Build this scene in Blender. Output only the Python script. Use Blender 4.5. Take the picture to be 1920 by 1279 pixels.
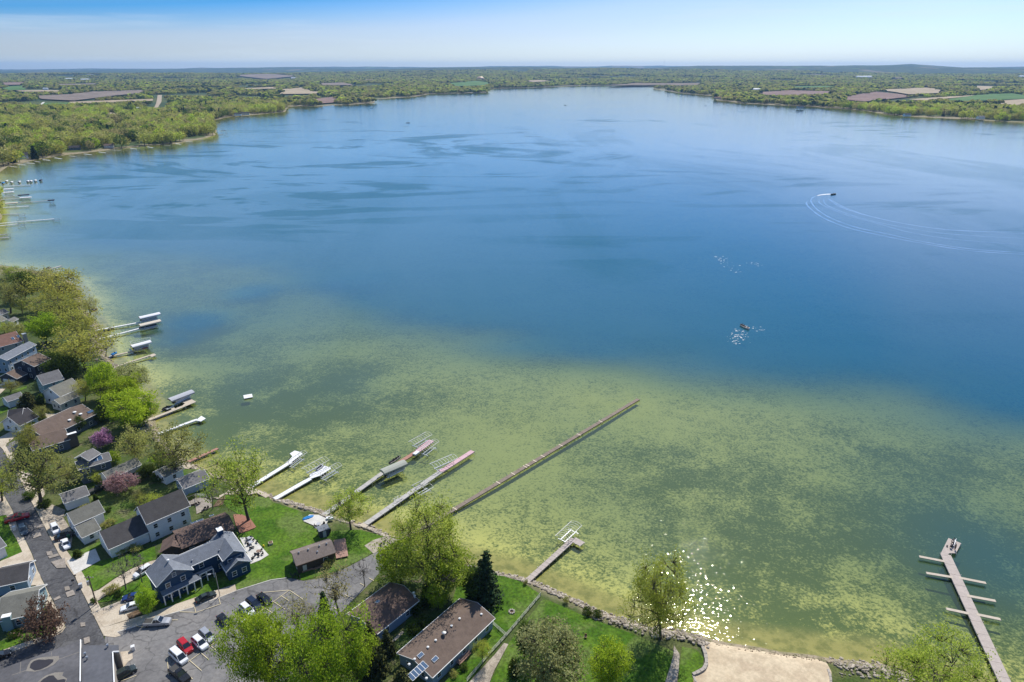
import bpy, bmesh, math, random
import numpy as np
from mathutils import Vector, Matrix
from mathutils.geometry import delaunay_2d_cdt
random.seed(7); rng = np.random.default_rng(7)
SC = bpy.context.scene
for _o in list(bpy.data.objects): bpy.data.objects.remove(_o)
COL = SC.collection
R_ = math.radians

# ------------------------------------------------------------------ camera
PITCH = R_(21.86); CAMH = 120.0; FPX = 1280.0
cam = bpy.data.cameras.new('camera'); cam.lens = 24; cam.sensor_width = 36
cam.clip_start = 1; cam.clip_end = 90000
camo = bpy.data.objects.new('camera', cam); COL.objects.link(camo)
camo.location = (0, 0, CAMH); camo.rotation_euler = (math.pi/2 - PITCH, 0, 0)
SC.camera = camo

# ------------------------------------------------------------------ sky and sun
SUN_EL, SUN_AZ = R_(50), R_(21)
world = bpy.data.worlds.new('World'); SC.world = world; world.use_nodes = True
wn = world.node_tree.nodes; wl = world.node_tree.links
for n in list(wn): wn.remove(n)
def N(nt, t, **kw):
    n = nt.nodes.new(t)
    for k, v in kw.items(): setattr(n, k, v)
    return n
wt = world.node_tree
sky = N(wt, 'ShaderNodeTexSky', sky_type='NISHITA', sun_disc=False)
sky.sun_elevation = SUN_EL; sky.sun_rotation = SUN_AZ
sky.altitude = 300; sky.air_density = 1.0; sky.dust_density = 0.6; sky.ozone_density = 1.6
bg = N(wt, 'ShaderNodeBackground'); bg.inputs[1].default_value = 0.12
wout = N(wt, 'ShaderNodeOutputWorld')
tc = N(wt, 'ShaderNodeTexCoord'); sx = N(wt, 'ShaderNodeSeparateXYZ')
wl.new(tc.outputs['Generated'], sx.inputs[0])
ramp = N(wt, 'ShaderNodeValToRGB')            # tint by elevation: pale haze at the horizon, clear blue above it
cr = ramp.color_ramp
cr.elements[0].position = 0.0; cr.elements[0].color = (0.62, 0.77, 1.06, 1)
cr.elements[1].position = 1.0; cr.elements[1].color = (1, 1, 1, 1)
for pos, c in ((0.03, (0.52, 0.61, 0.88)), (0.048, (0.48, 0.57, 0.84)), (0.066, (0.32, 0.49, 0.81)), (0.09, (0.12, 0.38, 0.78)), (0.13, (0.25, 0.47, 0.78)), (0.25, (0.48, 0.68, 0.92)), (0.6, (0.78, 0.9, 1.0))):
    e = cr.elements.new(pos); e.color = (*c, 1)
# paler towards the sun's side, bluer away from it
azf = N(wt, 'ShaderNodeMath', operation='MULTIPLY_ADD'); azf.inputs[1].default_value = 0.09; azf.inputs[2].default_value = 0.0
zz = N(wt, 'ShaderNodeMath', operation='MULTIPLY_ADD')
k1 = N(wt, 'ShaderNodeMath', operation='MULTIPLY_ADD'); k1.inputs[1].default_value = -1.15; k1.inputs[2].default_value = 0.8
wl.new(sx.outputs[0], k1.inputs[0])
kc = N(wt, 'ShaderNodeClamp'); kc.inputs[1].default_value = 0.22; kc.inputs[2].default_value = 1.6
wl.new(k1.outputs[0], kc.inputs[0])
mz = N(wt, 'ShaderNodeMath', operation='MULTIPLY'); wl.new(sx.outputs[2], mz.inputs[0]); wl.new(kc.outputs[0], mz.inputs[1])
wl.new(mz.outputs[0], ramp.inputs[0])
mul = N(wt, 'ShaderNodeMix', data_type='RGBA', blend_type='MULTIPLY'); mul.inputs[0].default_value = 1
wl.new(sky.outputs[0], mul.inputs[6]); wl.new(ramp.outputs[0], mul.inputs[7])
# thin high cloud
mp = N(wt, 'ShaderNodeMapping'); mp.inputs['Scale'].default_value = (1.2, 1.2, 22.0); mp.inputs['Rotation'].default_value = (0.0, 0.05, 0)
wl.new(tc.outputs['Generated'], mp.inputs[0])
cn = N(wt, 'ShaderNodeTexNoise'); cn.inputs['Scale'].default_value = 2.2; cn.inputs['Detail'].default_value = 6; cn.inputs['Roughness'].default_value = 0.6
wl.new(mp.outputs[0], cn.inputs[0])
cm = N(wt, 'ShaderNodeMapRange'); cm.inputs[1].default_value = 0.52; cm.inputs[2].default_value = 0.8; cm.inputs[3].default_value = 0; cm.inputs[4].default_value = 0.45
wl.new(cn.outputs[0], cm.inputs[0])
cmix = N(wt, 'ShaderNodeMix', data_type='RGBA'); wl.new(cm.outputs[0], cmix.inputs[0])
wl.new(mul.outputs[2], cmix.inputs[6]); cmix.inputs[7].default_value = (5.2, 5.9, 6.6, 1)
wl.new(cmix.outputs[2], bg.inputs[0]); wl.new(bg.outputs[0], wout.inputs[0])

sun = bpy.data.lights.new('sun', 'SUN'); sun.energy = 4.2; sun.angle = R_(0.53); sun.color = (1.0, 0.95, 0.87)
suno = bpy.data.objects.new('sun', sun); COL.objects.link(suno); suno.location = (60, 150, 300)
sd = Vector((math.cos(SUN_EL)*math.sin(SUN_AZ), math.cos(SUN_EL)*math.cos(SUN_AZ), math.sin(SUN_EL)))
suno.rotation_euler = sd.to_track_quat('Z', 'Y').to_euler()

vs = SC.view_settings; SC.display_settings.display_device = 'sRGB'
vs.view_transform = 'Standard'; vs.look = 'None'; vs.exposure = 0.33; vs.gamma = 1.0; vs.use_curve_mapping = False
cy = SC.cycles
cy.use_denoising = True; cy.max_bounces = 10; cy.diffuse_bounces = 5; cy.glossy_bounces = 2; cy.transparent_max_bounces = 12
cy.transmission_bounces = 3; cy.volume_bounces = 0; cy.caustics_reflective = False; cy.caustics_refractive = False
cy.sample_clamp_indirect = 4

# ------------------------------------------------------------------ measuring: photo pixel <-> place
CR = dict(C1=(0,780,4.8), C2=(0,1000,4.585), C3=(200,880,5.328), C4=(300,1040,4.8), C5=(500,880,4.8), C6=(620,1040,4.8),
          C7=(900,1040,4.571), C8=(1200,1040,4.571), D1=(0,480,5.8125), D2=(0,640,5.8125), D3=(180,560,7.525), D4=(250,700,7.104),
          D5=(440,800,7.104), D6=(640,780,5.813), D7=(1560,960,4.008), D8=(820,720,4.5675), E1=(0,1160,7.385), E2=(0,580,9.133),
          E3=(0,690,7.995), E4=(0,840,6.39), E5=(240,960,6.731), E6=(1740,990,18.27), E7=(1000,960,9.133), E8=(540,1080,6.43),
          FA=(0,100,4.0), FB=(400,110,3.2), FC=(900,110,3.84), FD=(1300,110,3.097), FE=(0,320,6.0), FF=(1480,340,4.364), P=(0,0,1.0))
def q(p):
    if len(p) == 3:
        o = CR[p[0]]; return (o[0] + p[1]/o[2], o[1] + p[2]/o[2])
    return p
def pp(crop, s):
    v = [float(t) for t in s.replace(',', ' ').split()]
    return [q((crop, v[i], v[i+1])) for i in range(0, len(v), 2)]
cp, sp = math.cos(PITCH), math.sin(PITCH)
def ray(p):
    p = q(p); u = (p[0]-960)/FPX; v = (p[1]-639.5)/FPX
    return (u, cp - sp*v, -sp - cp*v)
def W(p, z=0.0):
    r = ray(p); t = (z - CAMH)/r[2]
    return Vector((r[0]*t, r[1]*t, z))
def proj(x, y, z):
    d = y*cp - (z-CAMH)*sp; v = (-y*sp - (z-CAMH)*cp)/d
    return (960 + FPX*x/d, 639.5 + FPX*v)
def depth(x, y, z): return y*cp - (z-CAMH)*sp
LZ = 1.5

# ------------------------------------------------------------------ tagging
def tag(o, label=None, cat=None, group=None, kind=None):
    if label: o['label'] = label
    if cat: o['category'] = cat
    if group: o['group'] = group
    if kind: o['kind'] = kind
    return o
def thing(name, label, cat, loc=(0,0,0), rz=0.0, group=None):
    o = bpy.data.objects.new(name, None); COL.objects.link(o)
    o.empty_display_size = 0.5
    o.location = loc; o.rotation_euler = (0, 0, rz)
    return tag(o, label, cat, group)
def link(name, me, parent=None, loc=None, rot=None, scale=None):
    o = bpy.data.objects.new(name, me); COL.objects.link(o)
    if parent is not None: o.parent = parent
    if loc is not None: o.location = loc
    if rot is not None: o.rotation_euler = rot
    if scale is not None: o.scale = scale
    return o
CH = {}
def children(o): return [c for c in bpy.data.objects if c.parent == o]
def copy_tree(o, kids, loc, rz=0.0, label=None, scale=None):
    """a thing, its parts and sub-parts; kids = children map from kidmap()"""
    r = o.copy(); COL.objects.link(r); r.location = loc; r.rotation_euler = (0, 0, rz)
    if scale: r.scale = scale
    if label: r['label'] = label
    for c, subs in kids:
        d = c.copy(); COL.objects.link(d); d.parent = r
        for s in subs:
            e = s.copy(); COL.objects.link(e); e.parent = d
    return r
def kidmap(o): return [(c, list(c.children)) for c in o.children]

# ------------------------------------------------------------------ mesh builder
class MB:
    def __init__(s): s.v = []; s.f = []; s.m = []
    def add(s, vs, fs, mi=0):
        b = len(s.v); s.v += [tuple(x) for x in vs]; s.f += [tuple(i+b for i in f) for f in fs]; s.m += [mi]*len(fs); return s
    def box(s, c, d, rz=0.0, mi=0, M=None):
        hx, hy, hz = d[0]/2, d[1]/2, d[2]/2; cs, sn = math.cos(rz), math.sin(rz)
        vs = []
        for z in (-hz, hz):
            for x, y in ((-hx,-hy),(hx,-hy),(hx,hy),(-hx,hy)):
                vs.append((c[0]+x*cs-y*sn, c[1]+x*sn+y*cs, c[2]+z))
        if M: vs = [M @ Vector(v) for v in vs]
        return s.add(vs, [(3,2,1,0),(4,5,6,7),(0,1,5,4),(1,2,6,5),(2,3,7,6),(3,0,4,7)], mi)
    def prism(s, poly, z0, z1, mi=0):
        n = len(poly)
        if sum(poly[i][0]*poly[(i+1)%n][1]-poly[(i+1)%n][0]*poly[i][1] for i in range(n)) < 0: poly = poly[::-1]
        vs = [(p[0],p[1],z0) for p in poly] + [(p[0],p[1],z1) for p in poly]
        fs = [tuple(range(n-1,-1,-1)), tuple(range(n,2*n))] + [(i,(i+1)%n,n+(i+1)%n,n+i) for i in range(n)]
        return s.add(vs, fs, mi)
    def extrude_x(s, prof, x0, x1, mi=0):     # prof in (y,z), closed
        n = len(prof)
        vs = [(x0,p[0],p[1]) for p in prof] + [(x1,p[0],p[1]) for p in prof]
        fs = [tuple(range(n-1,-1,-1)), tuple(range(n,2*n))] + [(i,(i+1)%n,n+(i+1)%n,n+i) for i in range(n)]
        return s.add(vs, fs, mi)
    def tube(s, p0, p1, r0, r1=None, n=6, mi=0, cap=True):
        r1 = r0 if r1 is None else r1
        p0 = Vector(p0); p1 = Vector(p1); d = p1-p0
        if d.length < 1e-6: return s
        d.normalize(); a = d.orthogonal().normalized(); b = d.cross(a)
        vs = []
        for p, r in ((p0,r0),(p1,r1)):
            for i in range(n):
                t = 2*math.pi*i/n; vs.append(p + a*(r*math.cos(t)) + b*(r*math.sin(t)))
        fs = [(i,(i+1)%n,n+(i+1)%n,n+i) for i in range(n)]
        if cap: fs += [tuple(range(n-1,-1,-1)), tuple(range(n,2*n))]
        return s.add(vs, fs, mi)
    def poly(s, pts, r, n=5, mi=0):
        for a, b in zip(pts[:-1], pts[1:]): s.tube(a, b, r, r, n, mi)
        return s
    def mesh(s, name, mats, smooth=False):
        me = bpy.data.meshes.new(name); me.from_pydata(s.v, [], s.f)
        for m in (mats if isinstance(mats, (list, tuple)) else [mats]): me.materials.append(m)
        if any(s.m): me.polygons.foreach_set('material_index', s.m)
        if smooth: me.polygons.foreach_set('use_smooth', [True]*len(s.f))
        me.update(); return me
    def build(s, name, mats, parent=None, loc=None, rot=None, smooth=False):
        return link(name, s.mesh(name, mats, smooth), parent, loc, rot)

# ------------------------------------------------------------------ materials
MATS = {}
def mat(name, col, rough=0.8, var=0.25, scale=0.6, spec=0.3, metal=0.0, bump=0.0, bscale=6.0, detail=4.0, aniso=None, bdist=0.05):
    if name in MATS: return MATS[name]
    m = bpy.data.materials.new(name); m.use_nodes = True; nt = m.node_tree; b = nt.nodes['Principled BSDF']
    b.inputs['Roughness'].default_value = rough; b.inputs['Metallic'].default_value = metal
    b.inputs['Specular IOR Level'].default_value = spec
    g = N(nt, 'ShaderNodeNewGeometry'); src = g.outputs['Position']
    if aniso:
        mpn = N(nt, 'ShaderNodeMapping'); mpn.inputs['Scale'].default_value = aniso; nt.links.new(src, mpn.inputs[0]); src = mpn.outputs[0]
    n1 = N(nt, 'ShaderNodeTexNoise'); n1.inputs['Scale'].default_value = scale; n1.inputs['Detail'].default_value = detail; n1.inputs['Roughness'].default_value = 0.65
    nt.links.new(src, n1.inputs[0])
    n2 = N(nt, 'ShaderNodeTexNoise'); n2.inputs['Scale'].default_value = scale*7.3; n2.inputs['Detail'].default_value = 3
    nt.links.new(src, n2.inputs[0])
    ad = N(nt, 'ShaderNodeMath', operation='ADD'); nt.links.new(n1.outputs[0], ad.inputs[0]); nt.links.new(n2.outputs[0], ad.inputs[1])
    mr = N(nt, 'ShaderNodeMapRange'); mr.inputs[1].default_value = 0.62; mr.inputs[2].default_value = 1.38
    mr.inputs[3].default_value = 1-var; mr.inputs[4].default_value = 1+var
    nt.links.new(ad.outputs[0], mr.inputs[0])
    mx = N(nt, 'ShaderNodeMix', data_type='RGBA', blend_type='MULTIPLY'); mx.inputs[0].default_value = 1
    mx.inputs[6].default_value = (*col, 1); nt.links.new(mr.outputs[0], mx.inputs[7]); nt.links.new(mx.outputs[2], b.inputs['Base Color'])
    if bump:
        bn = N(nt, 'ShaderNodeTexNoise'); bn.inputs['Scale'].default_value = bscale; bn.inputs['Detail'].default_value = 4; nt.links.new(src, bn.inputs[0])
        bp = N(nt, 'ShaderNodeBump'); bp.inputs['Strength'].default_value = bump; bp.inputs['Distance'].default_value = bdist
        nt.links.new(bn.outputs[0], bp.inputs['Height']); nt.links.new(bp.outputs[0], b.inputs['Normal'])
    MATS[name] = m; return m

def two_tone(name, c0, c1, scale, lo=0.4, hi=0.6, rough=0.9, fine=3.0, finev=0.2, aniso=None, third=None, tscale=0.02, bump=0.0, bdist=0.2, crack=0.0):
    """two colours mixed by broad noise, with fine variation over both"""
    m = bpy.data.materials.new(name); m.use_nodes = True; nt = m.node_tree; b = nt.nodes['Principled BSDF']
    b.inputs['Roughness'].default_value = rough; b.inputs['Specular IOR Level'].default_value = 0.2
    g = N(nt, 'ShaderNodeNewGeometry'); src = g.outputs['Position']
    if aniso:
        mpn = N(nt, 'ShaderNodeMapping'); mpn.inputs['Scale'].default_value = aniso; nt.links.new(src, mpn.inputs[0]); src = mpn.outputs[0]
    def noise(s, d=5, r=0.6):
        n = N(nt, 'ShaderNodeTexNoise'); n.inputs['Scale'].default_value = s; n.inputs['Detail'].default_value = d; n.inputs['Roughness'].default_value = r
        nt.links.new(src, n.inputs[0]); return n.outputs[0]
    def rng_(o, a, b_, c, d):
        r = N(nt, 'ShaderNodeMapRange'); r.interpolation_type = 'SMOOTHSTEP'
        for i, v in enumerate((a, b_, c, d)): r.inputs[i+1].default_value = v
        nt.links.new(o, r.inputs[0]); return r.outputs[0]
    mx = N(nt, 'ShaderNodeMix', data_type='RGBA'); nt.links.new(rng_(noise(scale), lo, hi, 0, 1), mx.inputs[0])
    mx.inputs[6].default_value = (*c0, 1); mx.inputs[7].default_value = (*c1, 1); out = mx.outputs[2]
    if third:
        m3 = N(nt, 'ShaderNodeMix', data_type='RGBA'); nt.links.new(rng_(noise(tscale), 0.5, 0.62, 0, 1), m3.inputs[0])
        nt.links.new(out, m3.inputs[6]); m3.inputs[7].default_value = (*third, 1); out = m3.outputs[2]
    fx = N(nt, 'ShaderNodeMix', data_type='RGBA', blend_type='MULTIPLY'); fx.inputs[0].default_value = 1
    fo = noise(fine, 3)
    nt.links.new(out, fx.inputs[6]); nt.links.new(rng_(fo, 0.3, 0.7, 1-finev, 1+finev), fx.inputs[7])
    outc = fx.outputs[2]
    if crack:       # sealed cracks and seams
        wv = N(nt, 'ShaderNodeTexNoise'); wv.inputs['Scale'].default_value = 0.5; nt.links.new(src, wv.inputs[0])
        wa = N(nt, 'ShaderNodeVectorMath', operation='MULTIPLY_ADD'); nt.links.new(wv.outputs['Color'], wa.inputs[0]); wa.inputs[1].default_value = (2.5, 2.5, 0); nt.links.new(src, wa.inputs[2])
        vo = N(nt, 'ShaderNodeTexVoronoi', feature='DISTANCE_TO_EDGE'); vo.inputs['Scale'].default_value = crack; nt.links.new(wa.outputs[0], vo.inputs[0])
        ck = N(nt, 'ShaderNodeMix', data_type='RGBA', blend_type='MULTIPLY'); ck.inputs[0].default_value = 1; nt.links.new(outc, ck.inputs[6])
        nt.links.new(rng_(vo.outputs[0], 0.0, crack*0.16, 0.62, 1.0), ck.inputs[7]); outc = ck.outputs[2]
    nt.links.new(outc, b.inputs['Base Color'])
    if bump:
        bp = N(nt, 'ShaderNodeBump'); bp.inputs['Strength'].default_value = bump; bp.inputs['Distance'].default_value = bdist
        nt.links.new(fo, bp.inputs['Height']); nt.links.new(bp.outputs[0], b.inputs['Normal'])
    MATS[name] = m; return m
# ------------------------------------------------------------------ shoreline (traced where the water meets the land)
shore_px = [(2150,1400),(1960,1345),(1850,1310),(1760,1288),(1690,1256),(1652,1244),(1610,1239),(1560,1235),(1524,1228),(1462,1221.6),(1375,1207),(1331,1198),(1300,1189),(1276,1182),
  (1217,1176),(1173,1160),(1119,1145),(1090,1129),(1040,1108),(1010,1093),(979,1083),(944,1076),(875,1060),(810,1042),(760,1022),(725,1001),(698,988),
  (673,982),(640,972),(604,959),(562,946),(527,936),(500,926),(470,911),(430,899),(390,884),(354,867),(325,845),(300,818),(293,800),(287,778),(279,752),
  (263,733),(245,705),(220,687),(200,668),(190,645),(188,625),(183,607),(170,595),(157,577),(152,560),(150,545),(130,526),(95,512),(55,506),(0,497),
  (-60,484),(-40,450),(-12,428),(4,408),(-2,390),(3,372),(-12,350),(-8,332),(0,323),(15,312),(67,300),(130,290),(207,281),(287,272),(325,270),(375,261),(402,254),
  (406,247),(400,236),(396,227),(431,219),(462,217),(534,210),(541,200),(600,199),(631,197),(700,194),(705,186),(781,181),(806,176),(912,174),(917,166),
  (1000,164.5),(1030,163),(1093,160.5),(1189,159.5),(1223,160),(1228,167),(1278,175),(1314,178),(1340,180),(1343,188),(1395,194),(1429,196),(1520,200),(1616,207),
  (1671,216),(1752,221),(1849,226),(1920,229.5),(2100,240),(2400,262)]
shore_w = [W(p, 0) for p in shore_px]
shore_xy = [(p.x, p.y) for p in shore_w] + [(1900, 700), (1250, 150), (520, 40), (240, 45)]
def densify(pts, closed=True):
    out = []; n = len(pts)
    for i in range(n if closed else n-1):
        a = pts[i]; b = pts[(i+1) % n]; L = math.hypot(b[0]-a[0], b[1]-a[1])
        D = math.hypot(a[0], a[1]); step = max(3.5, D*0.012)
        k = max(1, int(L/step))
        nx, ny = -(b[1]-a[1])/max(L,1e-6), (b[0]-a[0])/max(L,1e-6)
        for j in range(k):
            t = j/k; o = random.uniform(-1, 1)*min(step, L)*0.10 if j else 0
            out.append((a[0]+(b[0]-a[0])*t+nx*o, a[1]+(b[1]-a[1])*t+ny*o))
    return out
LAKE = np.array(densify(shore_xy))
NV = len(shore_w)
def in_poly(P, poly):
    poly = np.asarray(poly, float); x, y = P[:,0], P[:,1]; c = np.zeros(len(P), bool)
    x0, y0 = poly[:,0], poly[:,1]; x1, y1 = np.roll(x0,-1), np.roll(y0,-1)
    bb = (x>=x0.min())&(x<=x0.max())&(y>=y0.min())&(y<=y0.max()); idx = np.where(bb)[0]
    if len(idx) == 0: return c
    xs, ys = x[idx], y[idx]; cc = np.zeros(len(idx), bool)
    for a,b,d,e in zip(x0,y0,x1,y1):
        if b == e: continue
        m = ((b>ys)!=(e>ys)); cc ^= m & (xs < (d-a)*(ys-b)/(e-b)+a)
    c[idx] = cc; return c
def seg_dist(P, poly, closed=True):
    poly = np.asarray(poly, float); A = poly; B = np.roll(poly,-1,0)
    if not closed: A, B = poly[:-1], poly[1:]
    best = np.full(len(P), 1e18)
    for a, b in zip(A, B):
        d = b-a; L2 = d@d
        if L2 < 1e-12: continue
        t = np.clip(((P-a)@d)/L2, 0, 1); r = P-(a+t[:,None]*d); best = np.minimum(best, (r*r).sum(1))
    return np.sqrt(best)
def sstep(a, b, x): t = np.clip((x-a)/(b-a), 0, 1); return t*t*(3-2*t)
SHORE_C = np.array(shore_xy)
def vnoise(x, y, seed):
    xi = np.floor(x).astype(np.int64); yi = np.floor(y).astype(np.int64); fx = x-xi; fy = y-yi
    def h(i, j):
        n = (i*374761393 + j*668265263 + seed*1442695041) & 0x7fffffff; n = ((n ^ (n >> 13))*1274126177) & 0x7fffffff
        return ((n ^ (n >> 16)) & 0xffff)/65535.0
    ux = fx*fx*(3-2*fx); uy = fy*fy*(3-2*fy)
    return (h(xi,yi)*(1-ux)+h(xi+1,yi)*ux)*(1-uy)+(h(xi,yi+1)*(1-ux)+h(xi+1,yi+1)*ux)*uy
def land_h(P, ds):
    D = np.hypot(P[:,0], P[:,1]); x, y = P[:,0], P[:,1]
    f1 = vnoise(x/2600+7, y/1500+3, 1)*0.6 + vnoise(x/900, y/600, 2)*0.28 + vnoise(x/350, y/250, 3)*0.12
    f2 = vnoise(x/5200+1, y/2600+9, 4)*0.55 + vnoise(x/1700, y/1200, 5)*0.3 + vnoise(x/600, y/500, 6)*0.15
    amp = sstep(1500, 5000, D)*24*f1 + sstep(5200, 13000, D)*(8+210*f2*f2)*(0.45+0.55*sstep(-0.6, -0.05, x/np.maximum(D,1)))
    near = np.minimum(sstep(0, 4.0, ds)*LZ, LZ)
    return near + amp*sstep(40, 900, ds)
# shelf edge where the green shallows drop off into blue water
drop_px = [(-200,500),(40,480),(180,480),(320,478),(520,492),(640,545),(800,603),(960,648),(1120,676),(1300,690),(1500,712),(1700,742),(1960,790),(2300,850)]
drop_w = [(W(p,0).x, W(p,0).y) for p in drop_px]
SHELF = np.array(drop_w + [(600,60),(300,20),(-400,20),(-400,300)])
DROP = np.array(drop_w)
def lake_depth(P, ds):
    dd = seg_dist(P, DROP, False); inside = in_poly(P, SHELF); sd_ = np.where(inside, dd, -dd)
    d_out = np.minimum(7.2, 0.25 + 0.075*ds)
    d_in = 0.05 + 1.35*sstep(0, 42, ds) + 0.35*vnoise(P[:,0]/30, P[:,1]/30, 8)*sstep(3, 20, ds)
    t = sstep(-60, 42, sd_ + 22*(vnoise(P[:,0]/38, P[:,1]/24, 9)-0.5))
    d_in = d_in + 1.9*sstep(235, 380, np.hypot(P[:,0], P[:,1]))*sstep(3, 25, ds)
    d = d_out*(1-t) + d_in*t
    for (px, r, a) in (((1890,1075), 26, 1.6), ((1860,880), 40, 0.5), ((370,603), 15, 2.4), ((330,640), 9, 1.6), ((470,548), 14, 2.2), ((660,520), 20, 2.0), ((650,720), 18, 0.6), ((1700,930), 30, 0.5), ((420,740),20,0.6)):
        c = W(px, 0); d += a*np.exp(-((P[:,0]-c.x)**2+(P[:,1]-c.y)**2)/(r*r))*sstep(4, 22, ds)
    return d

# ------------------------------------------------------------------ one triangulated ground sheet with the shoreline as an edge in it
def jgrid(x0, x1, y0, y1, s):
    gx, gy = np.meshgrid(np.arange(x0, x1, s), np.arange(y0, y1, s)); p = np.stack([gx.ravel(), gy.ravel()], 1)
    return p + rng.uniform(-0.35, 0.35, p.shape)*s
g1 = jgrid(-260, 260, 30, 440, 6.0)
g2 = jgrid(-1500, 1700, -140, 1700, 30.0); g2 = g2[~((np.abs(g2[:,0])<262)&(g2[:,1]>28)&(g2[:,1]<442))]
g3 = jgrid(-6500, 7000, -140, 6800, 110.0); g3 = g3[~((g3[:,0]>-1510)&(g3[:,0]<1710)&(g3[:,1]<1710))]
g4 = jgrid(-19500, 19500, -140, 22500, 420.0); g4 = g4[~((np.abs(g4[:,0]-250)<6760)&(g4[:,1]<6810))]
nearL = LAKE[(np.hypot(LAKE[:,0], LAKE[:,1]) < 480)]
off = []
for i in range(1, len(LAKE)-1):
    if math.hypot(*LAKE[i]) > 480: continue
    t = LAKE[i+1]-LAKE[i-1]; L = np.hypot(*t)
    if L < 1e-6: continue
    n = np.array([-t[1], t[0]])/L
    for d in (-4.2, -1.8, 2.2, 6.0): off.append(LAKE[i]+n*d)
pts = np.vstack([g1, g2, g3, g4, np.array(off)])
_d = seg_dist(pts, LAKE)
pts = pts[_d > np.maximum(1.2, np.hypot(pts[:,0], pts[:,1])*0.002)]
corner = np.array([(-20000,-200),(20000,-200),(20000,23000),(-20000,23000)], float)
allp = np.vstack([LAKE, corner, pts]); nl = len(LAKE)
cons = [(i, (i+1) % nl) for i in range(nl)] + [(nl,nl+1),(nl+1,nl+2),(nl+2,nl+3),(nl+3,nl)]
vv, ee, ff, _, _, _ = delaunay_2d_cdt([Vector((float(a), float(b))) for a, b in allp], cons, [], 0, 1e-4)
GP = np.array([(v.x, v.y) for v in vv]); GF = np.array([tuple(f) for f in ff])
cen = GP[GF].mean(1); f_lake = in_poly(cen, LAKE)
ds_v = seg_dist(GP, LAKE); onshore = ds_v < 0.02
v_lake = in_poly(GP, LAKE) & ~onshore
dep_v = np.where(v_lake, lake_depth(GP, ds_v), 0.0)
zg = np.where(v_lake, -dep_v, np.where(onshore, 0.0, land_h(GP, ds_v)))
def ground_z(x, y):
    P = np.array([[x, y]], float); ds = seg_dist(P, LAKE)
    if in_poly(P, LAKE)[0]: return 0.0
    return float(land_h(P, ds)[0])
def np_mesh(name, verts, faces, mats):
    me = bpy.data.meshes.new(name); n = len(verts); k = faces.shape[1]; f = len(faces)
    me.vertices.add(n); me.vertices.foreach_set('co', np.asarray(verts, np.float32).ravel())
    me.loops.add(f*k); me.loops.foreach_set('vertex_index', faces.astype(np.int32).ravel())
    me.polygons.add(f); me.polygons.foreach_set('loop_start', np.arange(0, f*k, k, dtype=np.int32))
    me.polygons.foreach_set('loop_total', np.full(f, k, np.int32))
    for m in (mats if isinstance(mats, (list, tuple)) else [mats]): me.materials.append(m)
    me.update(calc_edges=True); me.validate(); return me

# ground material: grass and scrub on land, weed and marl under water
gm = bpy.data.materials.new('ground'); gm.use_nodes = True; nt = gm.node_tree; b = nt.nodes['Principled BSDF']
b.inputs['Roughness'].default_value = 0.95; b.inputs['Specular IOR Level'].default_value = 0.1
geo = N(nt, 'ShaderNodeNewGeometry'); POS = geo.outputs['Position']
def nz(nt, src, s, d=5, r=0.6, dist=0.0):
    n = N(nt, 'ShaderNodeTexNoise'); n.inputs['Scale'].default_value = s; n.inputs['Detail'].default_value = d
    n.inputs['Roughness'].default_value = r; n.inputs['Distortion'].default_value = dist; nt.links.new(src, n.inputs[0]); return n.outputs[0]
def rg(nt, o, a, b_, c=0.0, d=1.0):
    r = N(nt, 'ShaderNodeMapRange'); r.interpolation_type = 'SMOOTHSTEP'
    for i, v in enumerate((a, b_, c, d)): r.inputs[i+1].default_value = v
    nt.links.new(o, r.inputs[0]); return r.outputs[0]
def mixc(nt, f, a, b_, mode='MIX'):
    m = N(nt, 'ShaderNodeMix', data_type='RGBA', blend_type=mode)
    for s, v in ((m.inputs[0], f), (m.inputs[6], a), (m.inputs[7], b_)):
        if isinstance(v, (int, float)): s.default_value = v
        elif isinstance(v, tuple): s.default_value = (*v, 1)
        else: nt.links.new(v, s)
    return m.outputs[2]
def mth(nt, op, a, b_=None):
    m = N(nt, 'ShaderNodeMath', operation=op)
    for i, v in enumerate((a, b_)):
        if v is None: continue
        if isinstance(v, (int, float)): m.inputs[i].default_value = v
        else: nt.links.new(v, m.inputs[i])
    return m.outputs[0]
land = mixc(nt, rg(nt, nz(nt, POS, 0.16), 0.4, 0.6), (0.060, 0.090, 0.022), (0.10, 0.115, 0.040))
land = mixc(nt, rg(nt, nz(nt, POS, 0.5, 4), 0.55, 0.75), land, (0.15, 0.125, 0.085))
land = mixc(nt, rg(nt, nz(nt, POS, 0.0035, 6, 0.7), 0.46, 0.56), land, (0.045, 0.075, 0.03))
land = mixc(nt, 1.0, land, rg(nt, nz(nt, POS, 2.5, 3), 0.3, 0.7, 0.75, 1.25), 'MULTIPLY')
# far off the tree cover becomes a fine dark mottling
dist = N(nt, 'ShaderNodeVectorMath', operation='LENGTH'); nt.links.new(POS, dist.inputs[0])
far = rg(nt, dist.outputs['Value'], 3500, 7500)
mpf = N(nt, 'ShaderNodeMapping'); mpf.inputs['Scale'].default_value = (1, 0.45, 1); nt.links.new(POS, mpf.inputs[0])
wood = mixc(nt, rg(nt, nz(nt, mpf.outputs[0], 0.009, 6, 0.72), 0.40, 0.62), (0.022, 0.045, 0.022), (0.075, 0.100, 0.035))
wood = mixc(nt, rg(nt, nz(nt, mpf.outputs[0], 0.0016, 3, 0.5), 0.60, 0.64), wood, (0.17, 0.145, 0.09))
wood = mixc(nt, rg(nt, nz(nt, mpf.outputs[0], 0.0021, 3, 0.5), 0.36, 0.33), wood, (0.09, 0.15, 0.04))
land = mixc(nt, far, land, wood)
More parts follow.
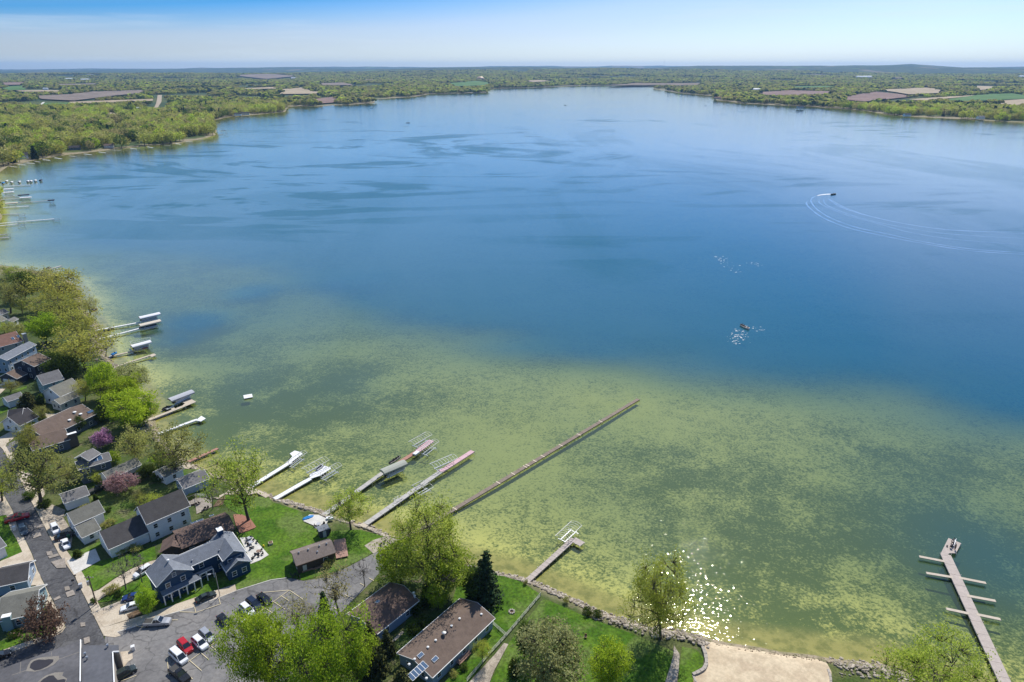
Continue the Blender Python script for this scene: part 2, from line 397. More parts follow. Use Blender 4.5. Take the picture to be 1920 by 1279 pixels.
# lake bed
sep = N(nt, 'ShaderNodeSeparateXYZ'); nt.links.new(POS, sep.inputs[0]); Z = sep.outputs[2]
weed_big = rg(nt, nz(nt, POS, 0.028, 5, 0.65), 0.36, 0.64)
weed_mid = nz(nt, POS, 0.38, 6, 0.74, 0.4)
weed_fine = nz(nt, POS, 1.3, 4, 0.7, 0.3)
wf = mth(nt, 'ADD', mth(nt, 'MULTIPLY', weed_mid, 0.42), mth(nt, 'MULTIPLY', weed_fine, 0.72))
watt = N(nt, 'ShaderNodeAttribute', attribute_name='weed')
thr = mth(nt, 'ADD', mth(nt, 'ADD', wf, mth(nt, 'MULTIPLY', weed_big, 0.085)), mth(nt, 'MULTIPLY', mth(nt, 'MULTIPLY', watt.outputs['Fac'], rg(nt, nz(nt, POS, 0.05, 4, 0.6), 0.35, 0.6, 0.3, 1.0)), 0.20))
bed = mixc(nt, rg(nt, thr, 0.56, 0.79), (0.57, 0.56, 0.275), (0.11, 0.155, 0.062))
shal = mixc(nt, rg(nt, nz(nt, POS, 0.35, 4), 0.4, 0.65), (0.35, 0.33, 0.17), (0.20, 0.21, 0.09))
bed = mixc(nt, rg(nt, Z, -0.32, -0.05), bed, shal)
strand = mixc(nt, rg(nt, nz(nt, POS, 0.5, 4), 0.4, 0.6), (0.33, 0.27, 0.19), (0.20, 0.18, 0.10))
land = mixc(nt, rg(nt, Z, 0.55, 1.35), strand, land)
nt.links.new(mixc(nt, rg(nt, Z, -0.04, 0.06), bed, land), b.inputs['Base Color'])
bpn = N(nt, 'ShaderNodeBump'); bpn.inputs['Strength'].default_value = 0.7; bpn.inputs['Distance'].default_value = 9.0
nt.links.new(nz(nt, mpf.outputs[0], 0.02, 5, 0.7), bpn.inputs['Height'])
nm = N(nt, 'ShaderNodeMix', data_type='VECTOR'); nt.links.new(far, nm.inputs[0]); nt.links.new(geo.outputs['Normal'], nm.inputs[4]); nt.links.new(bpn.outputs[0], nm.inputs[5])
nt.links.new(nm.outputs[1], b.inputs['Normal'])
gme = np_mesh('ground', np.column_stack([GP, zg]), GF, gm)
WEED = [(370,600,22,1.0),(470,545,20,1),(330,640,14,.9),(600,690,25,.5),(680,725,25,.7),(760,745,15,.5),(430,760,30,.7),(520,830,35,.7),(400,830,25,.8),(330,760,20,.8),(820,590,30,.35),(1250,880,25,.5),(1350,930,25,.45),(1600,835,12,.7),
  (1850,900,30,.6),(1880,1060,25,.9),(1700,1000,30,.45),(1200,1090,20,.6),(1000,1040,14,.5),(700,930,12,.6),(560,905,14,.6),(1500,1160,20,.7),(660,520,20,.8),(300,500,60,.5),(1650,1160,25,.6),(1450,1000,40,.3),(260,600,22,.6),(480,640,30,.4)]
wd_ = np.zeros(len(GP))
for a_, b_, r_, k_ in WEED:
    c_ = W((a_, b_), 0); wd_ += k_*np.exp(-((GP[:,0]-c_.x)**2+(GP[:,1]-c_.y)**2)/(r_*r_))
_at = gme.attributes.new('weed', 'FLOAT', 'POINT'); _at.data.foreach_set('value', np.clip(wd_, 0, 1.2).astype(np.float32))
ground = link('ground', gme); tag(ground, 'grassy land around the lake and its weedy bed', None, None, 'structure')

# ------------------------------------------------------------------ water
wm = bpy.data.materials.new('water'); wm.use_nodes = True; nt = wm.node_tree
for n in list(nt.nodes): nt.nodes.remove(n)
out = N(nt, 'ShaderNodeOutputMaterial')
geo = N(nt, 'ShaderNodeNewGeometry'); POS = geo.outputs['Position']
att = N(nt, 'ShaderNodeAttribute', attribute_name='depth')
kd = mth(nt, 'SUBTRACT', 1.0, mth(nt, 'POWER', 2.71828, mth(nt, 'MULTIPLY', att.outputs['Fac'], -0.19)))
# wind lanes: slow, stretched
mpa = N(nt, 'ShaderNodeMapping'); mpa.inputs['Scale'].default_value = (0.0050, 0.0022, 1); mpa.inputs['Rotation'].default_value = (0, 0, 0.5); nt.links.new(POS, mpa.inputs[0])
lane = rg(nt, nz(nt, mpa.outputs[0], 1.0, 6, 0.62, 1.6), 0.38, 0.66)
mpb = N(nt, 'ShaderNodeMapping'); mpb.inputs['Scale'].default_value = (0.0021, 0.0046, 1); mpb.inputs['Rotation'].default_value = (0, 0, -0.15); nt.links.new(POS, mpb.inputs[0])
lane2 = rg(nt, nz(nt, mpb.outputs[0], 1.0, 6, 0.58, 4.5), 0.51, 0.60)
maskn = rg(nt, nz(nt, POS, 0.0016, 3, 0.5), 0.42, 0.58, 0.15, 1.0)
_c = W((610, 290), 0)   # the sheltered reach off the left point, where the slicks lie
vs_ = N(nt, 'ShaderNodeVectorMath', operation='SUBTRACT'); nt.links.new(POS, vs_.inputs[0]); vs_.inputs[1].default_value = (_c.x, _c.y, 0)
vm_ = N(nt, 'ShaderNodeVectorMath', operation='MULTIPLY'); nt.links.new(vs_.outputs[0], vm_.inputs[0]); vm_.inputs[1].default_value = (1/430, 1/620, 0)
vl_ = N(nt, 'ShaderNodeVectorMath', operation='LENGTH'); nt.links.new(vm_.outputs[0], vl_.inputs[0])
lane2 = mth(nt, 'MULTIPLY', lane2, mth(nt, 'MAXIMUM', rg(nt, vl_.outputs['Value'], 0.5, 1.2, 1.0, 0.0), mth(nt, 'MULTIPLY', maskn, 0.55)))
calm = mth(nt, 'MINIMUM', mth(nt, 'ADD', mth(nt, 'MULTIPLY', lane, 0.40), mth(nt, 'MULTIPLY', lane2, 0.62)), 1.0)
# ripples
mpr = N(nt, 'ShaderNodeMapping'); mpr.inputs['Scale'].default_value = (1.35, 3.25, 1); mpr.inputs['Rotation'].default_value = (0, 0, 0.2); nt.links.new(POS, mpr.inputs[0])
rip = mth(nt, 'ADD', mth(nt, 'MULTIPLY', nz(nt, mpr.outputs[0], 0.55, 1.2, 0.5, 0.3), 1.0), mth(nt, 'MULTIPLY', nz(nt, mpr.outputs[0], 1.5, 0, 0.5), 0.20))
bp = N(nt, 'ShaderNodeBump'); bp.inputs['Distance'].default_value = 0.072
nt.links.new(rg(nt, calm, 0, 1, 0.75, 0.95), bp.inputs['Strength']); nt.links.new(rip, bp.inputs['Height'])
tr = N(nt, 'ShaderNodeBsdfTransparent'); nt.links.new(mixc(nt, kd, (0.97, 0.97, 0.72), (0.30, 0.62, 0.60)), tr.inputs[0])
df = N(nt, 'ShaderNodeBsdfDiffuse'); nt.links.new(mixc(nt, rg(nt, att.outputs['Fac'], 0.8, 5.5), (0.13, 0.17, 0.07), (0.006, 0.098, 0.160)), df.inputs[0])
m1 = N(nt, 'ShaderNodeMixShader'); nt.links.new(kd, m1.inputs[0]); nt.links.new(tr.outputs[0], m1.inputs[1]); nt.links.new(df.outputs[0], m1.inputs[2])
gl = N(nt, 'ShaderNodeBsdfGlossy'); nt.links.new(rg(nt, calm, 0, 1, 0.03, 0.03), gl.inputs['Roughness'])
nt.links.new(mixc(nt, calm, (1.0, 0.95, 0.87), (0.96, 0.95, 0.92)), gl.inputs['Color']); nt.links.new(bp.outputs[0], gl.inputs['Normal'])
fr = N(nt, 'ShaderNodeFresnel'); fr.inputs[0].default_value = 1.34
fac = mth(nt, 'MULTIPLY', fr.outputs[0], rg(nt, calm, 0, 1, 1.62, 0.80))
m2 = N(nt, 'ShaderNodeMixShader'); nt.links.new(mth(nt, 'MINIMUM', fac, 0.86), m2.inputs[0]); nt.links.new(m1.outputs[0], m2.inputs[1]); nt.links.new(gl.outputs[0], m2.inputs[2])
nt.links.new(m2.outputs[0], out.inputs[0])
lf = GF[f_lake]; used, inv = np.unique(lf.ravel(), return_inverse=True)
wme = np_mesh('lake', np.column_stack([GP[used], np.zeros(len(used))]), inv.reshape(-1, 3), wm)
a = wme.attributes.new('depth', 'FLOAT', 'POINT'); a.data.foreach_set('value', dep_v[used].astype(np.float32))
lake = link('water', wme); tag(lake, 'lake water, green over the shallows and blue further out', None, None, 'structure')
# no coincident surface at the waterline: the bed is always below except on the shore edge itself
# ------------------------------------------------------------------ sheets lying on the ground
def land_batch(P):
    P = np.asarray(P, float); ds = seg_dist(P, LAKE); z = land_h(P, ds); z[in_poly(P, LAKE)] = 0; return z
SHN = [0]
def sheet(name, pts, m, lvl=0, conform=False, world=False, off=None, sub=2.5):
    w = [(p[0], p[1]) if world else tuple(W(p, LZ))[:2] for p in pts]
    bm = bmesh.new(); vs = [bm.verts.new((x, y, 0)) for x, y in w]
    try: f = bm.faces.new(vs)
    except Exception: bm.free(); return None
    f.normal_update()
    if f.normal.z < 0: f.normal_flip()
    SHN[0] += 1; z0 = 0.02 + lvl*0.03 + SHN[0]*0.0006 if off is None else off
    if conform:
        bmesh.ops.triangulate(bm, faces=bm.faces[:])
        for _ in range(6):
            es = [e for e in bm.edges if e.calc_length() > sub]
            if not es: break
            bmesh.ops.subdivide_edges(bm, edges=es, cuts=1); bmesh.ops.triangulate(bm, faces=bm.faces[:])
        zs = land_batch([(v.co.x, v.co.y) for v in bm.verts])
        for v, z in zip(bm.verts, zs): v.co.z = z + z0 + 0.03
    else:
        for v in bm.verts: v.co.z = LZ + z0
        bmesh.ops.triangulate(bm, faces=bm.faces[:])
    me = bpy.data.meshes.new(name); bm.to_mesh(me); bm.free(); me.materials.append(m)
    return tag(link(name, me), None, None, None, 'structure')
def wline(pts): return [tuple(W(p, LZ))[:2] for p in pts]
def ribbon(pts, w0, w1=0.0):
    """outline of a strip from offset w0 to w1 (metres, left of travel positive) along a world polyline"""
    L, Rr = [], []
    for i, p in enumerate(pts):
        a = pts[max(0,i-1)]; b = pts[min(len(pts)-1,i+1)]; d = math.hypot(b[0]-a[0], b[1]-a[1]) or 1
        n = (-(b[1]-a[1])/d, (b[0]-a[0])/d)
        L.append((p[0]+n[0]*w0, p[1]+n[1]*w0)); Rr.append((p[0]+n[0]*w1, p[1]+n[1]*w1))
    return L + Rr[::-1]
def kerb(name, pts, w=0.18, h=0.12, m=None):
    pts = wline(pts); mb = MB()
    for a, b in zip(pts[:-1], pts[1:]):
        L = math.hypot(b[0]-a[0], b[1]-a[1])
        if L < .05: continue
        mb.box(((a[0]+b[0])/2, (a[1]+b[1])/2, LZ+h/2+.02), (L+.05, w, h), math.atan2(b[1]-a[1], b[0]-a[0]))
    return tag(mb.build(name, m), None, None, None, 'structure')

M_asph = two_tone('asphalt_street', (0.078,0.078,0.082), (0.105,0.105,0.108), 0.25, 0.4, 0.6, 0.9, 2.2, 0.22, crack=0.16)
M_lot = two_tone('asphalt_lot', (0.145,0.141,0.14), (0.20,0.194,0.188), 0.12, 0.35, 0.65, 0.9, 1.2, 0.12, third=(0.215,0.205,0.195), tscale=0.09, crack=0.2)
M_conc = two_tone('concrete', (0.43,0.36,0.27), (0.52,0.45,0.35), 0.4, 0.4, 0.6, 0.9, 3, 0.12)
M_concw = two_tone('concrete_pale', (0.52,0.50,0.45), (0.60,0.58,0.53), 0.4, 0.4, 0.6, 0.9, 3, 0.1)
M_patch = two_tone('road_patch', (0.25,0.22,0.185), (0.32,0.28,0.24), 1.0, 0.4, 0.6, 0.9, 4, 0.12)
M_lawn = two_tone('lawn', (0.048,0.112,0.006), (0.085,0.158,0.012), 0.14, 0.40, 0.60, 0.95, 1.6, 0.35, third=(0.105,0.155,0.032), tscale=0.11, bump=0.5)
M_lawn2 = two_tone('lawn_thin', (0.055,0.105,0.015), (0.095,0.130,0.030), 0.25, 0.4, 0.62, 0.95, 2.0, 0.3, third=(0.13,0.13,0.06), tscale=0.12, bump=0.5)
M_sand = two_tone('sand', (0.50,0.40,0.27), (0.58,0.475,0.325), 0.35, 0.4, 0.6, 0.95, 1.5, 0.1, third=(0.475,0.375,0.255), tscale=0.2, bump=0.25, bdist=0.1)
M_gravel = two_tone('gravel', (0.28,0.24,0.19), (0.40,0.35,0.28), 0.8, 0.4, 0.6, 0.95, 5, 0.3)
M_mulch = two_tone('mulch', (0.10,0.065,0.04), (0.16,0.11,0.07), 1, 0.4, 0.6, 0.95, 5, 0.3)
M_line = mat('paint_line', (0.62,0.53,0.33), 0.7, 0.2, 2.0)
M_brickp = mat('brick_paving', (0.30,0.14,0.095), 0.85, 0.3, 3.0)
M_dirt = two_tone('dirt', (0.30,0.24,0.16), (0.42,0.35,0.26), 0.3, 0.4, 0.6, 0.95, 3, 0.2)

road_r = [(-120,735),(-45,795),(4.7,843),(20,870),(31,887),(53,931),(78,978),(109.5,1039),(140,1083),(170,1144),(194,1194)]
road_l = [(61,1040),(45,1006),(34,989),(23.5,956),(4.7,923),(-60,850),(-150,770)]
sheet('road', road_r + [(200,1206),(222,1220),(222,1340),(-140,1380),(-140,1275),(0,1231),(95,1197),(119,1180),(122.5,1173),(102,1131),(72,1072)] + road_l, M_asph, 1)
sheet('sidewalk', ribbon(wline(road_r), -0.15, 1.75)[::1] if False else ribbon(wline(road_r), 1.75, 0.15), M_conc, 2, world=True) if False else None
def side(name, line, w0, w1, m, lvl): return sheet(name, ribbon(wline(line), w0, w1), m, lvl, world=True)
side('sidewalk', road_r, 0.1, 1.9, M_conc, 3)
side('sidewalk', [(-150,770),(-60,850),(4.7,923),(23.5,956),(34,989),(45,1006),(61,1040),(72,1072),(102,1131),(122.5,1173),(119,1180),(95,1197),(0,1231),(-140,1275)], -1.7, -0.1, M_conc, 3)
lot = pp('C4','0,562 310,475 530,392 690,328 1000,235 1190,215 1290,240 1480,210 1660,130 1870,20 1980,-40 2060,60 1920,230 1750,400 1620,530 1560,640') + [(560,1250),(480,1345),(205,1345)] + pp('E1','1590,740 1640,465 1450,330') + pp('C2','905,890 1040,885 1005,852')
sheet('parking_lot', lot, M_lot, 2)
sheet('sidewalk', pp('C2','885,870 890,815 1290,690') + pp('C4','330,385 490,330 675,270 690,325 530,390 310,470 0,560') + pp('C2','1270,770 1005,850 1040,882 990,898 905,888'), M_conc, 4)
kerb('kerb', pp('C2','1005,852 1270,772') + pp('C4','0,562 310,473 530,390 690,326 1000,230 1140,212'), 0.2, 0.12, M_concw)
kerb('kerb', pp('E1','0,520 700,272 850,195 905,120'), 0.25, 0.12, M_conc)
# drives, aprons and pads
sheet('driveway', pp('C2','575,240 820,135 865,235 640,358'), M_concw, 4)
sheet('driveway', pp('C2','725,535 850,490 980,400 1130,310 1290,245 1345,232 1320,300 1230,360 1120,420 1000,480 830,590 770,625'), M_conc, 4)
sheet('driveway', pp('C2','780,685 1060,575 1210,630 1290,670 1100,745 890,812 840,740'), M_conc, 4)
sheet('driveway', pp('C2','-200,330 225,150 250,200 345,360 370,445 245,455 190,270 -200,440'), M_conc, 4)
sheet('driveway', pp('E4','-200,700 0,640 110,700 150,750 110,800 -200,850'), M_gravel, 4)
sheet('driveway', pp('E3','-100,1080 0,1045 190,940 330,965 100,1140 60,1160 -100,1200'), M_conc, 4)
sheet('driveway', pp('E3','90,1165 260,1075 300,1200 150,1279'), M_lot, 4)
sheet('driveway', pp('E4','220,330 330,300 400,330 320,430'), M_conc, 4)
sheet('driveway', pp('E4','345,520 510,420 540,560 480,640 440,660'), M_conc, 4)
sheet('driveway', pp('C1','370,880 470,800 590,850 560,950 480,945 400,960'), M_gravel, 4)
sheet('driveway', pp('C1','430,960 560,900 660,1060 640,1180 560,1230'), M_gravel, 4)
sheet('driveway', pp('E3','0,270 160,300 400,205 270,230 100,300 0,400'), M_conc, 4)
sheet('driveway', pp('E3','660,690 850,685 790,760 720,770'), M_conc, 4)
sheet('concrete_pad', pp('E1','1630,470 1835,450 1840,560 1770,610 1720,680 1590,740 1590,650 1640,590'), M_conc, 5)
sheet('gravel_strip', pp('C6','500,830 640,690 665,700 500,860'), M_conc, 4)
sheet('gravel_strip', pp('C6','1560,800 1480,900 1220,1180 1420,1180 1470,1050 1600,810'), M_gravel, 4)
sheet('path', pp('C8','290,780 340,860 330,1000 300,1200 180,1200 260,960 285,860'), M_gravel, 4)
sheet('gravel_strip', pp('C5','880,690 960,640 1090,600 1300,690 1280,720 1050,720 960,760'), M_gravel, 3)
# lawns
sheet('lawn', pp('C3','1175,255 1420,275 1610,275')+pp('C5','60,297 310,380 335,475 425,525 560,560 840,545 1080,612 1000,720 880,800 700,885 560,940 330,1000 180,965 170,985')+pp('C4','1140,205 1000,228 690,318 675,262 490,322 340,378 0,495')+pp('C3','540,1260 960,1100 1400,900 1300,640 1400,500 1200,380 1165,330'), M_lawn, 1)
sheet('lawn', pp('C6','1555,195 1725,248 1890,362 1560,735 1220,1180 1000,1180 1250,900 1400,720 1240,520 1090,440 1130,300 1250,150'), M_lawn, 1)
sheet('lawn', pp('C7','545,375 720,450 920,540 1230,650 1400,720 1660,830 1600,1240 20,1240 245,760'), M_lawn, 1)
sheet('lawn', pp('C8','360,790 480,815 545,890 535,960 450,1025 470,1240 310,1240 335,1000'), M_lawn, 2)
sheet('lawn', pp('C2','560,205 880,60 890,100 830,130 575,235'), M_lawn, 2)
sheet('lawn', pp('C2','645,365 860,240 1330,115 1345,225 1130,300 980,390 850,480 728,530'), M_lawn, 2)
sheet('lawn', pp('C2','830,600 1000,490 1150,420 1300,340 1330,430 1380,520 1280,600 1060,570'), M_lawn, 2)
sheet('lawn', pp('C2','880,805 1100,745 1080,690 1110,740'), M_lawn, 2)
sheet('planting_bed', pp('C2','1090,705 1215,645 1290,680 1110,742'), M_mulch, 5)
sheet('lawn', pp('C2','-200,20 50,-30 155,-20 220,150 0,255 -200,320'), M_lawn, 2)
sheet('lawn', pp('C2','-200,1000 250,850 530,740 545,800 450,885 0,1025 -200,1110'), M_lawn, 2)
sheet('lawn', pp('C2','240,470 355,450 430,640 380,660'), M_lawn, 2)
sheet('lawn', pp('E4','-200,850 120,800 170,900 310,1220 270,1260 100,1279 -200,1100'), M_lawn, 2)
sheet('lawn', pp('E4','215,265 320,215 320,300 240,325'), M_lawn, 2)
sheet('lawn', pp('E4','310,430 480,370 520,420 350,515'), M_lawn, 2)
sheet('lawn', pp('C1','600,650 880,555 1000,700 1290,600 1420,560 1620,480 1760,480 1880,500 1900,760 1750,700 1640,650 1210,840 1240,900 900,1040 880,900 800,700'), M_lawn2, 1)
sheet('lawn', pp('E3','0,430 180,340 400,270 400,310 200,380 0,480'), M_lawn, 2)
sheet('lawn', pp('E3','0,600 120,580 120,640 0,700'), M_lawn, 2)
sheet('lawn', pp('E3','440,900 600,850 600,880 480,940'), M_lawn, 2)
sheet('lawn', pp('C6','560,1000 880,700 700,520 660,690 500,870'), M_lawn2, 1)
# planting beds, patios at ground level
sheet('planting_bed', pp('C3','1160,360 1190,265 1110,310 1060,380'), M_mulch, 3)
sheet('patio', pp('C3','1070,290 1200,235 1240,190 1430,180 1640,260 1590,290 1500,240 1410,260 1190,255 1110,300'), M_conc, 4)
sheet('patio', pp('C3','840,310 910,285 1050,290 1050,380 900,450 890,370'), M_patch, 4)
sheet('patio', pp('C3','1265,455 1350,455 1430,490 1460,530 1495,580 1420,620 1330,645 1290,560'), M_brickp, 4)
sheet('patio', pp('C3','1330,690 1460,680 1620,860 1540,910 1440,950 1400,830'), M_concw, 4)
sheet('patio', pp('C5','385,410 470,415 560,455 525,520 490,550 430,530 425,510 330,470'), M_concw, 4)
sheet('patio', pp('C1','1650,410 1750,440 1700,480 1600,470'), M_conc, 4)
# markings
def lines(crop, segs, w=0.12):
    mb = MB()
    for s in segs.split(';'):
        a, b = pp(crop, s); a = W(a, LZ); b = W(b, LZ); d = b-a
        n = Vector((-d.y, d.x, 0)).normalized()*w/2; z = LZ+0.02+0.03*6.5
        mb.add([(p.x, p.y, z) for p in (a-n, b-n, b+n, a+n)], [(0,1,2,3)])
    return tag(mb.build('parking_line', M_line), None, None, None, 'structure')
lines('C4', '180,1025 510,785;870,540 1165,325;930,345 1165,325;265,955 375,1050;365,885 440,950;440,810 510,870;185,1020 295,1125;65,925 80,1090;905,460 1060,560;1010,420 1130,500;1095,378 1160,420;1165,325 1285,405;1665,365 1745,405;1555,475 1600,500;180,520 330,525;330,525 545,450;545,450 530,395;322,522 312,476;1800,262 1850,290;1880,215 1925,240', 0.13)
lines('C2', '1450,750 1530,750;1170,805 1250,815', 0.13)
lines('E1', '1670,879 1890,795;1880,105 1930,125', 0.13)
for i, (c, s) in enumerate([('E1','1115,65 1180,60 1185,110 1120,120'),('E1','1160,280 1240,255 1250,335 1170,360'),('C2','440,250 560,215 570,300 490,305'),('C2','415,200 500,178 515,195 425,222'),
      ('C2','400,165 440,158 450,182 408,195'),('C2','555,465 595,458 605,490 560,500'),('C2','565,515 630,490 650,530 580,555'),('C2','460,570 515,540 525,560 470,585'),('E4','385,1040 480,1015 500,1055 400,1090'),('E4','405,945 520,915 530,945 415,980'),('E4','555,1250 620,1240 640,1290 570,1290')]):
    sheet('road_patch', pp(c, s), M_patch, 5)
# sandy beach, following the ground down to the water
sheet('beach', pp('C8','445,1020 560,960 565,880 530,800 600,715 700,738 850,765 1100,815 1300,845 1520,875 1600,925 1640,1010 1640,1300 500,1300'), M_sand, 1, conform=True)

# ------------------------------------------------------------------ buildings
def shingle(name, c): return mat(name, c, 0.92, 0.30, 0.7, 0.15, bump=0.3, bscale=9)
RF = dict(char=shingle('shingles_charcoal',(0.085,0.080,0.078)), taupe=shingle('shingles_taupe',(0.150,0.112,0.090)), brown=shingle('shingles_brown',(0.135,0.095,0.078)),
          blue=shingle('shingles_blue_grey',(0.175,0.190,0.215)), green=shingle('shingles_grey_green',(0.190,0.185,0.155)), grey=shingle('shingles_grey',(0.175,0.170,0.168)),
          red=shingle('shingles_red_brown',(0.20,0.115,0.09)), dark=shingle('shingles_dark',(0.055,0.052,0.055)), lake=shingle('shingles_boathouse',(0.20,0.165,0.145)))
def siding(name, c): return mat(name, c, 0.7, 0.10, 0.8, 0.3, aniso=(0.3,0.3,4))
WL = dict(white=siding('siding_white',(0.78,0.79,0.80)), navy=siding('siding_navy',(0.022,0.065,0.135)), brown=siding('siding_dark_brown',(0.075,0.058,0.045)), slate=siding('siding_slate',(0.11,0.135,0.175)),
          teal=siding('siding_teal',(0.24,0.36,0.38)), bluegrey=siding('siding_blue_grey',(0.30,0.38,0.47)), cream=siding('siding_cream',(0.62,0.60,0.54)), grey=siding('siding_grey',(0.42,0.43,0.44)), tan=siding('siding_tan',(0.48,0.42,0.34)), dkblue=siding('siding_charcoal_blue',(0.055,0.06,0.08)))
TRIM = mat('trim_white', (0.80,0.80,0.78), 0.6, 0.05, 1.0)
TRIMB = mat('trim_brown', (0.11,0.075,0.055), 0.7, 0.1, 1.0)
GLASS = mat('window_glass', (0.03,0.04,0.05), 0.08, 0.2, 0.3, 0.6)
METAL = mat('galvanised_metal', (0.45,0.46,0.47), 0.4, 0.15, 1.0, 0.5, 0.7)
WHITEM = mat('white_metal', (0.78,0.78,0.76), 0.45, 0.06, 1.0, 0.4)
DOORM = mat('door_paint', (0.55,0.55,0.53), 0.6, 0.08, 1.0)
PANELM = mat('solar_blue', (0.04,0.09,0.17), 0.15, 0.2, 2.0, 0.6)
STONE = mat('chimney_stone', (0.38,0.34,0.29), 0.9, 0.35, 3.0, bump=0.4)
win_me = MB(); w_, h_ = 1.05, 1.35
for c, d in (((0,0,-h_/2),(w_+.2,.10,.12)),((0,0,h_/2),(w_+.2,.10,.12)),((-w_/2,0,0),(.10,.10,h_-.12)),((w_/2,0,0),(.10,.10,h_-.12)),((0,0.005,0),(w_-.1,.06,.06))): win_me.box(c, d)
WIN = win_me.mesh('window', TRIM); PANE = MB().box((0,0.012,0),(w_-.1,.03,h_-.12)).mesh('pane', GLASS)
DOOR = MB().box((0,0,0),(0.95,.08,2.05)).box((0,-.05,0.35),(0.5,.03,.9)).mesh('door', DOORM)
GDOOR = MB(); GDOOR.box((0,0,0),(2.6,.08,2.15))
for k in range(4): GDOOR.box((0,-.05,-0.8+k*.53),(2.5,.03,.46))
GDOOR = GDOOR.mesh('garage_door', WHITEM)
def add_win(root, x, y, z, rz, s=1.0, lab=None):
    wo = link('window', WIN, root, (x, y, z), (0,0,rz), (s,1,s)); link('pane', PANE, wo); return wo
HOUSES = {}
def house(key, label, A, B, R, He, pitch, wall='white', roof='grey', trim=TRIM, storeys=1, over=0.4, cat='house', win=True, ends=(True,True), door=None, garage=None,
          name='house', base=LZ, parent=None, gable_mat=None, maxw=9.5, winstep=3.1, L_ext=(0,0), group=None, w_fix=None, endwin=True):
    a = W(A, base+He); b = W(B, base+He); ax = Vector((b.x-a.x, b.y-a.y)); L = ax.length; ax /= L
    c0 = W(R, 0.0); c1 = W(R, 1.0); ok = False
    for sgn in (1, -1):
        n = Vector((-ax.y, ax.x))*sgn
        s0 = n.dot(Vector((c0.x-a.x, c0.y-a.y))); s1 = n.dot(Vector((c1.x-c0.x, c1.y-c0.y)))
        w = (s0 + s1*(base+He))/(1 - s1*pitch)
        if w > 0.5: ok = True; break
    if w_fix: w = w_fix
    if not ok or w > maxw or w < 1.5: print('HOUSE', key, 'half width', round(w,2), 'L', round(L,1)); w = min(max(w, 2.0), maxw)
    if (-ax.y*n.x + ax.x*n.y) < 0: ax = -ax; a, b = b, a; L_ext = L_ext[::-1]; ends = ends[::-1]
    e0, e1 = L_ext; L2 = L+e0+e1
    mid = Vector((a.x, a.y)) + ax*((L+e1-e0)/2) + n*w; ang = math.atan2(ax.y, ax.x)
    if parent is None:
        root = thing(name, label, cat, (mid.x, mid.y, base), ang, group); off = Matrix.Identity(4)
    else:
        root = parent; off = root_inv(parent) @ (Matrix.Translation((mid.x, mid.y, base)) @ Matrix.Rotation(ang, 4, 'Z'))
    rec = dict(root=root, off=off, L=L2, w=w, He=He, pitch=pitch, base=base, M=Matrix.Translation((mid.x,mid.y,base)) @ Matrix.Rotation(ang,4,'Z'))
    Hr = He + w*pitch; hl = L2/2
    def put(mb, nm, m, **k):
        mb.v = [tuple(off @ Vector(v)) for v in mb.v]; return mb.build(nm, m, root, **k)
    # roof: two slabs folded over the ridge
    t = 0.16; rf = MB()
    rf.extrude_x([(-w,He),(0,Hr),(w,He),(w,He-t),(0,Hr-t),(-w,He-t)], -hl, hl)
    # split concave cap: replace ngon caps by quads
    rf.f = [f for f in rf.f if len(f) != 6] + [(0,1,4,5),(1,2,3,4),(11,10,7,6),(10,9,8,7)]; rf.m = [0]*len(rf.f)
    ro = put(rf, 'roof', RF[roof])
    rec['roof'] = ro
    # bargeboards and gutters
    tb = MB()
    for sx in (-1, 1):
        for sy in (-1, 1):
            x0 = sx*(hl+0.003); x1 = sx*(hl+0.06)
            tb.add([(x0,sy*w,He-.22),(x0,0,Hr-.22),(x0,0,Hr+.02),(x0,sy*w,He+.02),(x1,sy*w,He-.22),(x1,0,Hr-.22),(x1,0,Hr+.02),(x1,sy*w,He+.02)],
                   [(0,1,2,3),(7,6,5,4),(0,4,5,1),(1,5,6,2),(2,6,7,3),(3,7,4,0)])
    for sy in (-1, 1): tb.box((0, sy*(w+.063), He-.09), (L2-.02, .12, .16))
    put(tb, 'eave_trim', trim)
    # walls
    o = over; wy = w-o; wx = hl-o; wz = He - .05 + o*pitch - t
    prof = [(-wy,0),(wy,0),(wy,wz),(0,wz+wy*pitch-.02),(-wy,wz)]
    wb = MB(); wb.extrude_x(prof, -wx, wx); put(wb, 'wall', WL[wall])
    if gable_mat:
        for sx in (-1, 1):
            gb = MB(); gz = wz+.15
            gb.extrude_x([(-wy+.3,gz),(wy-.3,gz),(0,gz+(wy-.3)*pitch)], sx*(wx+.002) if sx > 0 else -wx-.05, wx+.05 if sx > 0 else -wx-.002)
            put(gb, 'gable_panel', gable_mat)
    def wput(x, y, z, rz, s=1.0):
        p = off @ Vector((x, y, z)); r = off.to_euler().z; add_win(root, p.x, p.y, p.z, rz+r, s)
    if win:
        for st in range(storeys):
            z = 1.55 + st*2.7
            k = max(1, int((2*wx-1.2)/winstep))
            for i in range(k):
                x = -wx + (i+0.5)*2*wx/k
                if door is not None and st == 0 and abs(x-door) < 1.2: continue
                if garage and st == 0 and abs(x-garage[0]) < garage[1]*1.4+1: continue
                wput(x, -wy-.03, z, 0); wput(x, wy+.03, z, math.pi)
            if endwin:
              for sx in (-1, 1):
                for y in ((-wy*.45, wy*.45) if wy > 2.4 else (0,)):
                    wput(sx*(wx+.03), y, z, math.pi/2*sx)
        if endwin and wy*pitch > 2.0:
            for sx in (-1, 1): wput(sx*(wx+.03), 0, wz+wy*pitch*.35, math.pi/2*sx, .8)
    if door is not None:
        p = off @ Vector((door, -wy-.03, 1.05)); link('door', DOOR, root, p, (0,0,off.to_euler().z))
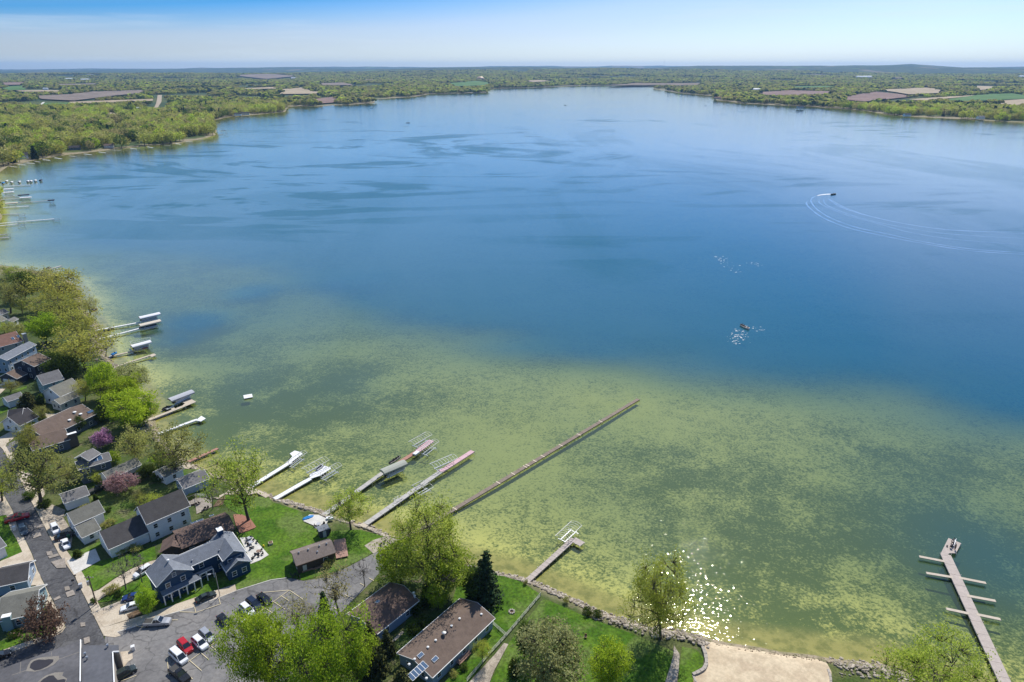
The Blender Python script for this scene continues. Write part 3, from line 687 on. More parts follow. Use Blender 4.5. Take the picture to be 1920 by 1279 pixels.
    if garage:
        for i in range(garage[1]):
            x = garage[0] + (i-(garage[1]-1)/2)*2.9
            if len(garage) > 2:     # on an end wall
                p = off @ Vector((garage[2]*(wx+.03), x, 1.1)); link('garage_door', GDOOR, root, p, (0,0,off.to_euler().z+math.pi/2*garage[2]))
            else:
                p = off @ Vector((x, -wy-.03, 1.1)); link('garage_door', GDOOR, root, p, (0,0,off.to_euler().z))
    HOUSES[key] = rec; return rec
def root_inv(o): return (Matrix.Translation(o.location) @ Matrix.Rotation(o.rotation_euler.z, 4, 'Z')).inverted()
def roof_pt(key, px):
    """where the pixel's line of sight meets the house's roof, in the house's own frame"""
    h = HOUSES[key]; Mi = h['M'].inverted(); a = Mi @ W(px, 0.0); b = Mi @ W(px, 10.0); d = b-a
    for s in (-1, 1):   # near slope (y<0): z = He + pitch*(w + y); far: z = He + pitch*(w - y)
        k = -s*h['pitch']; t = (h['He'] + h['pitch']*h['w'] + k*a.y - a.z)/(d.z - k*d.y); p = a + d*t
        if (s < 0 and p.y <= 0.3) or (s > 0 and p.y >= -0.3): return p, s, -s*h['pitch']
    return p, s, k
def on_roof(key, px, nm, size, m, n_panes=0):
    p, s, k = roof_pt(key, px); h = HOUSES[key]; rot = Matrix.Translation(p) @ Matrix.Rotation(math.atan(k), 4, 'X')
    mb = MB(); mb.box((0,0,size[2]/2), size, M=rot); mb.v = [tuple(h['off'] @ Vector(v)) for v in mb.v]
    o = mb.build(nm, m, h['root'])
    if n_panes:
        for i in range(n_panes):
            pb = MB(); wdt = size[0]/n_panes
            pb.box(((i+.5)*wdt-size[0]/2, 0, size[2]+.02), (wdt-.16, size[1]-.16, .05), M=rot); pb.v = [tuple(h['off'] @ Vector(v)) for v in pb.v]
            pb.build('pane', PANELM, o)
    return o
def vent(key, px, r=.22, hgt=.5, m=None):
    p, s, k = roof_pt(key, px); h = HOUSES[key]; mb = MB(); mb.tube((p.x,p.y,p.z-.2),(p.x,p.y,p.z+hgt),r,r,8); mb.tube((p.x,p.y,p.z+hgt),(p.x,p.y,p.z+hgt+.12),r*1.5,r*.6,8)
    mb.v = [tuple(h['off'] @ Vector(v)) for v in mb.v]; return mb.build('roof_vent', m or WHITEM, h['root'])
def chimney(key, px, size=(1.0,1.0), top=1.6, m=None, z=None):
    p, s, k = roof_pt(key, px); h = HOUSES[key]; mb = MB(); mb.box((p.x,p.y,(p.z+top)/2+.1),(size[0],size[1],p.z+top-.2)); mb.v = [tuple(h['off'] @ Vector(v)) for v in mb.v]
    c = mb.build('chimney', m or STONE, h['root']); cb = MB(); cb.box((p.x,p.y,p.z+top+.1),(size[0]+.2,size[1]+.2,.15)); cb.v = [tuple(h['off'] @ Vector(v)) for v in cb.v]
    cb.build('chimney_cap', TRIM, c)

def C(crop, x, y): return (crop, x, y)
# the white house and its wing
house('white', 'tall white house with charcoal roof beside the brown roofed house', C('C3',395,555), C('C3',837,365), C('C3',740,195), 6.0, .80, 'white', 'char', storeys=2)
house('wing', 'long low white wing of the tall white house, charcoal roof', C('C1',975,1205), C('C1',1350,1040), C('C1',1215,905), 3.2, .70, 'white', 'char', garage=(0,2,-1))
house('brownhouse', 'brown shingled house between the white house and the navy building', C('C3',745,795), C('C3',1285,592), C('C3',735,640), 3.2, .34, 'brown', 'brown', trim=TRIMB)
r0 = HOUSES['brownhouse']['root']
house('brownwing', '', C('C3',530,835), C('C3',565,708), C('C3',668,682), 2.9, .5, 'brown', 'brown', trim=TRIMB, parent=r0, win=False)
on_roof('brownhouse', C('C3',905,525), 'skylight', (3.2,1.0,.25), TRIM, 2)
on_roof('brownhouse', C('C3',1050,465), 'skylight', (1.2,.8,.2), TRIM, 1)
# navy building
house('navy', 'long navy blue building with blue grey gables and white porch posts', C('C3',835,972), C('C3',1090,857), C('C3',895,795), 5.5, .60, 'navy', 'blue', storeys=2, L_ext=(4.5,3.5), name='lodge', cat='building', endwin=False, winstep=3.6)
rn = HOUSES['navy']['root']
TRUSS = mat('gable_shingle', (0.12,0.14,0.18), 0.8, 0.2, 2.0)
house('navyw', '', C('C3',385,1022), C('C3',497,1178), C('C3',545,845), 5.5, .62, 'navy', 'blue', storeys=2, parent=rn, gable_mat=TRUSS)
house('navye', '', C('C3',1030,715), C('C3',1160,918), C('C3',1255,795), 5.5, .62, 'navy', 'blue', storeys=2, parent=rn, gable_mat=TRUSS)
house('navys', '', C('C3',1135,935), C('C3',1195,1027), C('C3',1285,872), 3.3, .62, 'navy', 'blue', parent=rn, gable_mat=TRUSS)
chimney('navye', C('C3',1135,640), (1.6,1.2), 1.2, WL['navy'])
vent('navyw', C('C3',615,920)); vent('navy', C('C3',855,915), .15, .3, METAL); vent('navy', C('C3',1125,815), .15, .3, METAL)
def porch(root, crop, outer, inner, z_out, z_in, posts, m=RF['blue']):
    inv = root_inv(root); wpt = [W((crop,*p), LZ+z_out) for p in outer]; wi = [W((crop,*p), LZ+z_in) for p in inner]
    poly = wpt + wi; top = [inv @ p for p in poly]; bot = [inv @ (p-Vector((0,0,.18))) for p in poly]; n = len(poly)
    MB().add(top+bot, [tuple(range(n)), tuple(range(2*n-1,n-1,-1))]+[(i,(i+1)%n,n+(i+1)%n,n+i) for i in range(n)]).build('porch_roof', m, root)
    mbp = MB().box((0,0,(z_out-.2)/2),(.24,.24,z_out-.2)).mesh('porch_post', TRIM)
    for t in posts:
        p = wpt[0].lerp(wpt[1], t); p = inv @ Vector((p.x, p.y, LZ)); link('porch_post', mbp, root, p)
    a, b2 = inv @ wpt[0], inv @ wpt[1]; d = (b2-a); MB().box((0,0,0),(d.length,.12,.22)).build('porch_beam', TRIM, root, (a+b2)/2-Vector((0,0,.12)), (0,0,math.atan2(d.y,d.x)))
porch(rn, 'C3', [(560,1270),(945,1085)], [(850,1025),(530,1215)], 2.8, 3.7, (0.02,.2,.4,.6,.8,.98))
porch(rn, 'C3', [(925,1052),(1062,985)], [(1050,962),(870,1045)], 2.9, 3.5, (.02,.5,.98))
# boathouse on the lawn
house('boathouse', 'small dark boathouse with taupe roof standing on the lakeside lawn', C('C5',265,870), C('C5',625,747), C('C5',228,762), 3.0, .45, 'brown', 'lake', trim=TRIMB, name='boathouse', cat='boathouse', door=-3)
for p in ((290,752),(375,725),(475,692),(540,672),(457,745)): vent('boathouse', C('C5',*p), .16, .25, METAL)
# ranch houses at the bottom
house('ranch', 'ranch house with brown roof crossed by tree shadows', C('C6',410,722), C('C6',797,413), C('C6',245,593), 3.0, .33, 'bluegrey', 'brown', trim=TRIM, winstep=4)
on_roof('ranch', C('C6',422,427), 'skylight', (.9,.9,.2), TRIM, 1); vent('ranch', C('C6',570,205), .25, .5); vent('ranch', C('C6',748,355)); vent('ranch', C('C6',757,385)); vent('ranch', C('C6',132,545), .12,.3,METAL)
house('longranch', 'long ranch house with taupe roof, skylights and solar panels', C('C6',915,1110), C('C6',1480,572), C('C6',945,768), 3.0, .30, 'bluegrey', 'taupe', winstep=3.6, door=2)
for p in ((755,945),(706,992),(875,837),(945,775),(1088,645),(1160,580),(1356,540),(862,1117)): vent('longranch', C('C6',*p), .2, .22)
vent('longranch', C('C6',1020,722), .34, .7, METAL)
on_roof('longranch', C('C6',808,908), 'skylight', (1.4,.9,.2), TRIM, 1); on_roof('longranch', C('C6',938,943), 'skylight', (1.4,.9,.2), TRIM, 1)
on_roof('longranch', C('C6',785,1047), 'solar_panel', (4.6,1.7,.12), WHITEM, 5)
# cottages west of the lawn
house('cottage', 'grey roofed white cottage behind the white cars by the street', C('C1',665,985), C('C1',945,862), C('C1',905,745), 3.6, .75, 'white', 'green')
house('cottagewing', '', C('C1',735,1100), C('C1',910,1020), C('C1',800,942), 2.6, .6, 'white', 'green', parent=HOUSES['cottage']['root'], winstep=2.6)
house('garage1', 'white garage with grey roof beside the spreading oak', C('C1',575,790), C('C1',807,708), C('C1',745,635), 2.8, .5, 'white', 'grey', name='garage', cat='garage', garage=(0,2,-1))
house('gwhite', 'white house with mossy grey roof behind the mauve tree', C('C1',970,577), C('C1',1275,437), C('C1',1245,362), 3.8, .6, 'white', 'green', storeys=1)
house('slate', 'slate blue two storey house with white framed windows', C('C1',700,488), C('C1',1005,397), C('C1',880,352), 5.6, .5, 'slate', 'grey', storeys=2)
house('slatetop', '', C('C1',800,405), C('C1',908,337), C('C1',857,276), 7.4, .5, 'slate', 'grey', parent=HOUSES['slate']['root'], win=False)
on_roof('slate', C('C1',855,392), 'solar_panel', (4.0,1.6,.12), WHITEM, 3)
house('shed1', 'long low shed with weathered pale roof by the shore', C('C1',1650,660), C('C1',1890,562), C('C1',1790,500), 2.8, .45, 'bluegrey', 'grey', name='shed', cat='shed', door=1)
house('cabin1', 'small pale shore cabin behind the dark oak trunk', C('C1',1480,560), C('C1',1660,470), C('C1',1600,405), 2.8, .5, 'white', 'green', name='cabin', cat='cabin')
# taupe complex and neighbours
house('taupe', 'sprawling taupe roofed house with a broad chimney', C('D2',495,1062), C('D2',1055,790), C('D2',965,650), 4.0, .40, 'slate', 'taupe', winstep=4)
house('taupe2', '', C('D2',350,1195), C('D2',765,1070), C('D2',610,975), 3.4, .40, 'slate', 'taupe', parent=HOUSES['taupe']['root'], winstep=4)
chimney('taupe2', C('D2',790,1040), (2.6,1.0), 1.2, mat('chimney_brick',(0.12,0.10,0.09)))
for p in ((815,780),(880,800),(760,865)): vent('taupe', C('D2',*p), .4, .4)
on_roof('taupe', C('D2',985,770), 'skylight', (2.2,1.2,.15), TRIMB, 1)
house('darkcot', 'dark roofed cottage with white dormer wall beside a driveway', C('D2',215,925), C('D2',425,820), C('D2',272,735), 3.2, .65, 'white', 'dark', storeys=1)
house('darkcot2', '', C('D2',75,850), C('D2',238,828), C('D2',262,725), 4.6, .6, 'white', 'dark', parent=HOUSES['darkcot']['root'], winstep=2)
house('cream', 'cream bungalow with grey green roof beside the taupe roofed house', C('D2',655,690), C('D2',880,590), C('D2',800,545), 3.0, .5, 'cream', 'green')
house('greenroof', 'long house with grey green roof and bright metal gutter', C('D2',655,607), C('D2',900,497), C('D2',790,395), 4.4, .6, 'white', 'green')
MB().box((0,-HOUSES['greenroof']['w']-.2,HOUSES['greenroof']['He']-.02),(HOUSES['greenroof']['L']*.9,.2,.16)).build('gutter', WHITEM, HOUSES['greenroof']['root'])
house('whitegable', 'pale two storey house with steep grey roof squeezed between neighbours', C('D2',465,480), C('D2',700,410), C('D2',530,335), 5.0, .7, 'teal', 'grey', storeys=2)
house('garage2', 'white garage with grey roof next to the brown bushes', C('D2',80,662), C('D2',262,600), C('D2',262,535), 2.8, .5, 'white', 'grey', name='garage', cat='garage', garage=(0,2,-1))
house('darkblue', 'dark house with taupe roof and white eaves by the shore trees', C('D2',372,277), C('D2',555,190), C('D2',330,165), 6.0, .42, 'dkblue', 'taupe', storeys=2)
house('dbgarage', 'dark garage with taupe roof in front of the dark house', C('D2',182,410), C('D2',300,352), C('D2',215,275), 3.0, .5, 'dkblue', 'taupe', name='garage', cat='garage', garage=(0,2,-1))
house('pale2', 'pale blue house with slate roof below the red brown roof', C('D1',130,1108), C('D1',400,965), C('D1',235,972), 6.0, .45, 'bluegrey', 'blue', storeys=2, L_ext=(3,0))
house('redroof', 'house with red brown roof and stone chimney', C('D1',-60,1010), C('D1',255,925), C('D1',240,800), 5.5, .55, 'tan', 'red', storeys=2)
chimney('redroof', C('D1',270,880), (1.4,1.4), 1.4); on_roof('redroof', C('D1',140,900), 'skylight', (1,1.4,.2), TRIM, 1); on_roof('redroof', C('D1',200,878), 'skylight', (1,1.4,.2), TRIM, 1)
house('edge1', 'grey green roofed cabin at the edge of the shore woods', C('D1',-40,735), C('D1',80,690), C('D1',30,625), 3.0, .55, 'white', 'green', name='cabin', cat='cabin')
house('edge2', 'little cabin with slate roof under the brown green oak', C('D1',135,720), C('D1',205,685), C('D1',165,655), 2.6, .5, 'white', 'grey', name='cabin', cat='cabin')
house('edge3', 'small grey house among the shore woods', C('D1',20,640), C('D1',100,610), C('D1',60,565), 3.6, .6, 'grey', 'grey')
# west side of the street
house('westgar', 'blue grey garage with dark roof across the street', C('C2',-60,470), C('C2',240,405), C('C2',190,268), 3.0, .55, 'bluegrey', 'char', name='garage', cat='garage')
house('teal', 'teal house with green grey roof and pale chimney across the street', C('C2',-30,765), C('C2',310,690), C('C2',266,500), 3.2, .5, 'teal', 'green')
chimney('teal', C('C2',62,735), (1.6,1.0), .8, WL['teal'])
house('westhouse', 'grey house at the frame edge beside the red car', C('C1',-150,1270), C('C1',60,1165), C('C1',-20,1010), 3.4, .6, 'white', 'grey')
# flat roofed buildings
def flat_building(label, poly_px, H, roofm, wallm, curb=TRIM, edge=None, name='flat_building'):
    pts = [W(p, LZ+H) for p in poly_px]; c = sum(pts, Vector())/len(pts); root = thing(name, label, 'building', (c.x, c.y, LZ))
    poly = [(p.x-c.x, p.y-c.y) for p in pts]
    MB().prism(poly, 0, H-.3).build('wall', wallm, root); rf = MB().prism(poly, H-.3, H).build('roof', roofm, root)
    for i in edge or range(len(poly)):
        a = Vector((*poly[i],0)); b = Vector((*poly[(i+1)%len(poly)],0)); d = b-a
        MB().box((0,0,0),(d.length,.2,.3)).build('parapet', curb, root, (a+b)/2+Vector((0,0,H+.1)), (0,0,math.atan2(d.y,d.x)))
    return root, rf, c
M_epdm = two_tone('roof_membrane_dark', (0.095,0.093,0.097), (0.125,0.122,0.126), 0.12, 0.4, 0.6, 0.85, 1.2, 0.12)
M_mem = two_tone('roof_membrane_grey', (0.092,0.095,0.106), (0.115,0.118,0.13), 0.12, 0.4, 0.6, 0.8, 1.2, 0.08)
M_pond = mat('roof_puddle', (0.035,0.03,0.03), 0.35, 0.2, 1.0, 0.5); M_silt = mat('roof_silt', (0.22,0.20,0.17), 0.9, 0.25, 0.7)
M_block = mat('block_wall', (0.35,0.31,0.26), 0.85, 0.15, 1.0)
fb, _, fc = flat_building('flat roofed building with dark puddled roof at the street corner', pp('E1','1118,300 165,640 -200,800 -200,1300 1100,1300 1112,880'), 5.0, M_epdm, M_block, edge=[5], name='flat_building')
def roofpatch(root, c, px, z, m, nm):
    pts = [W(p, LZ+z) for p in px]; MB().add([(p.x-c.x, p.y-c.y, z) for p in pts], [tuple(range(len(pts)))]).build(nm, m, root)
def blob(s): return pp('E1', s)
roofpatch(fb, fc, blob('360,725 390,640 430,580 520,545 640,530 760,520 815,515 820,560 740,640 600,705 480,735'), 5.015, M_silt, 'silt_ring')
roofpatch(fb, fc, blob('410,680 425,625 470,585 540,565 620,570 680,560 740,565 735,600 660,660 560,705 480,720'), 5.027, M_pond, 'puddle')
roofpatch(fb, fc, blob('500,900 560,840 640,785 760,745 880,740 860,790 930,830 900,900 800,980 500,980'), 5.015, M_silt, 'silt_ring')
roofpatch(fb, fc, blob('545,890 600,835 680,790 740,785 760,810 800,850 880,835 915,845 890,900 700,960 545,960'), 5.027, M_pond, 'puddle')
for s in ('165,780 1112,455 1112,461 165,787', '285,600 293,600 280,760 272,760', '710,455 717,455 714,520 708,520'):
    roofpatch(fb, fc, blob(s), 5.012, M_silt, 'roof_seam')
fg, _, gc = flat_building('flat roofed building with plain grey roof beside the parking lot', pp('E1','1135,372 1640,366 1650,462 1562,466 1582,879 1590,1300 1128,1300'), 4.6, M_mem, M_block, edge=[2,3,4], name='flat_building')
for px in ((1495,395),(1185,510),(1210,565)):
    p = W(('E1',*px), LZ+4.6); mb = MB().tube((0,0,-.1),(0,0,.7),.16,.16,8).tube((0,0,.7),(0,0,.85),.3,.2,8); mb.build('roof_vent', METAL, fg, (p.x-gc.x, p.y-gc.y, 4.6))
# decks and pergola-like bits
M_deck = mat('deck_boards', (0.24,0.16,0.12), 0.85, 0.3, 1.2); M_deckr = mat('deck_red', (0.36,0.22,0.17), 0.85, 0.3, 1.2)
def deck(label, crop, s, h, m, rail=None, name='deck'):
    pts = [W(p, LZ+h) for p in pp(crop, s)]; c = sum(pts, Vector())/len(pts); root = thing(name, label, 'deck', (c.x, c.y, LZ))
    poly = [(p.x-c.x, p.y-c.y) for p in pts]
    # boards across the deck
    e = max(((Vector(poly[(i+1)%len(poly)])-Vector(poly[i])) for i in range(len(poly))), key=lambda v: v.length).normalized(); n = Vector((-e.y, e.x))
    vs = [Vector(p) for p in poly]; lo = min(v.dot(n) for v in vs); hi = max(v.dot(n) for v in vs); x0 = min(v.dot(e) for v in vs); x1 = max(v.dot(e) for v in vs)
    k = max(3, int((hi-lo)/.45)); st = (hi-lo)/k; ang = math.atan2(e.y, e.x); bme = MB().box((0,0,0),(x1-x0, st-.03, .06)).mesh('plank', m)
    for i in range(k):
        cc = e*((x0+x1)/2) + n*(lo+(i+.5)*st); link('plank', bme, root, (cc.x, cc.y, h-.03), (0,0,ang))
    MB().prism([(p[0]*.97,p[1]*.97) for p in poly], 0, h-.07).build('skirt', TRIMB, root)
    for i in rail or ():
        a = Vector((*poly[i],h)); b = Vector((*poly[(i+1)%len(poly)],h)); mb = MB(); mb.tube(a+Vector((0,0,.95)), b+Vector((0,0,.95)), .05, n=4); mb.tube(a+Vector((0,0,.5)), b+Vector((0,0,.5)), .03, n=4)
        kk = max(1,int((b-a).length/1.6))
        for j in range(kk+1): p = a.lerp(b, j/kk); mb.tube(p, p+Vector((0,0,1)), .05, n=4)
        mb.build('railing', m, root)
    return root
deck('low wooden deck at the lake end of the boathouse', 'C5', '602,650 680,622 732,760 625,802', .5, M_deckr)
deck('railed brown deck on the garden side of the long ranch house', 'C6', '1120,930 1205,850 1250,900 1165,990', .8, M_deckr, (0,1,2,3))
deck('white railed deck behind the tall white house', 'C3', '810,305 890,275 905,330 840,350', .6, M_patch, (0,1))
deck('brick terrace edge with wooden rail beside the brown roofed house', 'C3', '1340,600 1440,560 1480,585 1330,640', .3, M_brickp, (0,))
# ------------------------------------------------------------------ trees
def leafmat(name, c0, c1, trans=0.58, hue=0.016):
    m = bpy.data.materials.new(name); m.use_nodes = True; nt = m.node_tree
    for n in list(nt.nodes): nt.nodes.remove(n)
    out = N(nt, 'ShaderNodeOutputMaterial'); at = N(nt, 'ShaderNodeAttribute', attribute_name='tone'); oi = N(nt, 'ShaderNodeObjectInfo')
    col = mixc(nt, at.outputs['Fac'], c0, c1)
    hs = N(nt, 'ShaderNodeHueSaturation'); nt.links.new(col, hs.inputs['Color'])
    nt.links.new(rg(nt, oi.outputs['Random'], 0, 1, 0.5-hue/2, 0.5+hue/2), hs.inputs['Hue'])
    nt.links.new(rg(nt, mth(nt, 'FRACT', mth(nt, 'MULTIPLY', oi.outputs['Random'], 7.13)), 0, 1, 0.88, 1.22), hs.inputs['Value'])
    d = N(nt, 'ShaderNodeBsdfDiffuse'); t = N(nt, 'ShaderNodeBsdfTranslucent'); nt.links.new(hs.outputs[0], d.inputs[0]); nt.links.new(hs.outputs[0], t.inputs[0])
    mx = N(nt, 'ShaderNodeMixShader'); mx.inputs[0].default_value = trans; nt.links.new(d.outputs[0], mx.inputs[1]); nt.links.new(t.outputs[0], mx.inputs[2])
    nt.links.new(mx.outputs[0], out.inputs[0]); MATS[name] = m; return m
BARK = mat('bark', (0.085,0.068,0.055), 0.95, 0.3, 1.5); BARKG = mat('bark_grey', (0.15,0.13,0.115), 0.95, 0.3, 1.5)
LM = dict(bright=leafmat('leaf_bright',(0.25,0.38,0.020),(0.45,0.57,0.055)), spring=leafmat('leaf_spring',(0.33,0.40,0.05),(0.53,0.59,0.11)), olive=leafmat('leaf_olive',(0.29,0.30,0.07),(0.48,0.47,0.15)),
          gold=leafmat('leaf_gold',(0.30,0.30,0.05),(0.49,0.475,0.115)), pale=leafmat('leaf_pale',(0.30,0.315,0.125),(0.47,0.48,0.21)), bud=leafmat('leaf_bud',(0.30,0.28,0.10),(0.45,0.40,0.17)),
          magenta=leafmat('blossom_magenta',(0.38,0.19,0.31),(0.52,0.30,0.44)), mauve=leafmat('blossom_mauve',(0.30,0.18,0.18),(0.44,0.29,0.28)), russet=leafmat('leaf_russet',(0.16,0.095,0.07),(0.28,0.175,0.13)),
          conifer=leafmat('needle_dark',(0.025,0.055,0.024),(0.065,0.10,0.042),0.1), juniper=leafmat('needle_olive',(0.05,0.06,0.02),(0.12,0.125,0.045),0.1), dark=leafmat('leaf_dark',(0.06,0.105,0.018),(0.14,0.195,0.038)), twig=leafmat('twig_grey',(0.16,0.135,0.115),(0.26,0.22,0.18)))
def leaf_mesh(Cs, tone, size, flat, g, aspect=0.7):
    n = len(Cs); u = g.normal(size=(n,3)); u[:,2] *= flat; u /= np.linalg.norm(u,axis=1)[:,None]
    v = g.normal(size=(n,3)); v -= (v*u).sum(1)[:,None]*u; v /= np.linalg.norm(v,axis=1)[:,None]
    s = size*g.uniform(.6,1.3,(n,1)); V = np.stack([Cs-u*s-v*s*aspect*.4, Cs-v*s*aspect+u*s*.3, Cs+u*s+v*s*aspect*.4, Cs+v*s*aspect-u*s*.3], 1).reshape(-1,3)
    return V, np.arange(n*4).reshape(n,4), tone
def set_tone(me, tone):
    a = me.attributes.new('tone', 'FLOAT', 'FACE'); a.data.foreach_set('value', np.asarray(tone, np.float32))
def gen_broad(seed, H=14.0, Rr=6.0, base=0.25, ncl=230, leaves=26, lsize=.30, spread=.85, top=1.0, nlimb=6, lumps=.3, shell=.55, bark=BARK, leaf='bright', trunk_r=.34, wide=1.0, droop=0.0):
    g = np.random.default_rng(seed); zc = H*(base+(1-base)*.52); rz = H*(1-base)*.52
    cl = []
    ph = g.uniform(0,6.28,6)
    while len(cl) < ncl:
        d = g.normal(size=3); d /= np.linalg.norm(d); az = math.atan2(d[1], d[0])
        lum = 1 + lumps*(math.sin(2*az+ph[0])*.4+math.sin(3*az+ph[1]+2*d[2])*.5+math.sin(5*az+ph[2]-3*d[2])*.4+math.sin(4*d[2]+ph[3])*.4)
        r = (shell + (1-shell)*g.random())**.6 if g.random() < .8 else g.random()**.5
        p = np.array([d[0]*Rr*wide, d[1]*Rr*wide, d[2]*rz])*r*lum
        if d[2] < 0: p[:2] *= 1-.25*abs(d[2])
        if math.sin(p[0]*.9+ph[4])*math.sin(p[1]*.9+ph[5])*math.sin(p[2]*.8+ph[2]) > .32 and g.random() < .8: continue
        p[2] += zc - droop*np.hypot(p[0],p[1])**2/Rr
        if p[2] < H*base*.75: continue
        cl.append(p)
    cl = np.array(cl)
    # limbs: farthest point sampling of the crown
    ends = [cl[g.integers(len(cl))]]
    for _ in range(nlimb*3-1):
        dd = np.min([np.linalg.norm(cl-e,axis=1) for e in ends],axis=0); ends.append(cl[dd.argmax()])
    tb = MB(); lean = g.normal(size=2)*.25; fork = H*base*g.uniform(.8,1.25)
    T = [Vector((0,0,-.3)), Vector((lean[0]*.4,lean[1]*.4,fork*.5)), Vector((lean[0],lean[1],fork))]
    tb.tube(T[0],T[1],trunk_r*1.25,trunk_r,8,cap=False); tb.tube(T[1],T[2],trunk_r,trunk_r*.85,8,cap=False)
    topp = Vector((lean[0]*1.5,lean[1]*1.5,fork+(H-fork)*.55)); tb.tube(T[2],topp,trunk_r*.7,trunk_r*.3,6,cap=False)
    nodes = []
    for i, e in enumerate(ends):
        e = Vector(e)*0.82 + Vector((0,0,H*.02)); s = T[2].lerp(topp, min(.9, (i%nlimb)/nlimb*.9)) if i >= 2 else T[2]
        if s.z > e.z: s = T[2]
        m1 = s.lerp(e,.35)+Vector((0,0,(e-s).length*.10))+Vector(g.normal(size=3)*.25); m2 = s.lerp(e,.7)+Vector(g.normal(size=3)*.3)+Vector((0,0,(e-s).length*.05))
        r = trunk_r*g.uniform(.32,.5)
        tb.tube(s,m1,r,r*.7,5,cap=False); tb.tube(m1,m2,r*.7,r*.42,5,cap=False); tb.tube(m2,e,r*.42,r*.15,4,cap=False)
        nodes += [m1,m2,e,m1.lerp(m2,.5),m2.lerp(e,.5)]
    nd = np.array([tuple(n) for n in nodes])
    for p in cl:
        k = np.linalg.norm(nd-p,axis=1).argmin(); a = Vector(nd[k]); b_ = Vector(p)
        if (a-b_).length > .3: tb.tube(a, b_, .07, .022, 3, cap=False)
    nn = np.maximum(0, g.poisson(leaves, len(cl))); idx = np.repeat(np.arange(len(cl)), nn)
    Cs = cl[idx] + g.normal(size=(len(idx),3))*spread*np.array([1,1,.7])
    tone_c = g.random(len(cl)); tone = np.clip(tone_c[idx]*.65+g.random(len(idx))*.35,0,1)
    V,F,tn = leaf_mesh(Cs, tone, lsize, .7, g)
    return tb, (V,F,tn), H, Rr*wide
def gen_conifer(seed, H=13.0, Rr=3.2, dens=1.0, lsize=.34, base=.06, power=.9, leaf='conifer'):
    g = np.random.default_rng(seed); tb = MB(); tb.tube((0,0,-.3),(0,0,H*.95),.24,.03,6,cap=False); Cs=[]; tn=[]
    z = H*base
    while z < H*.98:
        t = (z-H*base)/(H*(1-base)); r = Rr*(1-t)**power*g.uniform(.85,1.1)+.12; nb = max(4,int(9*(1-t)+4)); a0 = g.uniform(0,6.28)
        for i in range(nb):
            a = a0+i*6.283/nb+g.normal()*.15; rr = r*g.uniform(.72,1.12); tip = np.array([math.cos(a)*rr,math.sin(a)*rr,z-rr*.22])
            tb.tube((0,0,z),tuple(tip),.04,.015,3,cap=False); k = max(3,int(13*rr/Rr*dens)+3); s = np.sqrt(g.random(k)); tc = g.random()
            P = np.array([0,0,z])+(tip-np.array([0,0,z]))*s[:,None]+g.normal(size=(k,3))*np.array([.28,.28,.12])*(.4+rr*.25); Cs.append(P); tn.append(np.clip(tc*.6+g.random(k)*.4,0,1))
        z += H*.045*g.uniform(.8,1.2)
    V,F,t = leaf_mesh(np.vstack(Cs), np.concatenate(tn), lsize, .35, g); return tb,(V,F,t),H,Rr
PROTO = {}
def reg(kind, gen, leaf, bark=BARK):
    tb,(V,F,t),H,Rr = gen; i = len(PROTO.setdefault(kind, []))
    tm = tb.mesh('trunk', bark); cm = np_mesh('crown', V, F, LM[leaf]); set_tone(cm, t); 
    PROTO[kind].append((tm, cm, H, Rr))
for s in (1,2,3): reg('bright', gen_broad(s, 14, 6, .22, 290, 30, .24, .68, lumps=.4), 'bright')
for s in (4,5): reg('spring', gen_broad(s, 15, 6, .25, 250, 17, .21, .75, lumps=.45), 'spring')
for s in (6,7,8): reg('olive', gen_broad(s, 14, 7, .28, 250, 16, .22, .75, lumps=.45, nlimb=8, trunk_r=.42), 'olive')
for s in (9,10): reg('gold', gen_broad(s, 14, 7, .25, 270, 18, .22, .75, lumps=.4), 'gold')
reg('pale', gen_broad(11, 13, 6.5, .15, 330, 26, .24, .8, lumps=.3, droop=.12), 'pale')
for s in (31,32): reg('springbig', gen_broad(s, 20, 12, .2, 760, 20, .21, .9, lumps=.45, nlimb=9, trunk_r=.5), 'spring')
for s in (33,34): reg('brightbig', gen_broad(s, 18, 11, .18, 720, 30, .23, .85, lumps=.45, nlimb=9, trunk_r=.5), 'bright')
for s in (12,13): reg('budding', gen_broad(s, 13, 4.2, .3, 170, 6, .2, .7, lumps=.4, trunk_r=.25), 'bud', BARKG)
for s in (14,15): reg('bare', gen_broad(s, 12, 4, .35, 170, 1.2, .16, .6, lumps=.4, trunk_r=.22), 'twig', BARKG)
reg('magenta', gen_broad(16, 6, 3, .2, 150, 26, .2, .45, trunk_r=.15), 'magenta'); reg('mauve', gen_broad(17, 6.5, 4, .2, 190, 18, .2, .5, trunk_r=.18), 'mauve')
reg('russet', gen_broad(18, 6, 5, .12, 260, 16, .2, .5, trunk_r=.2, lumps=.4), 'russet')
for s in (19,20): reg('conifer', gen_conifer(s), 'conifer')
for s in (21,22): reg('juniper', gen_conifer(s, 12, 3.4, 1.2, .36, .04, .65), 'juniper')
reg('arbor', gen_conifer(23, 6, 1.2, 1.0, .24, .02, .5), 'dark')
for s in (24,25): reg('darkleaf', gen_broad(s, 11, 5, .15, 260, 28, .27, .7), 'dark')
reg('shrub', gen_broad(26, 2.6, 1.9, .05, 90, 18, .16, .28, trunk_r=.07), 'dark', BARKG); reg('shrubolive', gen_broad(27, 2.6, 2.0, .05, 90, 14, .15, .3, trunk_r=.07), 'olive', BARKG)
TC = {}
TREES = []
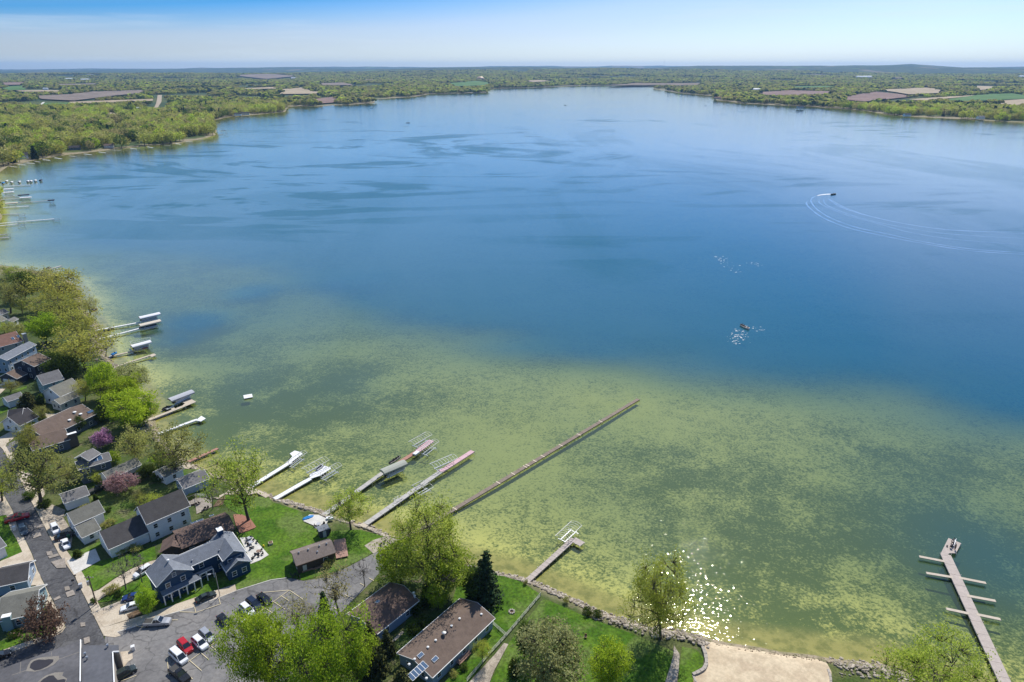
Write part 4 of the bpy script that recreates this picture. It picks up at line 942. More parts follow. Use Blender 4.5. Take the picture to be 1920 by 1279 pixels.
def tree(kind, base, top, wpx, label, cat='tree', name='tree', group=None, lean=True):
    b_ = W(base, LZ); c0 = W(top, 0.0); c1 = W(top, 1.0); z = -(c0.y-b_.y)/(c1.y-c0.y); H = max(1.2, z-LZ); tp = W(top, z)
    k = TC.get(kind, 0); TC[kind] = k+1; tm, cm, PH, PR = PROTO[kind][k % len(PROTO[kind])]
    dm = depth(b_.x, b_.y, LZ+H*.6); wd = wpx*dm/FPX; sxy = wd/2/PR*0.95; sz = H/PH*0.97
    r = thing(name, label, cat, (b_.x, b_.y, LZ-.05), 0, group); ang = math.atan2(tp.x-b_.x, H) if lean else 0
    r.rotation_euler = (0, max(-.2, min(.2, ang)), random.uniform(0,6.28)) if not lean else (0,0,0)
    if lean: r.rotation_euler = Matrix.Rotation(max(-.2,min(.2,ang)),3,'Y').to_euler()
    spin = random.uniform(0,6.28)
    for nm, me in (('trunk',tm),('crown',cm)): link(nm, me, r, (0,0,0), (0,0,spin), (sxy,sxy,sz))
    TREES.append((key_xy(b_), wd/2)); return r
def key_xy(v): return (v.x, v.y)
T = tree
T('spring', (466,976), (424,846), 96, 'tall leaning yellow green tree on the brick terrace by the white dock')
T('springbig', (1238,1196), (1240,1052), 124, 'tall airy yellow green tree at the shore left of the sun glitter')
T('pale', (1025,1290), (1040,1180), 130, 'broad pale willow green tree on the lawn right of the wire fence')
T('bright', (1140,1300), (1145,1209), 72, 'round vivid green tree with a white bench showing through on the lawn')
T('darkleaf', (984,1232), (992,1167), 40, 'deep green bushy tree tucked behind the pale willow green tree')
T('darkleaf', (968,1279), (962,1238), 26, 'small dark shrub tree at the foot of the pale willow green tree')
T('springbig', (1755,1345), (1728,1222), 205, 'wide yellow green tree at the lower right beside the fishing pier')
T('springbig', (800,1102), (800,950), 158, 'largest yellow green tree, spreading over the shore above the ranch roofs')
T('bright', (836,1118), (845,1032), 76, 'vivid green tree between the largest shore tree and the spruce')
T('bright', (752,1092), (742,1022), 82, 'green tree over the gravel path by the shaded ranch roof')
T('conifer', (905,1128), (912,1028), 78, 'tall dark spruce on the fenced lawn at the shore')
T('darkleaf', (893,1122), (890,1068), 50, 'dark bushy tree leaning against the shore spruce')
T('arbor', (797,1138), (795,1093), 14, 'narrow dark arborvitae at the corner of the shaded ranch roof'); T('arbor', (806,1136), (805,1098), 13, 'second narrow arborvitae beside the shaded ranch wall')
T('bright', (822,1142), (822,1094), 46, 'yellow green tree between the two ranch roofs')
T('juniper', (700,1262), (690,1163), 62, 'brown green juniper in front of the shaded ranch house')
T('juniper', (752,1300), (753,1250), 52, 'low brown green juniper at the near end of the long ranch roof')
T('juniper', (728,1225), (722,1178), 36, 'smaller brown green juniper beside the narrow concrete walk')
T('brightbig', (512,1308), (466,1144), 124, 'huge vivid green tree hiding the cars in the parking lot')
T('brightbig', (600,1330), (608,1168), 165, 'huge vivid green tree right of the one over the parking lot')
T('bright', (672,1290), (668,1185), 60, 'upright vivid green tree touching the brown green juniper')
T('budding', (560,1195), (553,1118), 56, 'thin budding tree at the edge of the parking lot lines'); T('budding', (586,1190), (584,1132), 30, 'slim brownish budding tree left of the small spruce')
T('budding', (636,1152), (620,1062), 66, 'tall half bare tree with yellow buds standing on the lot'); T('conifer', (612,1184), (604,1104), 44, 'small spruce between the parking lot and the brown ranch roof')
T('bare', (684,1100), (674,1048), 34, 'grey bare sapling by the gravel drive above the shaded ranch roof')
T('spring', (658,993), (651,918), 68, 'round spring green tree on the shore beside the grey dock')
T('bright', (280,1148), (281,1106), 42, 'small round bright green tree beside the white sedan', lean=False)
T('bare', (236.6,1106), (222,1042), 40, 'bare tree with forked trunk on the lawn strip by the drive'); T('bare', (267,1093), (252,1035), 34, 'bare slender tree next to the half hidden white car')
T('russet', (84,1196), (84,1137), 80, 'sprawling reddish brown bare tree at the street corner')
T('olive', (78,950), (100,834), 108, 'spreading olive oak beside the street above the white garage')
T('conifer', (40,876), (38,836), 30, 'dark spruce standing at the street bend'); T('gold', (60,853), (44,800), 42, 'small yellow tree at the end of the concrete driveway')
T('magenta', (192,840), (193,808), 33, 'magenta flowering tree behind the taupe roofed house', group=None); T('mauve', (228,924), (223,889), 54, 'faded mauve flowering tree beside the white house with mossy roof')
T('olive', (263,873), (244,803), 66, 'olive tree behind the slate blue house'); T('olive', (334,896), (320,806), 98, 'wide olive tree with dark leaning trunk at the shore cabin')
T('bare', (240,806), (232,768), 44, 'grey bare tree in front of the stony shore'); T('bright', (246,802), (240,738), 90, 'yellow green tree nearest the stony shore by the tan dock')
T('bright', (226,768), (226,708), 72, 'bright green tree behind the house with bright gutter'); T('bright', (190,748), (189,684), 52, 'green tree above the house with grey green roof')
T('pale', (244,733), (240,684), 64, 'greyish green tree reaching over the water near the narrow dock'); T('gold', (160,692), (148,618), 112, 'broad golden green tree on the bank below the pontoon docks')
T('bright', (87,642), (85,590), 58, 'green tree beside the red brown roof'); T('gold', (150,640), (143,582), 74, 'golden green tree on the bank above the pontoon docks')
T('gold', (113,603), (108,552), 100, 'wide golden brown tree in the middle of the shore woods'); T('gold', (112,578), (104,510), 104, 'wide brownish tree at the tip of the shore woods')
T('darkleaf', (47,562), (46,510), 40, 'dense dark green tree in the shore woods'); T('olive', (20,588), (14,524), 54, 'olive tree with a heavy trunk at the left frame edge')
T('spring', (18,522), (18,500), 44, 'low spring green tree at the frame edge by the water'); T('olive', (58,530), (58,505), 52, 'low olive tree at the back of the shore woods'); T('olive', (92,535), (90,508), 44, 'olive tree behind the wide brownish tree')
T('spring', (42,588), (40,562), 28, 'small bright tree below the dense dark green tree'); T('darkleaf', (122,712), (118,668), 52, 'shady green tree by the dark house')
T('darkleaf', (100,692), (100,660), 40, 'shady tree under the golden green bank tree'); T('juniper', (52,768), (50,732), 42, 'rusty dark bush next to the white garage with grey roof'); T('arbor', (76,762), (75,737), 15, 'pointed arborvitae between the rusty bush and the house with bright gutter')
T('olive', (80,792), (77,760), 26, 'small olive tree in front of the cream bungalow'); T('bare', (399,954), (397,910), 30, 'small grey birch on the stone patio'); T('spring', (4,940), (3,880), 58, 'pale spring tree leaning over the street at the frame edge')
T('gold', (160,752), (157,712), 40, 'golden tree at the end of the house with grey green roof'); T('spring', (905,1243), (904,1200), 30, 'small yellow green tree by the railed brown deck')
T('bare', (198,668), (212,636), 30, 'leaning bare dark tree over the water by the blue jet ski'); T('olive', (205,752), (200,715), 44, 'olive tree between the yellow green shore trees')
T('olive', (30,640), (30,606), 40, 'olive tree among the small cabins'); T('spring', (8,625), (6,604), 30, 'bright bush tree at the left frame edge by the cabins')
T('bright', (268,795), (272,752), 42, 'vivid green tree leaning over the shore at the tan dock'); T('darkleaf', (190,790), (186,766), 34, 'dark green tree beside the magenta flowering tree')
T('darkleaf', (150,808), (146,782), 22, 'dark bush between the taupe roofs'); T('olive', (170,590), (160,560), 40, 'olive tree on the point above the shallow cove')
T('spring', (288,958), (286,928), 44, 'small spring green tree on the shaded lawn behind the tall white house'); T('olive', (262,944), (260,922), 32, 'low olive tree on the lawn right of the faded mauve tree')
T('bright', (214,868), (213,848), 26, 'small vivid tree beside the slate blue house'); T('darkleaf', (278,895), (277,872), 30, 'dark leafy tree under the wide olive tree by the cabin'); T('spring', (182,905), (180,884), 30, 'small spring green tree left of the faded mauve tree'); T('olive', (128,905), (126,872), 44, 'olive tree between the street oak and the slate blue house')
T('spring', (110,820), (108,796), 34, 'yellow green tree in front of the taupe roofed house'); T('olive', (20,735), (19,714), 30, 'olive tree beside the white garage with grey roof'); T('darkleaf', (62,700), (60,682), 26, 'dark leafy tree by the dark garage'); T('bright', (302,872), (300,850), 34, 'vivid green young tree close to the small shore cabin')
sh = [((205,986),24,10,'shrubolive','olive shrub behind the grey roofed white cottage'),((204,960),12,9,'shrub','bright little bush beside the cottage lawn'),((180,938),9,12,'arbor','columnar evergreen behind the white garage'),
      ((212,1112),26,13,'shrubolive','bare looking shrub beside the tan driveway'),((616,1062),20,12,'shrubolive','dry brown shrub against the boathouse'),((775,1186),26,12,'shrub','dark shrub by the narrow walk of the ranch houses'),((795,1170),30,12,'shrub','dark shrub on the shaded lawn between the ranches'),
      ((255,1031),26,10,'shrubolive','grey shrub row end beside the white wing'),((228,1036),28,10,'shrubolive','low grey shrub along the white wing wall'),((56,935),22,12,'shrub','dark hedge bush at the oak trunk'),((83,950),26,12,'shrub','dark shrub below the spreading oak'),
      ((146,795),26,12,'shrub','dark round shrub at the dark roofed cottage'),((58,806),22,12,'shrub','clipped dark bush by the dark roofed cottage'),((80,790),16,10,'shrub','second clipped bush by the dark roofed cottage'),((385,1080),12,7,'shrub','green shrub at the porch end of the navy building'),((30,1192),26,8,'shrub','low bush beside the teal house chimney'),
      ((160,958),30,8,'shrubolive','rusty shrub line between cottage and white garage'),((360,936),20,8,'shrub','green shrub beside the long low shed'),((348,915),18,8,'shrub','shrub at the far end of the long low shed'),((870,1255),18,9,'shrub','shrub below the railed brown deck'),((850,1268),18,9,'shrubolive','pale shrub below the railed brown deck'),
      ((146,1044),16,14,'arbor','dark evergreen beside the white sedan and cottage'),((222,1118),16,8,'shrub','small round shrub near the forked bare tree'),((176,1130),12,7,'shrub','shrub at the foot of the utility pole'),((1720,1262),20,8,'shrub','green shrub on the rocky bank by the beach'),((1102,1150),22,8,'shrub','green shrub on the rocky bank of the lawn'),((1120,1155),20,8,'shrub','second green shrub on the rocky bank of the lawn'),
      ((740,1120),40,14,'shrub','dark hedge clump under the green tree beside the ranch'),((712,1142),36,13,'shrub','dark hedge clump midway along the ranch roof edge'),((690,1162),34,12,'shrub','dark hedge clump nearest the tall half bare tree'),((668,1180),30,12,'shrub','dark hedge clump at the near corner of the ranch roof'),((780,1150),26,16,'shrub','dark shrub against the shaded ranch wall'),
      ((1062,1128),14,6,'shrubolive','dry shrub on the bank near the fence end'),((985,1095),10,5,'shrubolive','tuft of dry shrub beside the grey wood dock'),((300,900),30,10,'shrub','low green shrub under the olive tree near the patio')]
for b_, w_px, h_px, k, lab in sh: T(k, b_, (b_[0], b_[1]-h_px), w_px, lab, 'evergreen' if k == 'arbor' else 'shrub', 'evergreen' if k == 'arbor' else 'shrub', lean=False)
for i in range(9):     # foundation planting along the navy porch
    t = (i+.5)/9; T('shrub', (310+58*t+q(('C3',560,1270))[0]-305, q(('C3',575,1290))[1]-33*t+6), (310+58*t+q(('C3',560,1270))[0]-305, q(('C3',575,1290))[1]-33*t+1), 6.5, 'little clipped shrub in the row below the navy porch', 'shrub', 'shrub', 'porch shrubs', lean=False)
# ------------------------------------------------------------------ docks
M_dgrey = mat('dock_grey_boards', (0.42,0.40,0.37), 0.85, 0.2, 1.0); M_dwhite = mat('dock_white', (0.74,0.74,0.73), 0.6, 0.08, 1.0)
M_dtan = mat('dock_tan_boards', (0.50,0.43,0.34), 0.85, 0.18, 1.0); M_dbrown = mat('dock_brown_boards', (0.225,0.178,0.140), 0.9, 0.25, 1.0)
M_dred = mat('dock_red_boards', (0.38,0.20,0.15), 0.9, 0.2, 1.0); M_dpink = mat('dock_pink_boards', (0.58,0.38,0.40), 0.85, 0.12, 1.0); M_dpier = mat('pier_boards', (0.43,0.37,0.325), 0.9, 0.2, 1.0)
M_alu = mat('aluminium', (0.62,0.63,0.64), 0.35, 0.08, 1.0, 0.5, 0.5); M_pale = mat('plank_pale', (0.66,0.55,0.42), 0.9, 0.15, 2)
M_lift = mat('lift_cream', (0.68,0.67,0.60), 0.5, 0.08, 1.0); M_cgrey = mat('canopy_grey', (0.42,0.43,0.46), 0.8, 0.08, 1.0); M_cwhite = mat('canopy_white', (0.74,0.74,0.76), 0.8, 0.06, 1.0)
M_ccream = mat('canopy_cream', (0.62,0.55,0.45), 0.8, 0.06, 1.0); M_csage = mat('canopy_sage', (0.36,0.37,0.31), 0.8, 0.08, 1.0); M_cnavy = mat('canopy_navy', (0.03,0.04,0.07), 0.8, 0.1, 1.0); M_cblue = mat('canopy_blue', (0.02,0.22,0.55), 0.7, 0.08, 1.0)
M_black = mat('black_plastic', (0.02,0.02,0.022), 0.5, 0.1, 1.0); M_seat = mat('vinyl_seat', (0.50,0.47,0.42), 0.6, 0.08, 1.0); M_hullw = mat('hull_white', (0.72,0.72,0.72), 0.3, 0.05, 1.0, 0.5); M_hullb = mat('hull_blue', (0.03,0.16,0.42), 0.3, 0.05, 1, 0.5)
def dock(label, p1, p2, w, m, sec=3.0, z=0.85, name='dock', segs=None, group=None, posts=True):
    """segs: list of (end pixel, material, width) after the first stretch"""
    a = W(p1, z); root = None; runs = [(p1, p2, m, w)]
    for s in segs or (): runs.append((runs[-1][1], s[0], s[1], s[2]))
    for A_, B_, mm, ww in runs:
        a = W(A_, z); b = W(B_, z); d = b-a; L = d.length; ang = math.atan2(d.y, d.x)
        if root is None: root = thing(name, label, 'pier' if name == 'pier' else 'dock', (a.x, a.y, 0), ang, group); inv = root_inv(root)
        n = max(1, round(L/sec)); st = L/n; la = inv @ a; rot = ang-root.rotation_euler.z
        me = MB().box((0,0,-.16),(st-.07, ww, .32)).mesh('deck_section', mm); pm = MB().tube((0,0,-1.9),(0,0,z+.35),.055,n=5).mesh('post', M_alu)
        for i in range(n):
            o = link('deck_section', me, root, (la.x+math.cos(rot)*(i+.5)*st, la.y+math.sin(rot)*(i+.5)*st, z), (0,0,rot))
        k = max(1, n//2) if posts else 0
        for i in range(k+1 if k else 0):
            for s in (-1, 1):
                t = L*i/k; link('post', pm, root, (la.x+math.cos(rot)*t-math.sin(rot)*s*(ww/2+.05), la.y+math.sin(rot)*t+math.cos(rot)*s*(ww/2+.05), 0))
    return root
def platform(root, crop, s, m, z=.87, nm='platform'):
    inv = root_inv(root); pts = [inv @ W(p, z) for p in pp(crop, s)]; o = MB().prism([(p.x,p.y) for p in pts], z-.18, z).build(nm, m, root)
    pm = MB().tube((0,0,-1.9),(0,0,z-.02),.06,n=5).mesh('post', M_alu)
    for p in pts: link('post', pm, root, (p.x*.995, p.y*.995, 0))
    return o
dA = dock('white dock nearest the leaning tree, ending in a white platform', C('C3',1440,172), C('D5',745,470), 1.5, M_dwhite); platform(dA, 'D5', '700,470 770,395 735,358 800,318 880,340 905,362 745,480', M_dwhite)
dB = dock('white dock with a broad white platform and steel lifts', C('D5',530,962), C('D5',1005,690), 1.6, M_dwhite); platform(dB, 'D5', '997,690 1000,642 1140,572 1160,560 1195,520 1282,548 1275,565 1140,650 1010,694', M_dwhite)
dC = dock('grey and red dock carrying the covered pontoon boat', C('C5',505,417), C('D6',468,605), 1.6, M_dgrey, segs=[(C('D6',830,380), M_dred, 1.5), (C('D6',985,265), M_dpink, 2.0)])
MB().box((0,0,0),(2.2,1.4,.5)).build('dock_box', M_hullw, dC, root_inv(dC) @ (W(C('D6',815,405), 1.1)))
dD = dock('grey dock with a pink outer end', C('D6',265,1175), C('D6',1080,605), 1.7, M_dgrey, segs=[(C('D6',1432,380), M_dpink, 1.7)])
platform(dD, 'C5', '832,500 870,478 915,508 880,530', M_dtan, 1.3, 'landing')
dE = dock('very long brown wooden pier reaching out over the weed beds', (752,1014), (1197,748), 1.4, M_dbrown, 3.0, .5, name='pier')
inv = root_inv(dE); pbm = MB().box((0,0,0),(.35,1.7,.05)).mesh('cross_board', M_pale)
for p in ((1390,318),(1205,430),(1050,522),(890,612),(825,655),(765,692),(745,705),(640,765),(515,842),(140,1062)): l = inv @ W(C('D8',*p), .52); link('cross_board', pbm, dE, (l.x, 0, .53))
dF = dock('short weathered grey wood dock with an angled end platform', C('C7',388,238), C('E7',690,455), 1.5, M_dpier, 1.6); platform(dF, 'E7', '655,505 715,428 882,520 800,585 720,540', M_dpier)
dG = dock('long fishing pier with side fingers at the lower right', (1940,1398), C('E6',600,900), 2.5, M_dpier, 4.2, name='pier', posts=True)
platform(dG, 'E6', '700,342 1132,520 962,862 710,862 690,930 470,930 438,868', M_dpier, .88)
inv = root_inv(dG); fingm = M_dtan
for a_, b_ in (((655,335),(845,372)),((708,459),(908,492)),((955,495),(1157,535)),((1015,630),(1230,670)),((858,728),(1030,765)),((1085,770),(1267,808))):
    A_ = inv @ W(C('D7',*a_), .8); B_ = inv @ W(C('D7',*b_), .8); d = B_-A_; f = MB().box((0,0,0),(d.length,.85,.16)).build('finger', fingm, dG, (A_+B_)/2, (0,0,math.atan2(d.y,d.x)))
dH = dock('tan dock with a square sun deck and grey canopied lift', C('D4',150,640), C('D4',680,432), 1.5, M_dtan); platform(dH, 'D4', '612,378 740,322 836,380 690,440 640,440 690,400', M_dtan)
platform(dH, 'D4', '500,470 545,455 560,480 520,500', M_dtan)
dI = dock('narrow dock with a white spread end below the tan dock', C('D4',330,800), C('D4',850,612), 1.3, M_dwhite); platform(dI, 'D4', '830,628 905,566 966,602 900,640', M_dwhite)
dJ = dock('old orange wood dock beside the small shore cabin', C('D4',690,1195), C('D4',1125,998), 1.2, M_dred, segs=None)
dK = dock('pale narrow dock leading to the two white canopied boats', C('D3',10,445), C('D3',868,285), 1.2, M_dwhite); dL = dock('second pale dock, ending at the cream canopied boat', C('D3',40,570), C('D3',625,415), 1.1, M_dwhite)
dM = dock('thin dock by the blue jet ski with a wooden end', C('D3',190,815), C('D3',735,690), 1.1, M_dtan); platform(dM, 'D3', '478,650 510,645 560,690 530,715', M_dtan); platform(dM, 'D3', '640,705 720,668 738,692 680,715', M_dred)
dN = dock('thin low dock with a small square end, southernmost of the cove group', C('D3',280,958), C('D3',760,800), 1.1, M_dtan); platform(dN, 'D3', '740,800 820,772 850,795 790,822', M_dtan)
fl = [('FE',(-60,182),(340,160),'long thin dock behind the row of moored boats'),('FE',(40,296),(230,280),'short dock serving the dark covered boat'),('FE',(10,328),(255,308),'short dock in front of the dark covered boat'),('FE',(60,376),(550,336),'dock ending in a dark square shelter'),
      ('FE',(20,418),(325,399),'bare pale dock below the cream boat'),('FE',(30,492),(205,486),'faint dock ending at an empty lift'),('FE',(-60,598),(610,541),'longest pale dock at the left frame edge'),('FE',(-60,625),(195,600),'pale dock right below the longest one'),('FE',(-60,726),(75,714),'stub of a dock at the frame edge with a brown lift'),('FE',(-60,760),(97,750),'lowest dock stub at the left frame edge'),('FE',(545,1110),(690,1070),'little steel dock off the shore woods')]
for c_, a_, b_, lab in fl: dock(lab, C(c_,*a_), C(c_,*b_), 1.5, M_dwhite if 'pale' in lab or 'long' in lab else M_dgrey, 4.0)

# ------------------------------------------------------------------ boat lifts and boats
def lift(label, cpx, a_px, b_px, L=8.0, Wd=3.0, top=2.7, ribs=9, cover=None, m=M_lift, name='boat_lift', group=None):
    """centre pixel at canopy height; a->b gives the long axis"""
    c = W(cpx, top); a = W(a_px, top); b = W(b_px, top); ang = math.atan2(b.y-a.y, b.x-a.x)
    r = thing(name, label, 'boat lift', (c.x, c.y, 0), ang, group); hx, hy = L/2, Wd/2
    lg = MB().tube((0,0,-1.7),(0,0,top),.06,n=5).mesh('leg', M_alu)
    for sx in (-1,1):
        for sy in (-1,1): link('leg', lg, r, (sx*hx*.62, sy*hy, 0))
    rl = MB().box((0,0,0),(L,.12,.12)).mesh('canopy_rail', m)
    for sy in (-1,1): link('canopy_rail', rl, r, (0, sy*hy, top))
    arc = [(0, hy*math.sin(t), top+.55*(math.cos(t)-math.cos(1.2))/(1-math.cos(1.2)) if False else top+.55*(1-(math.sin(t))**2)) for t in np.linspace(-math.pi/2, math.pi/2, 7)]
    rb = MB().poly(arc, .05, 4).mesh('canopy_rib', m)
    if not cover:
        for i in range(ribs): link('canopy_rib', rb, r, (-hx+.05+(L-.1)*i/(ribs-1), 0, 0))
    else:
        prof = [(p[1]*1.04, p[2]+.08) for p in arc]; n = len(prof); mb = MB(); x0, x1 = -hx-.2, hx+.2
        vs = [(x0,y,z) for y,z in prof]+[(x1,y,z) for y,z in prof]+[(x0,y*.98,z-.06) for y,z in prof]+[(x1,y*.98,z-.06) for y,z in prof]
        fs = [(i+1,i,n+i,n+i+1) for i in range(n-1)]+[(2*n+i,2*n+i+1,3*n+i+1,3*n+i) for i in range(n-1)]
        for s in (1,-1): y = s*hy*1.045; b0 = len(vs); vs += [(x0,y,top+.06),(x1,y,top+.06),(x1,y,top-.4),(x0,y,top-.4)]; fs.append((b0,b0+1,b0+2,b0+3))
        for X in (x0, x1): b0 = len(vs); vs += [(X,y,z) for y,z in prof]+[(X,-hy*1.04,top-.25),(X,hy*1.04,top-.25)][::-1]; fs.append(tuple(range(b0,b0+n+2)))
        mb.add(vs, fs).build('canopy', cover, r, smooth=False)
    for sx in (-1,1): MB().box((0,0,0),(.16,Wd,.16)).build('cross_beam', M_alu, r, (sx*hx*.62,0,.55))
    for sy in (-1,1): MB().box((0,0,0),(L*.7,.22,.2)).build('cradle_rail', M_alu, r, (0,sy*hy*.45,.75))
    return r
def pontoon(label, cpx, a_px, b_px, z=.9, L=7.2, hull=M_hullw, group=None, cover=None):
    c = W(cpx, z); a = W(a_px, z); b = W(b_px, z); r = thing('pontoon_boat', label, 'boat', (c.x,c.y,z), math.atan2(b.y-a.y,b.x-a.x), group)
    for s in (-1,1):
        mb = MB(); mb.tube((-L/2,s*.85,-.05),(L/2-.8,s*.85,-.05),.31,n=8); mb.tube((L/2-.8,s*.85,-.05),(L/2,s*.85,.1),.31,.06,n=8); mb.build('pontoon', M_alu, r)
    MB().box((0,0,.32),(L-.3,2.45,.1)).build('deck', M_seat, r); rail = MB()
    for s in (-1,1): rail.box((0,s*1.2,.72),(L-.8,.05,.62))
    for s in (-1,1): rail.box((s*(L/2-.42),0,.72),(.05,2.4,.62))
    rail.build('side_panel', hull, r)
    for x, y, l in ((L*.28,.8,2.0),(L*.28,-.8,2.0),(-L*.3,.8,1.6),(-L*.3,-.8,1.4)): MB().box((0,0,.6),(l,.6,.45)).box((0,.27 if y>0 else -.27,.95),(l,.12,.35)).build('bench_seat', M_seat, r, (x,y,0))
    MB().box((-.2,-.75,.85),(.5,.7,.9)).build('console', hull, r); MB().box((-L/2-.05,0,.35),(.4,.4,.9)).build('outboard_motor', M_black, r)
    return r
def runabout(label, cpx, a_px, b_px, z=.15, L=5.5, hull=M_hullw, deckm=M_seat, group=None, people=0, canopy=None):
    c = W(cpx, z); a = W(a_px, z); b = W(b_px, z); r = thing('motor_boat', label, 'boat', (c.x,c.y,z), math.atan2(b.y-a.y,b.x-a.x), group)
    st = [(-.5,.85,.72),(-.25,.95,.75),(0,1.0,.78),(.25,.85,.85),(.4,.5,.92),(.5,.06,1.0)]; vs=[]; n=5
    for x,w,h in st: vs += [(x*L,-w,h*.75),(x*L,-w*.8,0),(x*L,0,-.2),(x*L,w*.8,0),(x*L,w,h*.75)]
    fs = [(i*n+j,(i+1)*n+j,(i+1)*n+j+1,i*n+j+1) for i in range(len(st)-1) for j in range(n-1)]+[(0,1,2,3,4)]
    mb = MB().add(vs, fs); 
    MB().add(mb.v, mb.f).build('hull', hull, r)
    MB().prism([(st_[0]*L, -st_[1]*.9) for st_ in st[:4]]+[(st_[0]*L, st_[1]*.9) for st_ in st[:4]][::-1], .2, .28).build('cockpit_floor', deckm, r)
    fd = MB().prism([(.25*L,-.8),(.4*L,-.46),(.49*L,0),(.4*L,.46),(.25*L,.8)], .62, .68); fd.build('fore_deck', deckm, r)
    g_ = MB()
    for s in (-1,1):
        for p0,p1 in zip(st[:-1],st[1:]): g_.tube((p0[0]*L,s*p0[1],p0[2]*.76),(p1[0]*L,s*p1[1],p1[2]*.76),.07,n=4)
    g_.build('gunwale', M_seat, r)
    for x in (-.3,-.05): MB().box((x*L,0,.45),(.45,1.5,.35)).build('bench_seat', M_black, r)
    MB().box((.12*L,.35,.7),(.35,.7,.6)).build('console', hull, r); MB().box((-.53*L,0,.55),(.45,.42,.8)).build('outboard_motor', M_black, r)
    if canopy: MB().extrude_x([(-1.0,1.5),(-.6,1.8),(.6,1.8),(1.0,1.5),(.95,.7),(-.95,.7)], -.42*L, .3*L).build('cover', canopy, r)
    return r
def jetski(label, cpx, a_px, b_px, z=.55, hull=M_black, seat=M_black, group=None):
    c = W(cpx, z); a = W(a_px, z); b = W(b_px, z); r = thing('jet_ski', label, 'jet ski', (c.x,c.y,z), math.atan2(b.y-a.y,b.x-a.x), group)
    st = [(-1.5,.5,.3),(-.5,.58,.35),(.5,.55,.45),(1.2,.35,.55),(1.6,.04,.6)]; vs=[]
    for x,w,h in st: vs += [(x,-w,h),(x,-w*.7,-.1),(x,w*.7,-.1),(x,w,h),(x,0,h+.15)]
    fs = [(i*5+j,(i+1)*5+j,(i+1)*5+(j+1)%5,i*5+(j+1)%5) for i in range(4) for j in range(5)]+[(0,1,2,3,4)]
    MB().add(vs, fs).build('hull', hull, r); MB().box((-.5,0,.62),(1.5,.38,.3)).build('seat', seat, r); MB().tube((.5,-.4,.95),(.5,.4,.95),.05,n=5).box((.55,0,.7),(.4,.4,.45)).build('handlebar', M_black, r)
    return r
lift('empty cream lift frame beside the platform of the dock by the leaning tree', C('D5',820,415), C('D5',735,485), C('D5',905,360), 8.0, 2.2)
lift('empty steel lift frame on the far side of the broad white platform', C('D5',1075,502), C('D5',960,560), C('D5',1180,440), 8.6, 3.2)
lift('empty steel lift frame at the tip of the broad white platform', C('D5',1262,578), C('D5',1155,655), C('D5',1370,525), 8.2, 2.6)
jetski('jet ski parked on the broad white dock platform', C('D5',1135,555), C('D5',1110,575), C('D5',1170,535), .9, M_cgrey)
lift('empty white lift frame off the red dock end', C('D6',862,242), C('D6',770,295), C('D6',955,190), 8.4, 3.0); lift('empty lift frame alongside the pink end of the red dock', C('D6',955,325), C('D6',880,375), C('D6',1020,270), 8.0, 2.6)
lift('sage canopied lift beside the red dock', C('D6',570,555), C('D6',470,600), C('D6',670,515), 8.2, 3.0, 2.9, cover=M_csage); pontoon('pontoon boat under the sage canopy', C('D6',580,610), C('D6',490,655), C('D6',680,560), 1.0, hull=M_cgrey)
for i,(x,y) in enumerate(((560,500),(610,470),(590,485))): jetski(['dark jet ski on the red dock, nearest the sage canopy','dark jet ski on the red dock, farthest out','dark jet ski on the red dock, between two others'][i], C('D6',x,y), C('D6',540,520), C('D6',630,460), .7, group='jet skis at the red dock')
lift('empty white lift frame beside the pink dock end', C('D6',1115,492), C('D6',1000,540), C('D6',1230,440), 9.0, 3.2, m=M_dwhite); 
lift('small low lift frame on the lake side of the grey dock', C('D6',900,800), C('D6',830,850), C('D6',975,770), 5.5, 2.6, 1.6, ribs=3); lift('tiny lift frame halfway along the grey dock', C('D6',612,903), C('D6',590,915), C('D6',640,885), 2.6, 1.6, 1.2, ribs=3); lift('narrow lift frame across the grey dock from the low one', C('D6',835,745), C('D6',790,775), C('D6',880,730), 4.0, 1.6, 1.6, ribs=2)
lift('empty cream lift frame at the end of the weathered grey wood dock', C('E7',605,320), C('E7',510,405), C('E7',700,230), 8.2, 3.4, 2.4, ribs=10)
lift('grey canopied lift on the tan sun deck dock', C('D4',635,298), C('D4',520,335), C('D4',745,250), 9.0, 3.2, 2.9, cover=M_cgrey); pontoon('pontoon boat under the grey canopy by the sun deck', C('D4',640,350), C('D4',560,385), C('D4',720,310), 1.0)
jetski('dark jet ski moored inside the tan sun deck dock', C('D4',435,470), C('D4',400,490), C('D4',470,460), .3); jetski('white and dark jet ski at the side of the tan dock', C('D4',490,465), C('D4',470,475), C('D4',520,455), .4, M_hullw)
lift('white canopied lift, northern of the pair at the pale dock', C('D3',755,240), C('D3',655,262), C('D3',850,218), 9.5, 3.0, 2.9, cover=M_cwhite); pontoon('pontoon boat under the northern white canopy', C('D3',745,285), C('D3',650,310), C('D3',840,265), 1.0, 7.8)
lift('cream canopied lift, southern of the pair at the pale docks', C('D3',760,345), C('D3',655,370), C('D3',870,318), 9.5, 3.0, 2.9, cover=M_ccream); pontoon('pontoon boat under the cream canopy', C('D3',740,395), C('D3',640,420), C('D3',850,375), 1.0, 7.8, M_cnavy)
lift('white canopied lift on the thin dock with wooden end', C('D3',635,640), C('D3',545,662), C('D3',720,615), 8.0, 2.8, 2.9, cover=M_cwhite); pontoon('pontoon boat under the white canopy of the thin dock', C('D3',640,680), C('D3',560,705), C('D3',720,665), 1.0, 6.8)
lift('empty pale lift frame beyond the thin dock canopy', C('D3',625,590), C('D3',520,612), C('D3',730,568), 8.5, 3.0, 2.2, ribs=2, m=M_dwhite)
